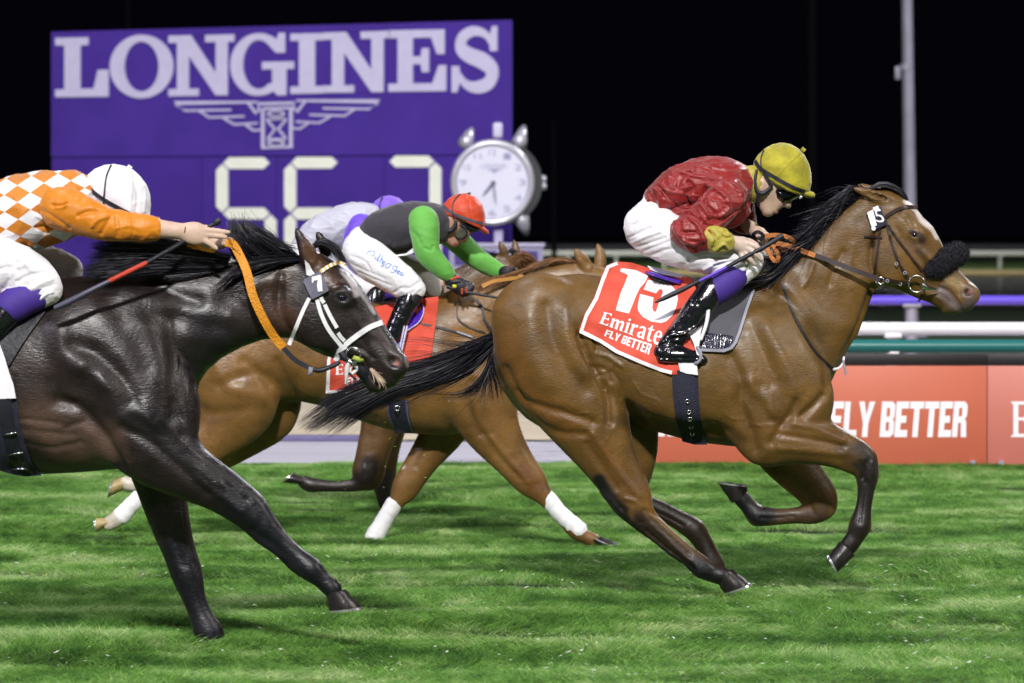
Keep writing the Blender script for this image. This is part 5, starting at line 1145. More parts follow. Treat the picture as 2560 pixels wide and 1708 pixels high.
silk_strokes = [(j((420,520),(520,600),(640,620)), 4, .008), (j((430,560),(500,660),(600,740)), 5, -.009), (j((300,560),(420,600),(430,760)), 6, .006), (j((700,500),(760,560),(680,620)), 5, -.010), (j((880,560),(860,700),(960,820)), 5, -.012),
 (j((900,540),(1050,640),(1100,760),(1000,860)), 6, .010), (j((680,640),(760,780),(820,880)), 5, -.012), (j((720,640),(840,760),(900,860)), 5, .010), (j((500,800),(640,740),(800,700)), 5, -.010), (j((520,860),(700,800),(860,880)), 6, .008),
 (j((600,900),(640,1000),(760,1000)), 6, -.010), (j((700,860),(800,960),(840,1080)), 5, .009), (j((560,960),(640,1080),(760,1120)), 5, .008), (j((900,880),(1100,860),(1280,720)), 7, -.012), (j((860,900),(1060,960),(1250,900)), 6, .006),
 (j((1150,520),(1240,640),(1200,780)), 7, .007), (j((560,420),(760,360),(980,340)), 8, .006), (j((600,560),(640,460),(760,380)), 6, -.006), (j((1040,320),(1200,340),(1330,360)), 4, .005), (j((1280,740),(1380,720),(1300,880)), 5, .006), (j((350,450),(330,600),(400,760)), 6, -.006)]
part('silks', YA, torso + armR + armL, M_redsilk, pA, 0.0050, folds=(.0065, 3.4, (1, .7, 1.3)), strk=silk_strokes, noise_amp=.0035, noise_sc=6, seed=4)
part('collar', YA, [('c', [(1872,459,0,46),(1882,462,0,43)], 1.05, .01)], M_gold, pA, 0.005, noise_amp=.003, noise_sc=14)
part('cuff', YA, [('c', [(1762,595,-.28,25),(1785,598,-.28,29),(1806,602,-.28,27)], 1.0, .02), ('c', [(1808,601,-.28,23),(1820,603,-.28,20)], 1.0, .01)], M_gold, pA, 0.0045, noise_amp=.003, noise_sc=12, seed=2, folds=(.006, 7, (1, 1, 1)), strk=[(j((900,980),(960,1060),(940,1160)), 3.5, -.010), (j((1000,1000),(1060,1060),(1120,1050)), 3.5, -.008), (j((960,1180),(1040,1120),(1080,1160)), 3.5, .008)])
part('cuff', YA, [('c', [(1862,556,.17,18),(1876,570,.12,17)], 1.0, .02)], M_gold, pA, 0.005, noise_amp=.005, noise_sc=16, seed=3)
br_strokes = [(j((120,1060),(240,1000),(330,960)), 4, -.006), (j((130,1120),(300,1040),(420,1000)), 4, .005), (j((160,1160),(330,1110),(470,1060)), 4, -.006), (j((220,1210),(400,1140),(520,1090)), 4, -.005), (j((170,930),(300,860),(420,840)), 5, -.005), (j((320,1240),(480,1180),(620,1160)), 5, -.005),
 (j((150,700),(220,650),(280,660)), 4, -.006), (j((700,1290),(900,1250),(1100,1260)), 5, -.006), (j((860,1370),(1000,1300),(1160,1280)), 5, .006), (j((960,1330),(1120,1290),(1280,1290)), 4, -.008), (j((1180,1340),(1300,1300),(1400,1240)), 4, .007), (j((1260,1400),(1360,1330),(1450,1260)), 4, -.008)]
part('breeches', YA, pelvis + thR + thL, M_breech, pA, 0.0055, strk=br_strokes, noise_amp=.0022, noise_sc=8, seed=6, folds=(.0032, 4.0, (1.2, .7, 1)))
part('gaiter', YA, [('c', [(1836,689,-.212,36),(1808,711,-.23,37),(1782,731,-.245,35)], .95, .01)], M_purple, pA, 0.005)
part('boot', YA, footR, M_boot, pA, 0.005, grow=.003, noise_amp=.002, noise_sc=10, strk=[(k4((1110,480),(1200,560),(1290,630)), 2.0, -.004), (k4((930,860),(1050,840),(1160,770)), 4, .007), (k4((900,900),(1000,880),(1120,860)), 3.5, -.007), (k4((950,780),(1040,680),(1120,560)), 5, .005), (k4((800,960),(900,930),(1040,960)), 3.5, -.006), (k4((850,1020),(900,980),(910,1080)), 3, .004), (k4((740,1070),(900,1080),(1180,1080)), 2, -.004)])
part('boot', YA, footL, M_boot, pA, 0.007)
helm = [(1883,424),(1884,404),(1894,388),(1911,372),(1931,360),(1953,356),(1976,360),(1996,371),(2011,387),(2022,408),(2028,433),(2029,458),(2024,480),(2000,500),(1965,506),(1930,494),(1900,466)]
brimA = [(1860,418),(1893,432),(1915,446),(1940,463),(1966,478),(1990,487),(2010,490),(2060,494),(2060,600),(1860,600)]
oh, Vh, Qh = part('helmet', YA, [('s', helm, [(1955,425,68,.116),(1900,420,50,.10),(2010,445,50,.10),(1955,375,60,.105),(1965,475,50,.112)], .01), ('-s', brimA, [(1950,540,6,.4)], .004)], M_velvet, pA, 0.005, noise_amp=.0007, noise_sc=10, strk=[(j((1860,180),(1920,330),(1930,520)), 2.0, .004), (j((1860,180),(1650,150),(1480,190)), 2, .003), (j((1850,190),(1700,330),(1560,480)), 2, .0025)])
part('helmet_peak', YA, [('c', [(1968,471,-.045,8),(2000,480,-.035,8),(2029,488,0,7)], 1.6, .012), ('c', [(1968,471,.045,8),(2000,480,.035,8),(2029,488,0,7)], 1.8, .012)], M_velvet, pA, 0.0045)
bh = bvh_of(Vh, Qh)
strap('helmet_band', j((1386,285),(1450,370),(1600,462),(1750,545),(1890,600)), 9, bh, M_blk, pA, 0.003, 0.003, Yd=19.9)
strap('helmet_cord', j((1478,180),(1450,260),(1452,340),(1490,450)), 3.2, bh, M_blk, pA, 0.006, 0.003, Yd=19.9)
tube3('helmet_button', [(2004,371,-.01,5),(2012,378,-.01,5)], M_velvet, YA, pA, seg=8)
part('goggles', YA, [('s', [(1928,466),(1931,484),(1938,499),(1955,509),(1972,506),(1984,499),(1995,494),(2003,489),(1990,480),(1965,470)], [(1945,485,22,.088),(1975,495,18,.078),(1995,490,12,.060)], .006)], M_goggle, pA, 0.004)
tube3('goggle_vent', [(1999,493,-.05,4.5),(2003,492,-.045,4.5)], M_white, YA, pA, seg=8)
tube3('chin_harness', [(1892,424,-.082,3),(1888,450,-.086,4),(1891,474,-.085,4.8),(1905,484,-.084,5.5),(1918,477,-.085,5),(1930,463,-.086,4)], M_blk, YA, pA)
tube3('chin_strap', [(1898,482,-.084,5.5),(1894,500,-.076,4.5),(1896,516,-.06,4)], M_blk, YA, pA)
tube3('harness_cord', [(1912,434,-.100,3.2),(1922,452,-.096,3.2),(1930,466,-.09,4)], M_blk, YA, pA)

# whip of the lead rider
def whip(Y0, segs, label):
    root = empty('riding_whip', P(*segs[0][1][0][:2], Y0 + segs[0][1][0][2]), label, 'whip', 'riding whips')
    for nm, pts, m in segs: tube3(nm, pts, m, Y0, root, n=4, seg=12)
    return root
M_vioplast = mk('violet plastic', (0.13, 0.05, 0.60), 0.35)
whip(YA, [('handle', [(1946,596,-.275,6),(1913,616,-.292,5.8),(1880,634,-.300,5.8),(1817,668,-.305,5)], M_blk), ('cap', [(1958,590,-.27,7.5),(1950,594,-.272,8.5),(1944,598,-.275,7)], M_blk),
  ('shaft', [(1817,668,-.30,4.2),(1782,686,-.315,3.6),(1748,703,-.33,3.6)], M_vioplast), ('flap', [(1748,703,-.33,4.5),(1700,727,-.345,6.5),(1660,746,-.355,5.5),(1637,757,-.36,2)], M_blk)], 'black riding whip with a violet middle in the leading jockey\'s hand')

# ---------------------------------------------------------------- tack on horse A
sc = [(1545,654),(1580,657),(1615,668),(1680,686),(1730,697),(1748,740),(1745,800),(1738,880),(1712,935),(1677,937),(1650,930),(1600,910),(1540,883),(1500,858),(1450,833),(1447,828),(1462,785),(1485,745),(1500,705),(1510,675),(1525,660)]
wv = lambda Q: 0.004 * np.sin(Q[:, 0] * 0.11 + Q[:, 1] * 0.05) + 0.003 * np.sin(Q[:, 1] * 0.13 - Q[:, 0] * 0.05) + 0.004 * np.sin((Q[:, 0] + Q[:, 1]) * 0.035)
root = drape('saddle_cloth', [sc], bvA, M_cloth_red, .014, .006, 7, None, 19.75, 10, wave=wv); meta(root, 'red number cloth with a big white 15 and white edging on the leading horse', 'saddle cloth', 'number cloths under the saddles')
def edge_in(pts, w): return ribbon2d(pts, w)
drape('white_edging', [ribbon2d([(1544,658),(1520,668),(1507,700),(1490,748),(1467,787),(1453,829),(1502,853),(1542,879),(1602,905),(1652,925),(1680,932)], 9)], bvh_obj(root), M_cloth_white, .004, .003, 5, root, 19.75, 1)
one = k4((445,208),(480,205),(600,222),(722,280),(690,345),(640,400),(600,480),(560,580),(530,655),(398,625),(420,540),(450,440),(490,350),(520,272),(490,255),(445,238))
five = k4((718,318),(780,330),(960,380),(1005,430),(1020,510),(1000,600),(960,680),(900,735),(850,750),(750,735),(670,690),(625,635),(615,590),(640,460),(700,475),(775,495),(762,600),(775,638),(800,638),(825,560),(868,445),(862,418),(835,412),(800,455),(675,415))
bcl = bvh_obj(root)
nfn = lambda nm, pl: drape(nm, pl, bcl, M_cloth_white, .0035, .002, 5, root, 19.75, 1)
nfn('numeral', [one]); nfn('numeral', [five])
for l in em_word('Emirates', k4((228,750),(905,1000),(960,790),(275,640))): nfn('printed_letter', l)
for l in block_word('FLY BETTER', k4((280,880),(735,1070),(765,965),(300,815)), 0.1, .06): nfn('printed_letter', l)
root = drape('saddle_pad', [[(1800,735),(1830,718),(1887,722),(1868,775),(1852,830),(1843,858),(1832,873),(1812,881),(1750,878),(1742,850),(1760,790)]], bvA, M_pad, .016, .010, 7, None, 19.75, 10); meta(root, 'charcoal saddle pad with pale grey binding behind the leading horse\'s shoulder', 'saddle pad')
drape('binding', [ribbon2d([(1885,722),(1866,775),(1849,830),(1839,856),(1828,870),(1810,877),(1752,875)], 7)], bvA, M_padedge, .021, .006, 5, root, 19.75, 10)
drape('glossy_band', [[(1752,830),(1833,840),(1832,855),(1822,867),(1806,871),(1752,868)]], bvA, mk('wet look vinyl', (0.03, 0.028, 0.055), 0.18, bump=0.8, bscale=22, stretch=(2, 1, 0.7)), .0195, .003, 5, root, 19.75, 10)
root = drape('towel_strip', [[(1768,779),(1752,830),(1747,870),(1752,893),(1742,886),(1734,858),(1723,835),(1733,811),(1752,793)]], bvA, M_cloth_white, .04, .006, 4, None, 19.7, 10); meta(root, 'white cloth strip hanging beside the black boot of the lead jockey', 'cloth')
drape('lower_flap', [[(1696,908),(1742,908),(1745,938),(1716,934),(1700,928)]], bvA, M_cloth_white, .030, .004, 4, root, 19.7, 6)
root = drape('girth', [[(1679,918),(1745,920),(1747,985),(1752,1050),(1768,1112),(1736,1112),(1706,1104),(1690,1050),(1682,985)]], bvA, M_web, .013, .008, 7, None, 19.72, 6); meta(root, 'wide dark girth strap round the leading horse\'s belly', 'girth', 'girths under the horses')
drape('girth_panel', [[(1692,926),(1736,928),(1740,1050),(1750,1100),(1718,1096),(1704,1050),(1696,985)]], bvA, M_web, .0215, .004, 7, root, 19.72, 6)
for (x, y) in ((1718,1003),(1722,1030),(1724,1048),(1727,1066),(1730,1084)):
    r_ = bvA.ray_cast(Vector((0,0,CAM_Z)), ray(x, y).normalized()); c = r_[0] if r_[0] is not None else P(x, y, 19.75)
    me = MB().torus(c + Vector((0, -.027, 0)), .009, .003, (0, 1, 0.1), 14, 6).mesh('buckle'); obj('buckle', me, M_metal, root, base_of(me))
rootS, _, _ = part('saddle', YA, [('s', [(1607,676),(1630,676),(1662,688),(1706,697),(1708,708),(1701,717),(1665,707),(1630,697),(1613,684)], [(1640,686,10,.12),(1690,704,10,.10)], .006)], M_gloss, None, 0.005); meta(rootS, 'small glossy violet racing saddle under the lead jockey', 'saddle', 'racing saddles')
rootS['label'] = 'small glossy violet racing saddle under the lead jockey'
part('saddle_base', YA, [('s', [(1612,684),(1630,699),(1665,710),(1702,720),(1760,735),(1800,720),(1780,712),(1720,722)], [(1640,696,8,.14),(1740,722,14,.15)], .006)], M_blk, rootS, 0.007)
drape('cover_edge', [[(1618,664),(1660,675),(1722,691),(1730,699),(1700,695),(1655,686),(1625,674)]], Multi([bvA]), M_cloth_white, .02, .01, 5, rootS, 19.95, 6)
tube3('stirrup_leather', [(1772,735,-.29,5),(1768,800,-.31,5),(1752,850,-.325,4)], M_cloth_white, YA, rootS)
tube3('stirrup', [(1742,866,-.325,3.5),(1752,884,-.335,4),(1750,900,-.335,4),(1742,908,-.33,4)], M_padedge, YA, rootS)
tube3('stirrup_tread', [(1742,908,-.33,4.5),(1720,908,-.27,5),(1716,908,-.24,5)], M_padedge, YA, rootS)
# breastplate
root = strap('breast_strap', [(1955,705),(1966,740),(1984,785),(2012,838),(2044,885),(2086,924)], 5.5, bvA, M_blk, None, .010, .008, Yd=19.8); meta(root, 'thin black breast strap crossing the leading horse\'s shoulder', 'strap')
tube3('buckle_tail', [(2084,924,-.10,3.5),(2098,920,-.08,3),(2107,908,-.06,3),(2110,892,-.05,3)], M_cloth_white, YA, root); tube3('hanging_tab', [(2107,900,-.07,2.5),(2112,920,-.07,2.8),(2115,938,-.07,2.8)], M_padedge, YA, root)
# bridle
bl = Vector((0,0,CAM_Z))
root = strap('bridle', ch((1330,420),(1345,480),(1400,680),(1440,800),(1490,910),(1560,1020)), 6.5, bvA, M_brown, None, .009, .006, Yd=19.9, limit=.15); meta(root, 'dark leather bridle with a fleece noseband on the leading horse', 'bridle', 'bridles on the race horses')
strap('throat_latch', ch((1280,540),(1262,700),(1240,860),(1222,985)), 6.5, bvA, M_brown, root, .009, .006, Yd=19.9)
strap('noseband_strap', ch((1365,490),(1440,610),(1560,770),(1700,950)), 5, bvA, M_brown, root, .011, .005, Yd=19.9)
strap('browband', ch((1330,415),(1400,365),(1470,330),(1560,305),(1655,318)), 8.5, bvA, M_brown, root, .011, .006, Yd=19.9)
strap('keeper', ch((1120,605),(1200,608),(1300,615)), 4.2, bvA, M_brown, root, .012, .005, Yd=19.9)
strap('rein_coupling', ch((1280,1020),(1400,1050),(1500,1070),(1585,1080)), 9, bvA, M_brown, root, .012, .008, Yd=19.9)
for (x, y) in ((1250,1060),(1350,1050),(1480,1082),(1440,880),(1525,970)):
    x, y = ch((x, y))[0]; r_ = bvA.ray_cast(bl, ray(x, y).normalized()); c = r_[0] if r_[0] is not None else P(x, y, 19.9)
    me = MB().torus(c + Vector((0, -.020, 0)), .007, .0022, (0.1, 1, 0), 14, 6).mesh('buckle'); obj('buckle', me, M_padedge, root, base_of(me))
me = MB().torus(P(2202,702, 19.86), .016, .0045, (0.1, 1, 0), 20, 8).mesh('rein_ring'); obj('rein_ring', me, M_metal, root, base_of(me))
me = MB().torus(P(2292,710, 19.885), .040, .0048, (0.1, 1, 0), 36, 8).mesh('bit_ring'); obj('bit_ring', me, M_metal, root, base_of(me))
tube3('bit_cheek', [(2303,712,-.13,6.5),(2318,720,-.12,5.5),(2344,723,-.085,1.5)], M_metal, YA, root)
V, Q = sculpt(YA, [('c', [(2322,679,-.062,13),(2345,668,-.062,22),(2370,648,-.05,24),(2388,637,-.02,24),(2396,633,.02,23)], 1.0, .02)], .005, noise_amp=.004, noise_sc=22, seed=9); piece('fleece_noseband', V, Q, M_fleece, root)
N_ = vnormals(V, Q); rg = np.random.RandomState(4); ii = rg.choice(len(V), 5200); L_ = rg.uniform(.005, .013, 5200)[:, None]; B_ = np.cross(N_[ii], rg.normal(0, 1, (5200, 3))); B_ /= np.linalg.norm(B_, axis=1)[:, None] + 1e-9
p0 = V[ii] - B_ * .0014; p1 = V[ii] + B_ * .0014; p2 = V[ii] + (N_[ii] + rg.normal(0, .45, (5200, 3))) * L_
me = mesh_np('fleece_tufts', np.stack([p0, p1, p2], 1).reshape(-1, 3), np.arange(15600).reshape(-1, 3), smooth=False); o = obj('fleece_tufts', me, M_fleece, root, base_of(me)); o['kind'] = 'stuff'
strap('chin_groove_strap', ch((1700,1180),(1680,1240),(1660,1250)), 5, bvA, M_brown, root, .008, .006, Yd=19.93)
o = drape('number_plate', [ch((1142,362),(1285,305),(1348,482),(1212,548))], bvA, M_web, .024, .006, 6, root, 19.86, 12)
for l, q in (('1', ch((1195,510),(1250,495),(1210,335),(1150,365))), ('5', ch((1245,460),(1335,470),(1290,330),(1215,345)))):
    drape('plate_numeral', text_fit(l, q, 0, .03), bvA, M_cloth_white, .0275, .003, 4, o, 19.86, 12)
drape('plate_label', [ch((1205,318),(1258,296),(1276,330),(1222,350))], bvA, M_cloth_white, .0275, .003, 4, o, 19.86, 12)
o_ = ch((1216,525))[0]; me = MB().tube([P(*o_, 19.80), P(*o_, 19.83)], .011, 14).mesh('plate_disc', angle=40); obj('plate_disc', me, M_cloth_white, root, base_of(me))
# reins
root = air_strap('reins', [(2037,638,-.10),(2080,654,-.13),(2140,677,-.15),(2200,699,-.14)], 12, .006, mk('grey brown rein leather', (0.05, 0.038, 0.040), 0.4), YA); meta(root, 'brown and orange reins from the lead jockey\'s hands to the bit', 'reins', 'reins of the race horses')
air_strap('rubber_grip', [(1940,607,-.06),(1975,616,-.07),(2010,629,-.09),(2038,639,-.10)], 12, .008, M_orange, YA, root)
air_strap('rubber_grip', [(1903,592,-.04),(1935,588,-.06),(1962,591,-.08),(1980,599,-.06),(1984,608,-.04)], 11, .007, M_orange, YA, root)
air_strap('rubber_grip', [(1912,611,-.02),(1945,619,-.03),(1985,634,-.05)], 10, .007, M_orange, YA, root)
air_strap('rein_loop', [(1916,612,-.06),(1922,632,-.08),(1934,650,-.09),(1945,650,-.07),(1943,632,-.05),(1930,612,-.03)], 11, .006, M_orange, YA, root, roll=.5)
air_strap('rubber_grip', [(1985,612,.0),(1950,624,-.02),(1925,632,-.03)], 7, .006, M_orange, YA, root)
air_strap('rein_end', [(1888,598,-.02),(1884,586,-.05),(1896,580,-.06),(1908,590,-.05),(1900,602,-.04)], 9, .006, M_blk, YA, root)
# ================================================================== HORSE 7 AND ITS RIDER (nearest, left)
YB = 17.6
b2 = lambda *p: [(x / 2, 500 + y / 2) for x, y in p]
h2 = lambda *p: [(560 + x / 4, 540 + y / 4) for x, y in p]
h3 = lambda *p: [(560 + x / 4, 740 + y / 4) for x, y in p]
w4 = lambda *p: [(x / 4, 380 + y / 4) for x, y in p]
dk = (0.014, 0.009, 0.009); dkk = (0.010, 0.008, 0.011); brn = (0.085, 0.044, 0.030)
B = dict(
 body=[(-430,790),(-400,740),(-340,700),(-250,680),(-150,690),(-50,705),(40,712),(110,704),(170,694),(240,686),(320,681),(420,673),(520,662),(620,651),(700,643),(745,641),(775,632),(805,634),(840,656),(874,680),(900,713),(926,752),(952,797),(981,841),(1003,872),(1019,898),(1023,916),(1014,938),(1000,950),(985,968),(962,976),(945,984),(922,980),(907,958),(893,928),(870,906),(835,897),(808,888),(780,875),(757,861),(740,852),(722,846),(700,845),(655,850),(605,868),(555,895),(520,925),(500,955),(490,990),(487,1030),(482,1065),(470,1100),(430,1140),(390,1163),(330,1170),(260,1176),(190,1182),(110,1186),(20,1178),(-60,1160),(-140,1130),(-200,1090),(-260,1120),(-330,1120),(-400,1080),(-440,1000),(-455,900)],
 ctrl=[(-330,850,130,.24),(-180,880,170,.25),(-50,930,190,.275),(80,940,200,.285),(200,960,190,.27),(280,1070,140,.235),(340,900,150,.23),(440,1020,80,.18),(310,780,110,.15),(420,850,110,.165),(500,760,95,.12),(570,830,70,.11),(600,725,70,.09),(700,710,65,.075),(680,790,70,.082),(745,680,50,.065),(785,790,75,.092),(830,715,60,.112),(810,850,50,.08),(895,800,50,.075),(945,865,42,.066),(995,912,32,.062),(930,950,26,.045),(870,882,36,.06)],
 limbs=[
  ([(-330,880,-.12,110),(-290,960,-.13,110),(-260,1050,-.13,85),(-310,1150,-.13,60),(-370,1240,-.13,42),(-420,1300,-.13,38)], .62, .05),
  ([(-420,1300,-.13,36),(-410,1380,-.13,23),(-390,1470,-.13,23),(-375,1520,-.13,29),(-350,1550,-.13,23),(-335,1575,-.13,26)], .9, .02),
  ([(-330,880,.12,110),(-270,960,.13,110),(-180,1050,.13,80),(-200,1150,.13,58),(-260,1230,.13,42),(-310,1290,.13,38)], .62, .05),
  ([(-310,1290,.13,36),(-290,1370,.13,23),(-260,1460,.13,23),(-240,1510,.13,29),(-215,1540,.13,23),(-200,1565,.13,26)], .9, .02),
  ([(240,850,-.145,120),(320,980,-.165,110),(385,1080,-.17,92)], .5, .07),
  ([(320,1090,-.165,64),(400,1135,-.165,74),(470,1180,-.165,56),(540,1217,-.165,45),(592,1252,-.165,37),(640,1287,-.165,34)], .72, .04),
  ([(640,1287,-.165,34),(668,1316,-.165,27),(700,1348,-.165,20),(742,1390,-.165,20),(778,1424,-.165,29)], .9, .015),
  ([(610,1300,-.165,14),(650,1345,-.165,10),(700,1380,-.165,10),(750,1425,-.165,14)], .7, .02),
  ([(778,1424,-.165,28),(806,1450,-.165,20),(832,1474,-.165,23)], .9, .012),
  ([(380,1120,.13,70),(404,1225,.16,54),(426,1310,.16,43),(447,1375,.16,34),(468,1438,.16,32),(483,1490,.16,22),(502,1540,.16,21),(520,1578,.16,27),(534,1598,.16,22)], .85, .03),
  ([(775,655,-.06,19),(768,628,-.07,17),(752,597,-.074,9),(741,572,-.074,2.5)], .7, .015),([(815,632,.05,13),(805,603,.06,9),(793,581,.06,2.5)], .7, .015)],
 cutchains=[([(779,650,-.09,8),(770,625,-.10,8),(756,600,-.095,3)], .8, .006)],
 lumps=[((856,744,-.092),(30,20,.024),dict(rot=30,k=.02)),((856,744,.092),(30,20,.024),dict(rot=30,k=.02)),
  ((795,800,-.072),(62,70,.034),dict(rot=20,k=.03)),((795,800,.072),(62,70,.034),dict(rot=20,k=.03)),
  ((990,908,-.046),(34,30,.026),dict(rot=30,k=.014)),((990,908,.046),(34,30,.026),dict(rot=30,k=.014)),
  ((440,1010,-.13),(50,70,.07),dict(rot=0,k=.05)),((440,1010,.13),(50,70,.07),dict(rot=0,k=.05)),((180,890,-.20),(120,100,.07),dict(rot=20,k=.06)),((180,890,.20),(120,100,.07),dict(rot=20,k=.06))],
 cuts=[((983,905,-.074),(19,13,.026),dict(rot=40,k=.006)),((983,905,.074),(19,13,.026),dict(rot=40,k=.006)),((855,745,-.122),(12,8,.028),dict(rot=20,k=.01)),((855,745,.122),(12,8,.028),dict(rot=20,k=.01))],
 strokes=[
  (b2((320,1000),(440,1040),(540,1160),(600,1260),(625,1330)), 15, -.020),(b2((880,600),(900,760),(900,920),(900,1060)), 22, -.016),(b2((540,470),(620,560),(700,680),(760,820)), 24, -.010),
  (b2((640,440),(800,520),(980,570),(1150,580)), 22, .013),(b2((700,620),(860,640),(1000,680),(1130,700)), 24, .008),(b2((780,420),(900,470),(1000,500)), 14, -.008),
  (b2((330,640),(370,760),(420,820)), 24, .014),(b2((400,720),(520,760),(620,860),(700,980)), 18, -.012),(b2((460,820),(560,920),(640,1060)), 22, .012),
  (b2((560,900),(700,980),(820,1080)), 20, .010),(b2((700,1040),(860,1140),(1000,1290),(1120,1400)), 12, .008),(b2((640,1120),(760,1180),(900,1300),(1060,1450)), 10, -.008),(b2((800,1080),(960,1250),(1100,1360),(1240,1480)), 8, -.006),
  (b2((100,1080),(240,1090),(340,1110)), 6, -.004),(b2((120,1130),(260,1150),(400,1160)), 7, -.004),(b2((140,1200),(280,1230),(430,1200)), 7, -.005),(b2((360,1130),(400,1110),(440,1100)), 6, -.006),(b2((300,900),(330,970),(400,1010)), 14, -.010),
  (b2((1410,380),(1400,520),(1440,640),(1520,730)), 9, -.010),(b2((900,1000),(930,1080),(940,1160)), 10, -.008),(b2((1240,500),(1300,420),(1400,400)), 14, .006),
  (h2((1290,960),(1380,1100),(1500,1200)), 7, .006),(h2((1290,1290),(1400,1340),(1500,1420)), 5, -.006),(h2((1260,1130),(1340,1180),(1420,1300)), 8, -.006),(h3((1500,420),(1600,540),(1640,620)), 7, -.005),(h2((1100,720),(1180,700),(1260,760)), 5, .006),
  (h3((1400,640),(1480,800),(1560,900),(1640,960)), 5, -.009),([(625,1240),(660,1290),(640,1320)], 7, -.005),([(500,1190),(560,1230),(610,1270)], 9, .005),([(405,1260),(430,1350),(455,1420)], 7, -.005),([(450,1250),(455,1330),(475,1400)], 7, .004)],
 base=dk, deep=1.15,
 paint=[
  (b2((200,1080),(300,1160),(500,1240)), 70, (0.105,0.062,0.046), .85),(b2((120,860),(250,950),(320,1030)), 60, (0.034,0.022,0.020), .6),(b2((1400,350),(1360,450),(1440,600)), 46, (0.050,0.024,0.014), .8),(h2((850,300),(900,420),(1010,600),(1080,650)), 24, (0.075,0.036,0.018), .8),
  (b2((1000,600),(1150,750),(1000,850)), 60, dkk, .8),(b2((700,1050),(1000,1300),(1300,1560)), 60, dkk, .7),([(600,1260),(700,1350),(830,1470)], 60, (0.006,0.006,0.010), .95),([(430,1380),(480,1480),(530,1600)], 50, (0.007,0.006,0.011), .95),
  (b2((250,1370),(450,1350),(600,1330)), 14, dkk, .9),(h2((1200,560),(1280,660),(1330,780)), 9, (0.55,0.50,0.52), .9),(h2((1210,540),(1310,700),(1420,850),(1500,970)), 5, (0.40,0.36,0.38), .85),(h2((1290,720),(1310,800)), 5, (0.4,0.36,0.38), .7),
  (h3((1500,300),(1640,560),(1760,600)), 26, (0.060,0.045,0.045), .7),([(988,905),(993,908)], 9, (0.34,0.15,0.13), .9),([(975,903),(982,902)], 9, (0.012,0.008,0.008), 1),([(1016,900),(1020,915)], 6, (0.20,0.16,0.15), .8),
  (h2((1090,800),(1180,780),(1240,830)), 12, (0.012,0.009,0.010), .9),(h2((950,900),(1100,900),(1200,1000)), 40, (0.024,0.018,0.019), .6),([(372,1318),(376,1330)], 6, (0.30,0.27,0.26), .8)],
 eyes=[(856,745,-.096,.020),(856,745,.096,.020)],
 hooves=[((813,1484),(864,1474),(818,1527),(905,1517),-.165),((512,1588),(552,1584),(516,1616),(574,1614),.16),((-350,1565),(-318,1565),(-352,1610),(-300,1610),-.13),((-215,1560),(-183,1560),(-217,1605),(-165,1605),.13)],
)
M_darkcoat = coat_mat('dark brown coat', rough=0.34, bump=0.4, coat=0.10, sheen=0.0, spec=0.42, var=(0.55, 1.5))
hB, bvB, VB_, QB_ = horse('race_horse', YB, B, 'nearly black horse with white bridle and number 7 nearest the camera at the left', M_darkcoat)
hair('mane', [[(575,640,-.05),(480,616,-.09),(390,600,-.12),(300,602,-.12),(226,606,-.10)],[(570,652,-.07),(470,640,-.12),(370,632,-.14),(290,636,-.14),(232,628,-.12)],[(560,664,-.08),(450,662,-.13),(350,662,-.15),(270,668,-.16),(198,677,-.14)],[(540,674,-.09),(430,682,-.14),(340,688,-.16),(270,692,-.17),(214,690,-.16)]],
  2100, M_hair, YB, hB, 0.0030, 11, 21, .25, .35, jit=5, wisp=.6)
hair('mane', [[(745,644,-.04),(690,600,-.05),(640,572,-.04),(612,556,-.02)],[(715,648,-.05),(665,612,-.07),(630,590,-.06),(600,560,-.04)],[(660,655,-.06),(612,620,-.08),(590,580,-.06),(584,546,-.04)],[(610,660,-.07),(585,635,-.09),(575,600,-.08),(570,575,-.06)]],
  1000, M_hair, YB, hB, 0.003, 9, 22, .3, .35, jit=6, wisp=.9)
hair('mane', [[(755,642,-.03),(700,636,-.06),(640,640,-.07),(570,650,-.08)],[(752,650,-.05),(700,655,-.08),(640,668,-.09),(580,690,-.10)],[(640,660,-.09),(590,680,-.12),(560,700,-.13),(540,715,-.13)]],
  700, M_hair, YB, hB, 0.003, 8, 23, .35, .3, jit=4, wisp=.6)
hair('mane_wisps', [[(660,600,-.05),(700,620,-.06),(735,628,-.06),(748,632,-.05)],[(640,590,-.05),(690,605,-.07),(730,612,-.06),(745,620,-.05)]], 60, M_hair, YB, hB, .002, 9, 24, .5, .3, jit=5, wisp=1)
hair('forelock', [[(772,640,-.05),(795,612,-.06),(830,628,-.06),(856,660,-.05)],[(770,632,-.02),(800,600,-.02),(838,615,-.02),(862,655,-.02)],[(772,634,.03),(802,603,.03),(840,618,.03),(863,658,.02)]], 420, M_hair, YB, hB, 0.003, 8, 25, .5, .1, jit=3)
hair('tail', [[(-450,800,0),(-520,850,0),(-600,900,0),(-720,960,0)],[(-455,840,0),(-530,900,0),(-620,960,0),(-720,1020,0)]], 350, M_hair, YB, hB, 0.004, 9, 26, .5, .3, jit=6)

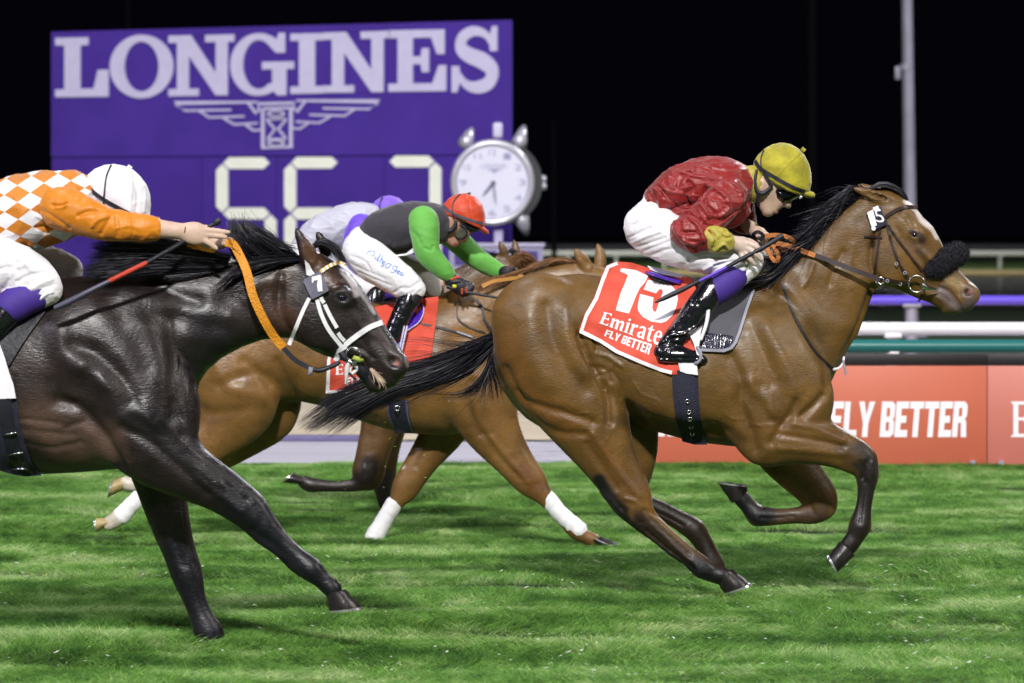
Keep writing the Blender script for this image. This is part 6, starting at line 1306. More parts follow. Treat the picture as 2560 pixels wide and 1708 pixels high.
# tack of horse 7
M_wleather = mk('white bridle leather', (0.78, 0.78, 0.80), 0.4, bump=0.2, bscale=90)
M_yellow = mk('yellow rubber', (0.62, 0.42, 0.05), 0.5); M_orange2 = mk('orange rein rubber', (0.70, 0.27, 0.012), 0.5, var=0.15, vscale=18, bump=0.7, bscale=120, stretch=(1, 1, 1))
root = strap('bridle', h2((930,835),(975,990),(1055,1150),(1180,1310)), 10, bvB, M_wleather, None, .009, .007, Yd=17.5); meta(root, 'white bridle with yellow striped browband on the nearly black horse', 'bridle', 'bridles on the race horses')
for a, b in (((968,812),(1000,870)), ((1006,886),(1130,1120)), ((1140,1170),(1205,1250))): strap('cheek_strap', h2(a, ((a[0]+b[0])/2 - 3, (a[1]+b[1])/2 + 3), b), 9.5, bvB, M_wleather, root, .011, .007, Yd=17.5)
strap('buckle_strap', h2((960,810),(1060,1000),(1140,1170),(1215,1260)), 4, bvB, M_blk, root, .008, .004, Yd=17.5)
strap('throat_latch', h2((852,822),(785,960),(722,1110),(650,1290)), 9.5, bvB, M_wleather, root, .010, .007, Yd=17.5)
strap('noseband', h2((1210,1290),(1320,1205),(1450,1118),(1585,1062)), 13, bvB, M_wleather, root, .012, .009, Yd=17.55)
strap('noseband_loop', h2((1220,1300),(1165,1340),(1138,1395),(1118,1450)), 13, bvB, M_wleather, root, .012, .009, Yd=17.55)
drape('headpiece', [h2((806,440),(850,480),(880,540),(908,578),(860,602),(826,590))], bvB, M_wleather, .012, .005, 5, root, 17.5)
q = spline(h2((962,562),(1040,508),(1120,472),(1180,472),(1222,500)), 8)
for i in range(0, 30, 2): 
    if i + 2 < len(q): strap('browband_stripe', q[i:i+3], 9 - (i > 20) * 2, bvB, M_yellow if (i // 2) % 2 == 0 else M_wleather, root, .013, .006, grid=4, Yd=17.5)
o = drape('number_plate', [h2((800,632),(955,552),(968,560),(1046,735),(1040,752),(890,832),(872,826),(792,652))], bvB, mk('slate number plate', (0.115, 0.115, 0.16), 0.6, bump=.2, bscale=60), .026, .008, 6, root, 17.5, 14)
drape('plate_numeral', [h2((878,608),(955,590),(970,592),(976,640),(986,752),(940,758),(930,700),(938,640),(896,650),(890,672),(878,668))], bvB, M_cloth_white, .031, .003, 5, o, 17.5, 14)
c = P(883, 888, 17.5); me = MB().torus(c, .032, .0042, (0.15, 1, 0), 32, 8).mesh('bit_ring'); obj('bit_ring', me, M_metal, root, base_of(me))
tube3('bit_guard', [(884,894,-.11,5.5),(896,899,-.10,7),(906,901,-.08,4)], mk('green rubber', (0.42, 0.50, 0.08), 0.5), YB, root)
tube3('chin_strap', [(872,898,-.085,6.5),(868,920,-.08,6.5),(866,945,-.07,4.5),(864,960,-.06,2.5)], M_wleather, YB, root); tube3('chin_strap', [(884,910,-.08,5),(893,922,-.07,4.5),(880,935,-.07,4)], M_wleather, YB, root); tube3('lip_strap', [(872,932,-.085,3),(884,944,-.08,3),(890,948,-.07,3)], M_blk, YB, root)
tube3('curb_cluster', [(852,880,-.10,8),(860,893,-.10,9),(868,900,-.10,7)], M_blk, YB, root); tube3('curb_cluster', [(890,915,-.06,13),(905,930,-.04,15),(918,950,-.02,12)], M_blk, YB, root)
root = air_strap('reins', [(707,868,-.13),(735,898,-.125),(762,914,-.12),(782,924,-.12)], 12, .008, M_blk, YB); meta(root, 'broad orange rubber rein of the nearly black horse', 'reins', 'reins of the race horses')
air_strap('rubber_grip', [(566,606,-.10),(582,611,-.125),(597,634,-.16),(617,679,-.19),(632,738,-.20),(660,800,-.18),(685,841,-.15),(708,869,-.13)], 21, .010, M_orange2, YB, root)
air_strap('rubber_grip', [(468,612,-.12),(500,618,-.13),(538,625,-.12)], 16, .008, M_orange2, YB, root)
tube3('rein_buckle', [(778,918,-.12,7),(776,930,-.12,6),(773,938,-.11,4)], M_padedge, YB, root)
tube3('rein_coupling', [(784,924,-.12,6),(800,926,-.115,6.5),(820,920,-.11,6),(838,912,-.10,6),(850,905,-.10,5)], M_blk, YB, root)
hair('hay_wisp', [[(926,922,-.07),(938,938,-.075),(950,955,-.075),(951,972,-.07)],[(928,923,-.07),(944,940,-.08),(958,948,-.08),(970,946,-.07)],[(930,926,-.07),(946,946,-.08),(960,962,-.08),(962,976,-.07)]], 60, mk('dry hay', (0.55, 0.42, 0.30), 0.8), YB, hB, .004, 6, 31, .5, .7, jit=3, wisp=1)
root = drape('saddle_cloth', [[(-290,700),(-100,700),(-66,760),(-52,860),(-50,990),(-120,1010),(-300,930)]], bvB, M_cloth_red, .014, .006, 12, None, 17.35, 8); meta(root, 'red number cloth of the nearly black horse beyond the left edge', 'saddle cloth', 'number cloths under the saddles')
root = drape('saddle_pad', [[(-70,760),(0,772),(60,752),(126,752),(112,782),(82,822),(52,866),(22,915),(8,900),(-66,880)]], bvB, mk('black saddle pad', (0.008, 0.008, 0.014), 0.55, bump=.4, bscale=60), .018, .012, 8, None, 17.35, 10); meta(root, 'black saddle pad behind the cropped violet boot top at the left edge', 'saddle pad')
root = drape('hanging_cloth', [[(-66,850),(0,862),(12,896),(22,930),(33,960),(40,996),(-66,1000)]], bvB, M_cloth_white, .030, .006, 8, None, 17.3, 10, wave=lambda Q: .006 * np.sin(Q[:, 0] * .16)); meta(root, 'pale lilac white cloth hanging above the girth at the left edge', 'cloth')
root = drape('girth', [[(-66,996),(41,995),(48,1050),(62,1110),(80,1160),(104,1189),(60,1192),(20,1184),(-20,1170),(-50,1120),(-62,1060)]], bvB, M_web, .014, .010, 8, None, 17.35, 6); meta(root, 'wide dark ribbed girth with steel buckles at the left edge', 'girth', 'girths under the horses')
drape('girth_panel', [[(-10,1000),(28,1000),(36,1060),(52,1120),(70,1165),(82,1184),(50,1184),(24,1150),(4,1080)]], bvB, M_blk, .025, .006, 8, root, 17.35, 6)
def on(bv, x, y, lift, Yd):
    r_ = bv.ray_cast(bl, ray(x, y).normalized()); return (r_[0] if r_[0] is not None else P(x, y, Yd)) + Vector((0, -lift, 0))
for x0, y0, x1, y1 in ((12,1086,44,1081),(24,1136,60,1130),(34,1171,72,1171)):
    a = on(bvB, x0, y0, .034, 17.3); b_ = on(bvB, x1, y1, .034, 17.3); me = MB().tube([a, a.lerp(b_, .5) + Vector((0, -.004, 0)), b_], [.005, .0035, .005], 10).mesh('buckle'); obj('buckle', me, M_metal, root, base_of(me))

# rider of horse 7: diamond silks
torsoB = [('c', [(-150,615,0,74),(-60,572,0,86),(40,540,0,89),(110,522,0,84),(165,505,0,68),(185,492,0,52)], 1.3, .04)]
armBR = [('c', [(150,520,-.19,50),(212,541,-.235,41),(272,562,-.255,33),(335,568,-.255,27),(386,572,-.25,25)], .95, .03)]
armBL = [('c', [(165,520,.19,44),(250,560,.24,32),(340,590,.2,23),(430,603,.13,18)], .95, .03)]
pelB = [('c', [(-170,640,0,70),(-140,665,0,78)], 1.25, .03)]
thBR = [('c', [(-140,655,-.08,80),(-60,655,-.15,70),(0,663,-.19,60),(44,676,-.21,54),(82,695,-.225,47),(116,722,-.23,37)], .9, .03), ('c', [(114,726,-.23,36),(62,746,-.25,36),(10,776,-.26,36)], .9, .02)]
thBL = [('c', [(-140,665,.08,70),(0,655,.17,56),(110,662,.2,43),(172,674,.2,31)], .9, .03), ('c', [(172,680,.2,31),(120,740,.25,34),(40,800,.27,34)], .9, .03)]
ftBR = [('c', [(22,772,-.262,38),(-40,836,-.27,36),(-100,910,-.275,28),(-130,960,-.28,25)], .95, .012), ('c', [(-145,975,-.28,20),(-100,985,-.285,18),(-50,990,-.29,13)], 1.2, .02)]
hBR = [('c', [(380,571,-.25,21),(425,575,-.245,17),(460,580,-.245,14.5)], .9, .02), ('c', [(462,580,-.245,15),(484,583,-.245,20),(502,587,-.245,18)], .5, .015),
 ('c', [(496,576,-.245,8),(534,577,-.252,7),(572,581,-.25,5)], .9, .005), ('c', [(500,585,-.245,8),(534,589,-.252,7),(565,593,-.25,5)], .9, .005), ('c', [(498,593,-.245,8),(520,606,-.252,7),(541,622,-.25,5)], .9, .005), ('c', [(488,574,-.235,8),(510,570,-.20,7.5),(530,572,-.18,6)], .9, .005), ('c', [(492,597,-.235,7),(508,610,-.225,6.5),(524,618,-.215,5)], .9, .005)]
hBL = [('c', [(430,603,.13,15),(480,604,.05,15),(530,604,-.02,14),(556,606,-.05,15)], .8, .02), ('c', [(556,600,-.07,7),(574,600,-.10,6.5),(585,604,-.10,5)], 1, .005), ('c', [(556,608,-.07,7),(572,611,-.10,6.5),(580,616,-.10,5)], 1, .005)]
headB = [('c', [(185,490,0,40),(230,485,0,40),(255,485,0,44)], 1, .02), ('e', (290,490,0), (70,62,.082), dict(rot=30, k=.02)), ('c', [(300,530,0,46),(325,565,0,34)], .9, .02)]
pB, _, _ = person(YB, headB + shrink(torsoB) + shrink(armBR, .74) + shrink(armBL, .74) + shrink(pelB) + shrink(thBR) + shrink(thBL) + shrink(ftBR, .8) + hBR + hBL,
  'jockey in orange and white diamond silks and white cap reaching forward at the left', 0.0052, paint=[([(225,500),(250,520)], 16, (0.05,0.03,0.02), .8)])
V, Q = sculpt(YB, torsoB, .0058, strk=[(w4((480,620),(560,700),(700,740)), 7, -.012), (w4((430,640),(520,680),(640,700)), 6, .008), (w4((420,760),(560,740),(700,720)), 6, -.010), (w4((480,860),(560,800),(680,780)), 6, .008), (w4((450,960),(520,900),(620,850)), 6, -.010), (w4((620,940),(700,880),(760,820)), 6, .008), (w4((180,480),(240,500),(290,520)), 6, -.005), (w4((540,300),(640,340),(740,360)), 6, -.005), (w4((330,930),(420,960),(480,930)), 6, .008)], noise_amp=.003, noise_sc=6, seed=12, folds=(.0045, 3.2, (1, .7, 1.2)))
# woven diamonds: a printed pattern laid out on the cloth itself
o = piece('silks', V, Q, None, pB)
m = satin('diamond satin', (1, 1, 1), 0.42); nt = m.node_tree; bs = nt.nodes['Principled BSDF']
tc = nt.nodes.new('ShaderNodeTexCoord'); sx = nt.nodes.new('ShaderNodeSeparateXYZ'); nt.links.new(tc.outputs['Object'], sx.inputs[0])
# diamond axes measured on the cloth: one step right-down and one step right-up
ox, oy = P(27, 531, YB).x - o.location.x - pB.location.x, P(27, 531, YB).z - o.location.z - pB.location.z
e1 = np.array([34, 18]) / FPX * YB; e2 = np.array([31, -24]) / FPX * YB
Mx = np.linalg.inv(np.array([[e1[0], e2[0]], [-e1[1], -e2[1]]]))
def lin(a, b_):
    m1 = nt.nodes.new('ShaderNodeMath'); m1.operation = 'MULTIPLY'; nt.links.new(sx.outputs[0], m1.inputs[0]); m1.inputs[1].default_value = a
    m2 = nt.nodes.new('ShaderNodeMath'); m2.operation = 'MULTIPLY_ADD'; nt.links.new(sx.outputs[2], m2.inputs[0]); m2.inputs[1].default_value = b_; nt.links.new(m1.outputs[0], m2.inputs[2]); return m2
u = lin(*Mx[0]); v = lin(*Mx[1]); off = Mx @ np.array([ox, oy]); fl = []
for n_, o_ in ((u, off[0]), (v, off[1])):
    a_ = nt.nodes.new('ShaderNodeMath'); a_.operation = 'SUBTRACT'; nt.links.new(n_.outputs[0], a_.inputs[0]); a_.inputs[1].default_value = o_
    f_ = nt.nodes.new('ShaderNodeMath'); f_.operation = 'FLOOR'; nt.links.new(a_.outputs[0], f_.inputs[0]); fl.append(f_)
s_ = nt.nodes.new('ShaderNodeMath'); s_.operation = 'ADD'; nt.links.new(fl[0].outputs[0], s_.inputs[0]); nt.links.new(fl[1].outputs[0], s_.inputs[1])
md_ = nt.nodes.new('ShaderNodeMath'); md_.operation = 'FLOORED_MODULO'; nt.links.new(s_.outputs[0], md_.inputs[0]); md_.inputs[1].default_value = 2
mx_ = nt.nodes.new('ShaderNodeMix'); mx_.data_type = 'RGBA'; nt.links.new(md_.outputs[0], mx_.inputs[0]); mx_.inputs[6].default_value = (0.56, 0.19, 0.015, 1); mx_.inputs[7].default_value = (0.80, 0.78, 0.82, 1); nt.links.new(mx_.outputs[2], bs.inputs['Base Color'])
o.data.materials.append(m)
M_osilk = satin('orange satin', (0.60, 0.20, 0.008), 0.34, bs=9)
part('sleeve', YB, armBR, M_osilk, pB, .0055, grow=.003, strk=[(w4((600,540),(680,545),(730,520)), 4, -.009), (w4((640,560),(700,560),(740,540)), 4, .007), (w4((860,640),(960,600),(1040,600)), 6, -.008), (w4((1000,740),(1060,680),(1140,650)), 6, .008), (w4((1080,820),(1130,740),(1180,660)), 5, -.006), (w4((1230,660),(1250,760),(1240,840)), 4, -.005), (w4((1390,660),(1400,760),(1380,850)), 3, -.005), (w4((460,580),(600,650),(760,760)), 5, -.005)], noise_amp=.002, noise_sc=8, folds=(.0030, 4.2, (1.4, .7, .8)))
part('sleeve', YB, armBL, M_osilk, pB, .006, noise_amp=.003)
part('collar', YB, [('c', [(197,480,0,46),(206,480,0,44)], 1.0, .01)], M_osilk, pB, .005, noise_amp=.002)
part('breeches', YB, pelB + thBR + thBL, M_breech, pB, .006, strk=[(w4((60,1180),(160,1150),(240,1160)), 6, -.006), (w4((180,1250),(240,1160),(340,1120)), 5, .006), (w4((260,1290),(400,1220),(520,1200)), 5, -.006), (w4((400,1360),(500,1300),(590,1270)), 5, .007), (w4((430,1400),(520,1350),(600,1330)), 4, -.007), (w4((480,1460),(540,1410),(600,1390)), 4, .006), (w4((250,1060),(340,1120),(430,1200)), 6, .006), (w4((120,1360),(180,1250),(200,1180)), 5, -.006)], noise_amp=.0022, noise_sc=8, seed=8, folds=(.0032, 4.0, (1.2, .7, 1)))
part('gaiter', YB, [('c', [(96,733,-.237,40),(60,747,-.252,42),(26,768,-.262,42)], .95, .01)], M_purple, pB, .005)
part('boot', YB, ftBR, M_boot, pB, .006, grow=.004, noise_amp=.003, noise_sc=9)
me = MB().torus(P(463, 580, YB - .245), .0275, .0028, (1, 0, -.15), 26, 6, sx=.8).mesh('bracelet'); obj('bracelet', me, M_brown, pB, base_of(me))
helB = [(208,486),(210,460),(220,436),(238,421),(262,412),(285,410),(312,415),(332,424),(351,440),(366,461),(375,486),(378,512),(374,545),(350,570),(300,572),(250,545),(220,515)]
brimB = [(180,462),(208,478),(232,500),(262,522),(300,540),(335,550),(375,556),(420,560),(420,660),(180,660)]
M_wsilk = satin('white cap cloth', (0.76, 0.76, 0.82), 0.5)
oh, Vh, Qh = part('helmet', YB, [('s', helB, [(290,485,78,.118),(225,470,55,.10),(358,505,55,.10),(290,425,60,.105),(300,550,60,.11)], .01), ('-s', brimB, [(300,600,6,.4)], .004)], M_wsilk, pB, .0055, noise_amp=.0010, noise_sc=9, strk=[(w4((1250,140),(1330,240),(1320,600)), 4, .004), (w4((1340,230),(1400,420),(1380,620)), 6, -.005), (w4((1360,200),(1460,380),(1450,600)), 4, .004)])
bh = bvh_of(Vh, Qh)
strap('helmet_band', w4((845,290),(920,390),(1040,480),(1200,570),(1330,635)), 10, bh, M_blk, pB, .003, .003, Yd=17.5); strap('helmet_cord', w4((1112,128),(1065,240),(1048,360),(1036,500),(1040,580)), 4.2, bh, M_blk, pB, .005, .003, Yd=17.5)
tube3('helmet_button', [(318,417,-.01,7),(328,423,-.01,6)], M_wsilk, YB, pB, seg=10)
part('helmet_peak', YB, [('c', [(350,540,-.03,9),(372,548,-.02,8),(388,553,0,6)], 1.8, .012)], M_wsilk, pB, .005)
whip(YB, [('handle', [(546,554,-.19,5),(510,574,-.20,5),(466,600,-.24,5.5),(420,627,-.29,6)], M_blk), ('cap', [(549,549,-.19,6),(543,555,-.19,9),(536,561,-.19,7)], M_blk), ('shaft', [(420,627,-.29,5.5),(395,641,-.31,5.5),(367,657,-.33,5.5)], M_blk),
  ('red_grip', [(367,657,-.33,6.2),(320,680,-.35,6.2),(273,703,-.36,6.2)], mk('red tape', (0.50, 0.045, 0.02), 0.5, bump=.6, bscale=150)), ('flap', [(273,703,-.36,6),(220,730,-.375,7),(170,756,-.38,8),(136,771,-.385,6)], mk('dark slate whip flap', (0.05, 0.05, 0.085), 0.4))], 'long dark whip with a red taped middle along the nearly black horse\'s neck')
# ================================================================== CHESTNUT HORSE AND ITS RIDER (middle), BAY HORSE AND GREY-SILKED RIDER (far)
YC = 23.5
q4 = lambda *p: [(740 + x / 4, 440 + y / 4) for x, y in p]
ches = (0.175, 0.088, 0.024)
Cc = dict(
 body=[(448,870),(462,815),(510,768),(600,738),(700,732),(800,745),(900,756),(1000,756),(1080,746),(1130,724),(1200,706),(1270,684),(1340,662),(1420,652),(1480,657),(1530,677),(1570,716),(1612,782),(1650,850),(1665,885),(1650,905),(1620,905),(1570,870),(1520,842),(1480,832),(1440,818),(1400,850),(1350,900),(1312,950),(1284,1000),(1268,1030),(1240,1055),(1180,1078),(1110,1090),(1040,1085),(985,1078),(930,1062),(870,1042),(800,1014),(745,1003),(700,1005),(640,1022),(590,1052),(540,1080),(490,1075),(455,1015),(440,940)],
 ctrl=[(560,860,110,.24),(510,970,80,.2),(650,900,120,.25),(620,1010,40,.12),(800,880,110,.26),(950,920,140,.27),(1100,930,140,.25),(1200,970,110,.22),(1180,820,90,.17),(1260,880,80,.14),(1300,780,70,.11),(1400,730,60,.085),(1470,720,50,.08),(1520,760,45,.09),(1600,840,30,.065),(1640,885,22,.055)],
 limbs=[
  ([(555,880,-.12,95),(588,960,-.13,95),(600,1020,-.13,70),(555,1078,-.13,47),(505,1120,-.13,35),(462,1155,-.13,29)], .62, .05),
  ([(462,1155,-.13,28),(420,1188,-.13,17),(380,1222,-.13,16),(330,1266,-.13,17),(300,1292,-.13,20),(284,1304,-.13,16),(270,1310,-.13,17)], .9, .012),
  ([(600,900,.12,80),(650,975,.13,85),(668,1035,.13,58),(605,1090,.13,43),(545,1130,.13,33),(484,1160,.13,28)], .62, .05),
  ([(484,1160,.13,26),(430,1178,.13,17),(385,1194,.13,16),(345,1210,.13,19),(326,1212,.13,15),(313,1208,.13,17)], .9, .012),
  ([(1165,900,-.145,85),(1200,990,-.165,78),(1220,1055,-.165,56),(1250,1105,-.165,42),(1295,1165,-.165,31),(1345,1225,-.165,25)], .62, .05),
  ([(1345,1225,-.165,25),(1368,1250,-.165,19),(1400,1287,-.165,16),(1440,1327,-.165,20),(1464,1342,-.165,15),(1484,1350,-.165,17)], .9, .012),
  ([(1130,1030,.15,60),(1102,1088,.16,43),(1065,1140,.16,32),(1030,1192,.16,27),(1005,1235,.16,25)], .72, .04),
  ([(1005,1235,.16,24),(985,1266,.16,17),(955,1312,.16,17),(934,1345,.16,21),(926,1360,.16,17)], .9, .012),
  ([(1468,668,-.05,15),(1452,645,-.06,11),(1437,624,-.06,3)], .7, .015),([(1500,668,.05,13),(1501,640,.06,11),(1494,611,.06,3)], .7, .015)],
 cutchains=[([(1470,662,-.075,7),(1455,643,-.085,6),(1443,630,-.08,2)], .8, .005)],
 lumps=[((1250,1010,-.13),(34,40,.06),dict(rot=0,k=.04)),((1250,1010,.13),(34,40,.06),dict(rot=0,k=.04))],
 strokes=[([(745,990),(720,950),(700,900)], 9, -.010),([(560,960),(640,930),(700,960),(735,1000)], 12, -.008),([(540,900),(580,960),(660,990)], 16, .008),([(620,900),(660,930),(680,960)], 10, -.008),([(1180,950),(1170,1010),(1200,1080)], 9, -.010),([(1230,1090),(1270,1140),(1320,1200)], 6, .005),([(1210,1080),(1250,1140),(1300,1190)], 6, -.005),([(1080,1110),(1040,1170)], 6, -.004),([(760,1000),(850,1020),(940,1045)], 9, -.005),([(480,1000),(540,1030),(620,1020)], 12, -.006)],
 base=ches,
 paint=[([(700,1000),(860,1030),(1000,1070),(1110,1085)], 18, (0.09,0.04,0.016), .7),([(355,1240),(300,1295),(262,1310)], 40, (0.60,0.55,0.45), .9, -1),([(350,1210),(313,1208)], 30, (0.60,0.56,0.46), .9, 1),([(1012,1166),(1007,1172)], 3, (0.5,0.46,0.4), .8, 1),([(1300,1180),(1345,1225)], 26, (0.13,0.048,0.015), .6)],
 eyes=[(1560,735,-.09,.018)],
 hooves=[((1470,1352),(1502,1342),(1492,1366),(1545,1358),-.165),((912,1352),(944,1358),(905,1372),(945,1375),.16),((262,1318),(278,1295),(243,1332),(240,1296),-.13,M_hoof_pale,.05),((302,1192),(314,1222),(284,1200),(273,1242),.13,M_hoof_pale,.05)],
)
M_ches = coat_mat('chestnut coat', rough=.38)
hC, bvC, VC_, QC_ = horse('race_horse', YC, Cc, 'chestnut horse with white leg bandages running between the other two', M_ches, .010)
for pts in ([(1371,1248,-.165,21.5),(1400,1284,-.165,20.5),(1446,1325,-.165,23)], [(984,1262,.16,22),(957,1308,.16,22),(936,1344,.16,25)], [(347,1246,-.13,21),(322,1270,-.13,20),(304,1290,-.13,23)]):
    part('bandage', YC, [('c', pts, .95, .006)], M_bandage, hC, .006, noise_amp=.0012, noise_sc=20)
hair('mane', [[(1345,662,0),(1318,640,-.02),(1296,652,-.04)],[(1325,668,0),(1300,640,-.02),(1282,656,-.05)],[(1305,676,0),(1288,655,-.02),(1268,672,-.05)]], 420, M_ches_hair, YC, hC, .0036, 8, 41, .5, .35, jit=6, wisp=.5)
hair('mane', [[(1440,655,-.02),(1390,650,-.05),(1350,668,-.06)],[(1400,658,-.03),(1340,665,-.06),(1290,690,-.08)],[(1330,672,-.03),(1280,690,-.07),(1230,715,-.10)],[(1260,692,-.03),(1220,708,-.07),(1170,732,-.10)]], 700, M_ches_hair, YC, hC, .0036, 8, 42, .5, .35, jit=5)
hair('tail', [[(450,850,0),(400,870,0),(330,880,0)],[(445,880,0),(390,910,0),(330,930,0)]], 200, M_ches_hair, YC, hC, .004, 7, 43, .5, .3, jit=6)

root = drape('saddle_cloth', [[(815,985),(818,930),(828,870),(850,815),(900,775),(1012,752),(1097,741),(1090,800),(1080,880),(1074,935),(1040,972),(990,978),(930,978)]], bvC, M_cloth_red, .014, .006, 7, None, 23.25, 10, wave=wv); meta(root, 'red number cloth partly hidden behind the nearly black horse\'s head', 'saddle cloth', 'number cloths under the saddles')
drape('white_edging', [ribbon2d([(832,860),(822,900),(819,980),(880,979),(940,976)], 8)], bvh_obj(root), M_cloth_white, .004, .003, 5, root, 23.25, 1)
bcl = bvh_obj(root)
for l in em_word('Emirates', [(838,938),(990,925),(990,900),(838,912)]): drape('printed_letter', l, bcl, M_cloth_white, .0035, .002, 5, root, 23.25, 1)
for l in block_word('FLY BETTER', [(866,963),(972,960),(972,941),(866,944)], .1, .08): drape('printed_letter', l, bcl, M_cloth_white, .0035, .002, 5, root, 23.25, 1)
root = drape('girth', [[(964,1000),(1020,1000),(1024,1042),(1036,1084),(988,1083),(970,1046)]], bvC, M_web, .013, .008, 6, None, 23.25, 6); meta(root, 'dark girth with grey edges under the chestnut horse', 'girth', 'girths under the horses')
for pts in ([(968,1002),(973,1045),(992,1082)], [(1016,1002),(1020,1042),(1031,1083)]): strap('girth_edge', pts, 5, bvC, mk('slate edging', (0.10, 0.10, 0.16), 0.6), root, .024, .005, Yd=23.25)
c = on(bvC, 993, 1020, .03, 23.2); me = MB().torus(c, .013, .005, (0, 1, 0), 16, 6).mesh('buckle'); obj('buckle', me, M_metal, root, base_of(me))
rootS = drape('saddle', [q4((1000,1570),(1100,1420),(1130,1350),(1190,1290),(1240,1262),(1270,1290),(1272,1360),(1240,1440),(1190,1490),(1120,1540),(1080,1560))], bvC, M_gloss, .035, .012, 5, None, 23.2, 10); meta(rootS, 'shiny violet saddle flap with an orange mark below the green sleeved rider', 'saddle', 'racing saddles')
drape('saddle_flap', [[(1000,815),(1020,800),(1018,835),(1008,860),(1003,890),(992,918),(984,916),(988,870)]], bvC, M_gloss, .033, .01, 5, rootS, 23.2, 10)
drape('flap_edge', [ribbon2d(spline(q4((1080,1562),(1190,1495),(1245,1440),(1276,1360),(1272,1285)), 5), 2.5)], bvC, M_letter, .040, .006, 4, rootS, 23.2, 10)
tube3('stirrup_leather', [(1018,815,-.30,2.5),(1008,860,-.31,2.5),(997,912,-.31,2.5)], M_letter, YC, rootS); tube3('stirrup_leather', [(1011,815,-.30,2),(1002,860,-.31,2),(992,908,-.31,2)], M_letter, YC, rootS)
M_om = mk('orange print', (0.65, 0.10, 0.02), 0.5)
for pl in (ribbon2d(q4((1175,1310),(1210,1270),(1255,1280),(1240,1330),(1195,1330)), 5), ribbon2d(q4((1170,1350),(1215,1345),(1205,1375)), 5)): drape('flap_mark', [pl], bvC, M_om, .039, .004, 4, rootS, 23.2, 10)
root = strap('breast_strap', [(1042,808),(1075,814),(1110,822),(1150,834),(1185,846)], 5, bvC, M_blk, None, .012, .008, Yd=23.3); meta(root, 'thin black strap across the chestnut horse\'s shoulder', 'strap')
strap('strap_fitting', [(1142,829),(1165,837),(1182,844)], 4, bvC, M_padedge, root, .022, .005, Yd=23.3)
root = strap('reins', [(1192,748),(1206,770),(1210,795),(1225,820),(1245,840)], 6, bvC, M_blk, None, .02, .012, Yd=23.4); meta(root, 'orange and black reins of the chestnut horse', 'reins', 'reins of the race horses')
strap('yoke', [(1148,745),(1142,775),(1148,800),(1175,818),(1215,832)], 3, bvC, M_blk, root, .02, .006, Yd=23.4)
M_or3 = mk('ochre rubber', (0.50, 0.24, 0.05), 0.6, bump=.4, bscale=120)
air_strap('rubber_grip', [(1205,716,-.20),(1235,703,-.18),(1268,698,-.14),(1292,694,-.10),(1300,688,-.08)], 9, .008, M_or3, YC, root)
air_strap('rubber_grip', [(1298,688,-.09),(1312,697,-.12),(1328,710,-.14),(1342,722,-.14)], 10, .008, M_or3, YC, root)

faceC = [(1197,560),(1189,571),(1181,581),(1173,590),(1170,600),(1166,606),(1159,606),(1154,610),(1147,612),(1145,617),(1137,620),(1127,618),(1116,607),(1107,590),(1102,560),(1107,530),(1140,503),(1185,515)]
torsoC = [('c', [(922,592,0,26),(950,578,0,44),(990,574,0,57),(1035,566,0,58),(1075,562,0,50),(1088,560,0,38)], 1.4, .03)]
armCR = [('c', [(1058,552,-.17,36),(1063,592,-.215,29),(1069,632,-.24,24.5),(1095,661,-.24,20),(1124,690,-.225,14.5)], .95, .03)]
armCL = [('c', [(1095,560,.17,34),(1140,598,.23,27),(1182,638,.22,24),(1222,665,.15,20),(1256,684,.08,15)], .95, .03)]
pelC = [('c', [(905,600,0,34),(896,620,0,38)], 1.3, .03)]
thCR = [('c', [(898,622,-.07,38),(930,652,-.15,45),(980,688,-.20,39),(1015,712,-.215,32),(1034,728,-.215,25)], .9, .03)]
thCL = [('c', [(905,620,.07,36),(980,660,.16,38),(1050,690,.2,33),(1080,724,.2,22)], .9, .03)]
btR = [('c', [(1026,742,-.225,25),(1008,778,-.245,23),(984,832,-.26,22),(968,872,-.265,17)], .95, .012), ('c', [(962,884,-.27,12),(1000,890,-.28,10)], 1.2, .015)]
btL = [('c', [(1078,735,.21,20),(1050,790,.25,22),(1020,850,.26,16)], .95, .012), ('c', [(1015,862,.26,12),(1050,868,.27,10)], 1.2, .015)]
glR = [('c', [(1122,688,-.225,15),(1132,704,-.22,17),(1150,716,-.22,20),(1162,722,-.215,17)], .85, .01)] + [('c', [(1160+dx,712+dy,-.23,7),(1172+dx,722+dy,-.245,6.5),(1166+dx,733+dy,-.235,5)], 1, .004) for dx, dy in ((8,-4),(3,2),(-4,5),(-11,6))]
glL = [('c', [(1256,682,.08,14),(1268,682,.05,15),(1284,683,.03,14)], .85, .01)] + [('c', [(1282,684+d,.0,6),(1296,686+d,-.02,5.5),(1300,693+d,-.03,4.5)], 1, .004) for d in (-4, 3, 9)]
pC, _, _ = person(YC, [('s', faceC, [(1150,545,40,.076),(1120,560,30,.070),(1135,595,20,.055),(1160,590,16,.042),(1140,612,9,.030),(1165,600,6,.016),(1190,560,12,.05)], .006), ('e', (1121,555,-.074), (8,15,.012), dict(rot=20, k=.006)), ('-e', (1120,555,-.09), (4,8,.010), dict(rot=20, k=.004)), ('c', [(1085,560,0,30),(1108,560,0,30),(1130,560,0,34)], 1, .02)]
   + shrink(torsoC) + shrink(armCR, .8) + shrink(armCL, .8) + shrink(pelC) + shrink(thCR) + shrink(thCL) + shrink(btR, .8) + shrink(btL, .8) + shrink(glR, .9) + shrink(glL, .9),
   'jockey in charcoal vest with green sleeves and red helmet on the chestnut horse', .0055, skin=(0.50, 0.27, 0.19), paint=[([(1138,611),(1147,613)], 4, (0.32,0.09,0.08), .8), ([(1152,580),(1158,584)], 4, (0.04,0.03,0.03), .9), ([(1106,540),(1104,575)], 7, (0.06,0.04,0.03), .6)])
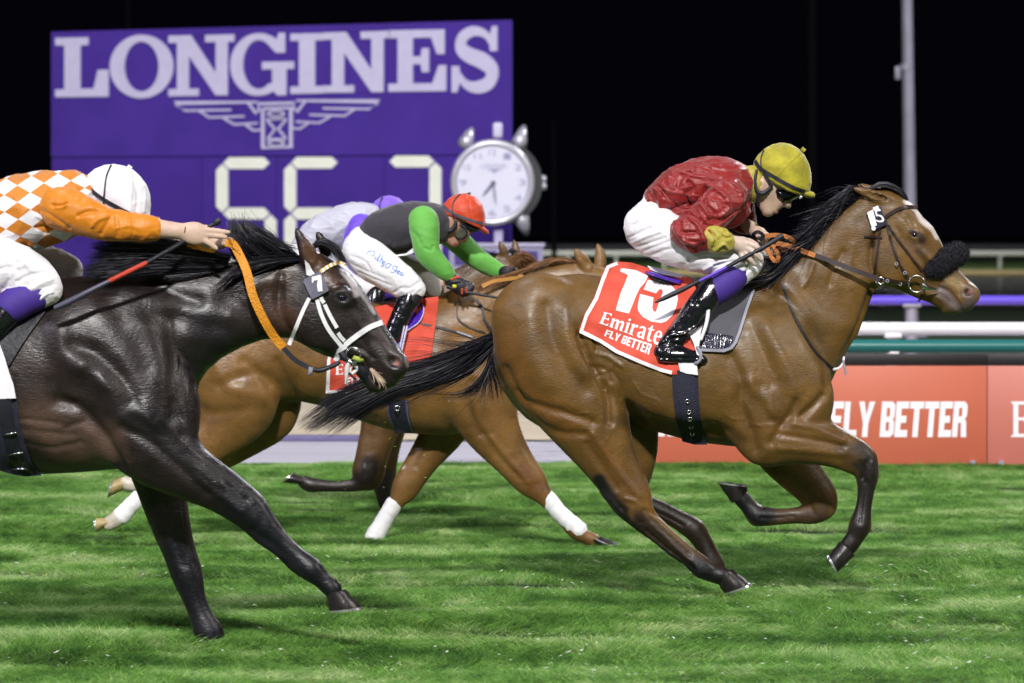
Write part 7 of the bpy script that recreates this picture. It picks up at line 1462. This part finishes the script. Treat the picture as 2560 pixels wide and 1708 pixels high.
M_char = satin('charcoal cloth', (0.040, 0.036, 0.046), 0.75); M_green = satin('green lycra', (0.125, 0.40, 0.065), 0.6, bs=5); M_redhat = satin('red satin cap', (0.55, 0.055, 0.015), 0.38, bs=5)
part('silks', YC, torsoC, M_char, pC, .006, noise_amp=.002, noise_sc=6, seed=15, folds=(.003, 3.2, (1, .7, 1.2)), strk=[(q4((960,780),(1080,740),(1200,690)), 6, -.006), (q4((1000,700),(1100,680),(1180,640)), 6, .005), (q4((700,600),(760,700),(860,760)), 6, -.005)])
drape('white_panel', [q4((960,795),(1100,775),(1170,720),(1195,760),(1100,795),(1010,805))], Multi([]), M_cloth_white, .10, .006, 4, pC, 23.4, 3)
part('sleeve', YC, armCR, M_green, pC, .0055, grow=.003, noise_amp=.001, noise_sc=8, strk=[(q4((1130,530),(1220,600),(1260,680)), 5, -.003), (q4((1300,720),(1360,740),(1380,700)), 4, -.004)]); part('sleeve', YC, armCL, M_green, pC, .006, noise_amp=.001, noise_sc=8)
part('breeches', YC, pelC + thCR + thCL, M_breech, pC, .006, noise_amp=.0018, noise_sc=8, seed=18, folds=(.003, 4.0, (1.2, .7, 1)), strk=[(q4((560,800),(700,850),(760,940)), 4, -.004), (q4((560,880),(700,940),(900,1020)), 4, -.004), (q4((640,960),(800,1030),(960,1090)), 4, -.004), (q4((1100,1140),(1180,1100),(1240,1060)), 4, -.005), (q4((1160,1200),(1210,1150),(1250,1120)), 3, .004), (q4((1000,1160),(1060,1120),(1120,1110)), 4, -.005)])
part('boot', YC, btR, M_boot, pC, .0055, grow=.003, noise_amp=.0015, noise_sc=10, strk=[(q4((910,1320),(1010,1350),(1090,1400)), 2.5, -.004)]); part('boot', YC, btL, M_boot, pC, .006)
part('gaiter', YC, [('c', [(1031,738,-.22,27),(1025,750,-.23,26)], .95, .008)], M_blk, pC, .005)
part('glove', YC, glR, M_blk, pC, .005, grow=.001); part('glove', YC, glL, M_blk, pC, .0055)
tube3('glove_trim', [(1128,700,-.30,3),(1140,694,-.305,3),(1150,694,-.30,2.5)], M_redhat, YC, pC); tube3('glove_stripe', [(1155,735,-.30,2.5),(1155,722,-.31,2.5)], M_redhat, YC, pC); tube3('glove_stripe', [(1167,732,-.30,2.5),(1165,718,-.31,2.5)], M_redhat, YC, pC)
part('glove_patch', YC, [('e', (1136,716,-.30), (6,5,.008), dict(rot=20))], mk('yellow patch', (0.62, 0.60, 0.02), 0.5), pC, .004, minv=20)
helC = [(1103,548),(1103,526),(1109,510),(1121,496),(1140,486),(1164,483),(1189,492),(1206,511),(1213,535),(1214,560),(1206,582),(1180,590),(1150,582),(1120,566)]
brimC = [(1090,530),(1104,537),(1130,541),(1160,552),(1184,565),(1205,573),(1240,578),(1240,640),(1090,640)]
oh, Vh, Qh = part('helmet', YC, [('s', helC, [(1158,530,50,.112),(1115,525,38,.10),(1200,545,38,.098),(1160,500,44,.105),(1165,570,40,.11)], .01), ('-s', brimC, [(1160,610,5,.4)], .004)], M_redhat, pC, .0055, noise_amp=.0008, noise_sc=12, strk=[(q4((1720,180),(1740,320),(1770,450)), 3, -.003)])
part('helmet_peak', YC, [('c', [(1180,556,-.04,5),(1203,571,-.03,5),(1217,582,0,4)], 1.8, .012), ('c', [(1180,556,.04,5),(1203,571,.03,5),(1217,582,0,4)], 1.8, .012)], M_redhat, pC, .005)
bh = bvh_of(Vh, Qh); strap('helmet_band', q4((1468,300),(1560,370),(1700,430),(1870,480)), 7, bh, mk('slate band', (0.06, 0.065, 0.09), .6), pC, .003, .003, Yd=23.4); strap('helmet_cord', q4((1640,182),(1580,250),(1560,330),(1580,430)), 3.2, bh, M_blk, pC, .005, .003, Yd=23.4)
hair('helmet_tassel', [[(1163,487,0),(1170,484,0),(1176,481,0)],[(1163,489,0),(1171,487,0),(1178,485,0)]], 24, M_blk, YC, pC, .004, 5, 51, .4, .2, jit=1)
tube3('chin_harness', [(1110,535,-.085,3.5),(1107,555,-.088,4.5),(1112,572,-.086,5.5),(1126,577,-.084,6),(1137,567,-.086,5.5),(1140,552,-.088,4)], M_blk, YC, pC); tube3('chin_strap', [(1118,577,-.082,4),(1112,592,-.075,3.5),(1112,604,-.06,3)], M_blk, YC, pC)
part('goggle_pad', YC, [('s', [(1140,548),(1165,552),(1190,566),(1200,572),(1190,582),(1175,580),(1150,566),(1136,560)], [(1150,556,12,.080),(1180,570,10,.066)], .005)], M_blk, pC, .005)
me = MB().torus(P(1151, 581, YC - .060), .040, .0055, (.35, 1, .15), 30, 8, sx=1.0).mesh('goggle_frame'); obj('goggle_frame', me, M_blk, pC, base_of(me))
M_lens = mk('clear goggle lens', (0.30, 0.32, 0.26), 0.05, spec=.8); bq_ = M_lens.node_tree.nodes['Principled BSDF']; bq_.inputs['Transmission Weight'].default_value = .75
part('goggle_lens', YC, [('e', (1151,581,-.058), (16,16,.006), dict(rot=0))], M_lens, pC, .004, minv=20)
# handwriting on the breeches
Vb, Qb = sculpt(YC, pelC + thCR, .006); bb = bvh_of(Vb, Qb); M_ink = mk('blue ink', (0.10, 0.22, 0.62), 0.6)
sg = [[(732,745),(700,790)],[(722,760),(760,748),(790,765),(770,800),(740,785)],[(775,800),(770,825),(790,828),(800,800),(798,832)],[(845,775),(815,850),(825,805),(808,842),(828,850)],[(868,790),(838,862)],[(850,838),(868,830),(862,862),(880,862)],[(885,850),(862,872),(880,880),(895,855),(868,905),(850,890)],
      [(930,868),(900,890),(900,918),(930,912),(942,885),(928,868)],[(955,880),(950,895)],[(1010,905),(975,900),(965,925),(990,945),(970,965),(945,955)],[(1015,900),(990,975)],[(998,955),(1015,945),(1008,980)],[(1020,965),(1040,955),(1030,945),(1018,970),(1035,985)],[(1065,965),(1045,970),(1045,990),(1062,985),(1070,962),(1065,995),(1080,985)]]
rt = None
for l in sg:
    q_ = q4(*l); ob = drape('signature_stroke', [ribbon2d(spline(q_, 4) if len(q_) > 2 else q_, 1.9)], bb, M_ink, .004, .002, 3, pC, 23.2, 2)
whip(YC, [('handle', [(1118,716,-.235,6),(1150,728,-.245,5),(1185,734,-.26,4.5)], M_blk), ('shaft', [(1185,734,-.26,3.6),(1240,744,-.28,3),(1275,750,-.29,2.4),(1303,756,-.30,1.6)], M_blk)], 'thin black whip in the black glove of the green sleeved rider')

# ---------------------------------------------------------------- far bay horse and rider
YD = 26.0
D = dict(
 body=[(400,860),(420,810),(470,775),(560,757),(660,752),(760,760),(860,765),(950,757),(1010,742),(1060,716),(1110,687),(1160,662),(1210,642),(1250,633),(1285,640),(1312,664),(1346,718),(1372,768),(1382,800),(1366,815),(1332,800),(1290,772),(1250,760),(1220,766),(1180,800),(1130,860),(1090,920),(1050,968),(1010,1000),(940,1012),(860,994),(780,972),(700,955),(620,945),(560,972),(500,996),(440,978),(405,930)],
 ctrl=[(480,880,95,.24),(640,860,100,.25),(800,880,110,.27),(940,890,110,.25),(1020,900,80,.19),(1080,800,60,.13),(1160,740,52,.095),(1230,700,46,.08),(1290,700,40,.095),(1350,780,24,.06)],
 limbs=[([(480,880,-.12,80),(500,960,-.13,72),(470,1030,-.13,42),(430,1080,-.13,28)], .62, .05),([(430,1080,-.13,27),(425,1120,-.13,16),(428,1170,-.13,15),(432,1195,-.13,18),(442,1215,-.13,15)], .9, .012),
  ([(500,890,.12,80),(520,960,.13,70),(490,1030,.13,42),(445,1090,.13,28)], .62, .05),([(445,1090,.13,26),(440,1130,.13,16),(438,1180,.13,15),(440,1200,.13,18)], .9, .012),
  ([(960,900,-.14,75),(965,980,-.15,62),(955,1050,-.15,38),(935,1120,-.15,30),(922,1175,-.15,26),(918,1195,-.15,24)], .66, .05),
  ([(918,1195,-.15,24),(890,1212,-.15,16),(840,1216,-.15,13),(798,1214,-.15,15),(775,1212,-.15,17),(757,1204,-.15,14)], .9, .012),
  ([(990,930,.14,65),(982,1010,.15,50),(968,1090,.15,33),(962,1150,.15,25),(960,1205,.15,23),(966,1240,.15,15),(972,1268,.15,17)], .8, .04),
  ([(1262,640,-.04,11),(1256,620,-.05,8),(1249,603,-.05,2)], .7, .012),([(1290,640,.04,10),(1289,619,.05,8),(1285,601,.05,2)], .7, .012)],
 strokes=[([(930,1060),(925,1120)], 8, -.004)], base=(0.10,0.052,0.018),
 paint=[([(925,1165),(915,1195),(860,1215),(750,1203)], 34, blk, .9, -1),([(962,1190),(965,1240),(972,1275)], 34, (0.018,0.014,0.018), .9, 1),([(912,1160),(910,1168)], 2.5, (0.25,0.23,0.25), .5)],
 eyes=[(1305,690,-.085,.018)],
 hooves=[((758,1192),(760,1212),(735,1182),(708,1207),-.15),((962,1270),(984,1268),(960,1288),(992,1287),.15),((430,1212),(452,1210),(428,1236),(462,1234),-.13),((432,1208),(452,1206),(430,1232),(462,1230),.13)],
)
M_bay2 = coat_mat('far bay coat', rough=.4)
hD, bvD, _, _ = horse('race_horse', YD, D, 'bay horse farthest away, only its ears and dark forelegs in view', M_bay2, .012)
hair('mane', [[(1252,636,0),(1232,640,-.02),(1214,652,-.04)],[(1225,645,0),(1200,655,-.02),(1180,672,-.05)],[(1190,660,0),(1170,675,-.03),(1150,695,-.06)],[(1150,680,0),(1130,700,-.03),(1110,725,-.06)]], 420, M_hair, YD, hD, .004, 7, 61, .5, .3, jit=6, wisp=.5)
hair('forelock', [[(1262,634,-.03),(1280,628,-.03),(1300,648,-.03)],[(1264,632,.02),(1283,626,.02),(1304,648,.02)]], 140, M_hair, YD, hD, .004, 6, 62, .5, .2, jit=3)
hair('tail', [[(402,850,0),(360,880,0),(300,930,0)],[(400,870,0),(350,910,0),(300,960,0)]], 160, M_hair, YD, hD, .004, 7, 63, .5, .3, jit=6)
root = drape('saddle_cloth', [[(700,980),(705,860),(760,765),(930,760),(935,870),(925,985),(800,975)]], bvD, M_cloth_red, .014, .006, 9, None, 25.75, 8); meta(root, 'red number cloth of the farthest horse, a sliver showing by the black boot', 'saddle cloth', 'number cloths under the saddles')
torsoD = [('c', [(758,620,0,30),(800,592,0,44),(860,568,0,50),(905,560,0,50),(935,556,0,40)], 1.35, .03)]
armD = [('c', [(905,572,-.17,38),(893,620,-.22,32),(910,665,-.24,26),(980,690,-.23,20),(1060,702,-.2,14)], .95, .03)]
armDL = [('c', [(915,575,.17,30),(960,640,.22,24),(1040,690,.15,16),(1075,700,.05,12)], .95, .03)]
pelD = [('c', [(745,640,0,34),(738,655,0,40)], 1.25, .03)]
thDR = [('c', [(745,655,-.08,42),(800,680,-.15,38),(870,705,-.19,32),(935,722,-.2,26)], .9, .03)]; thDL = [('c', [(745,655,.08,40),(830,685,.16,36),(930,712,.2,24)], .9, .03)]
btD = [('c', [(938,735,-.22,24),(930,770,-.24,23),(900,830,-.26,18),(880,860,-.26,15)], .95, .01), ('c', [(876,870,-.26,12),(912,874,-.27,9)], 1.2, .015)]; btDL = [('c', [(932,730,.22,22),(900,800,.25,20),(870,860,.26,15)], .95, .01)]
hD_ = [('c', [(1060,702,-.2,11),(1080,703,-.19,10),(1098,702,-.19,9)], .8, .01)] + [('c', [(1094,698+d,-.19,5),(1104,700+d,-.20,4.5),(1104,706+d,-.2,4)], 1, .004) for d in (-4, 2, 8)]
pD, _, _ = person(YD, [('e', (970,550,0), (44,46,.08), dict(rot=20)), ('c', [(935,556,0,26),(960,556,0,28)], 1, .02), ('e', (1000,580,0), (16,22,.05), dict(rot=30, k=.02))] + shrink(torsoD) + shrink(armD, .8) + shrink(armDL, .8) + shrink(pelD) + shrink(thDR) + shrink(thDL) + shrink(btD, .8) + shrink(btDL, .8) + hD_,
   'farthest jockey in silver grey silks and violet cap, mostly hidden', .007)
M_grey = satin('silver satin', (0.46, 0.46, 0.54), 0.35, bs=8); M_viosilk = satin('violet satin', (0.13, 0.055, 0.55), 0.45)
part('silks', YD, torsoD, M_grey, pD, .007, noise_amp=.004, noise_sc=6, seed=33, folds=(.008, 3.0, (1, .7, 1.2))); part('sleeve', YD, armD, M_viosilk, pD, .007, noise_amp=.003, seed=34); part('sleeve', YD, armDL, M_viosilk, pD, .008)
part('breeches', YD, pelD + thDR + thDL, M_breech, pD, .007, noise_amp=.002); part('boot', YD, btD, M_boot, pD, .007, grow=.003); part('boot', YD, btDL, M_boot, pD, .008)
oh, Vh, Qh = part('helmet', YD, [('s', [(922,572),(921,540),(926,520),(938,502),(956,491),(975,488),(996,494),(1012,508),(1022,528),(1024,548),(1016,560),(990,552),(955,550)], [(970,525,40,.112),(930,535,24,.08),(1012,535,24,.085)], .01)], satin('violet cap', (0.20, 0.10, 0.62), 0.5), pD, .006)
strap('helmet_cord', [(956,492),(950,510),(949,530),(952,548)], 3.5, bvh_of(Vh, Qh), M_blk, pD, .005, .003, Yd=25.9)
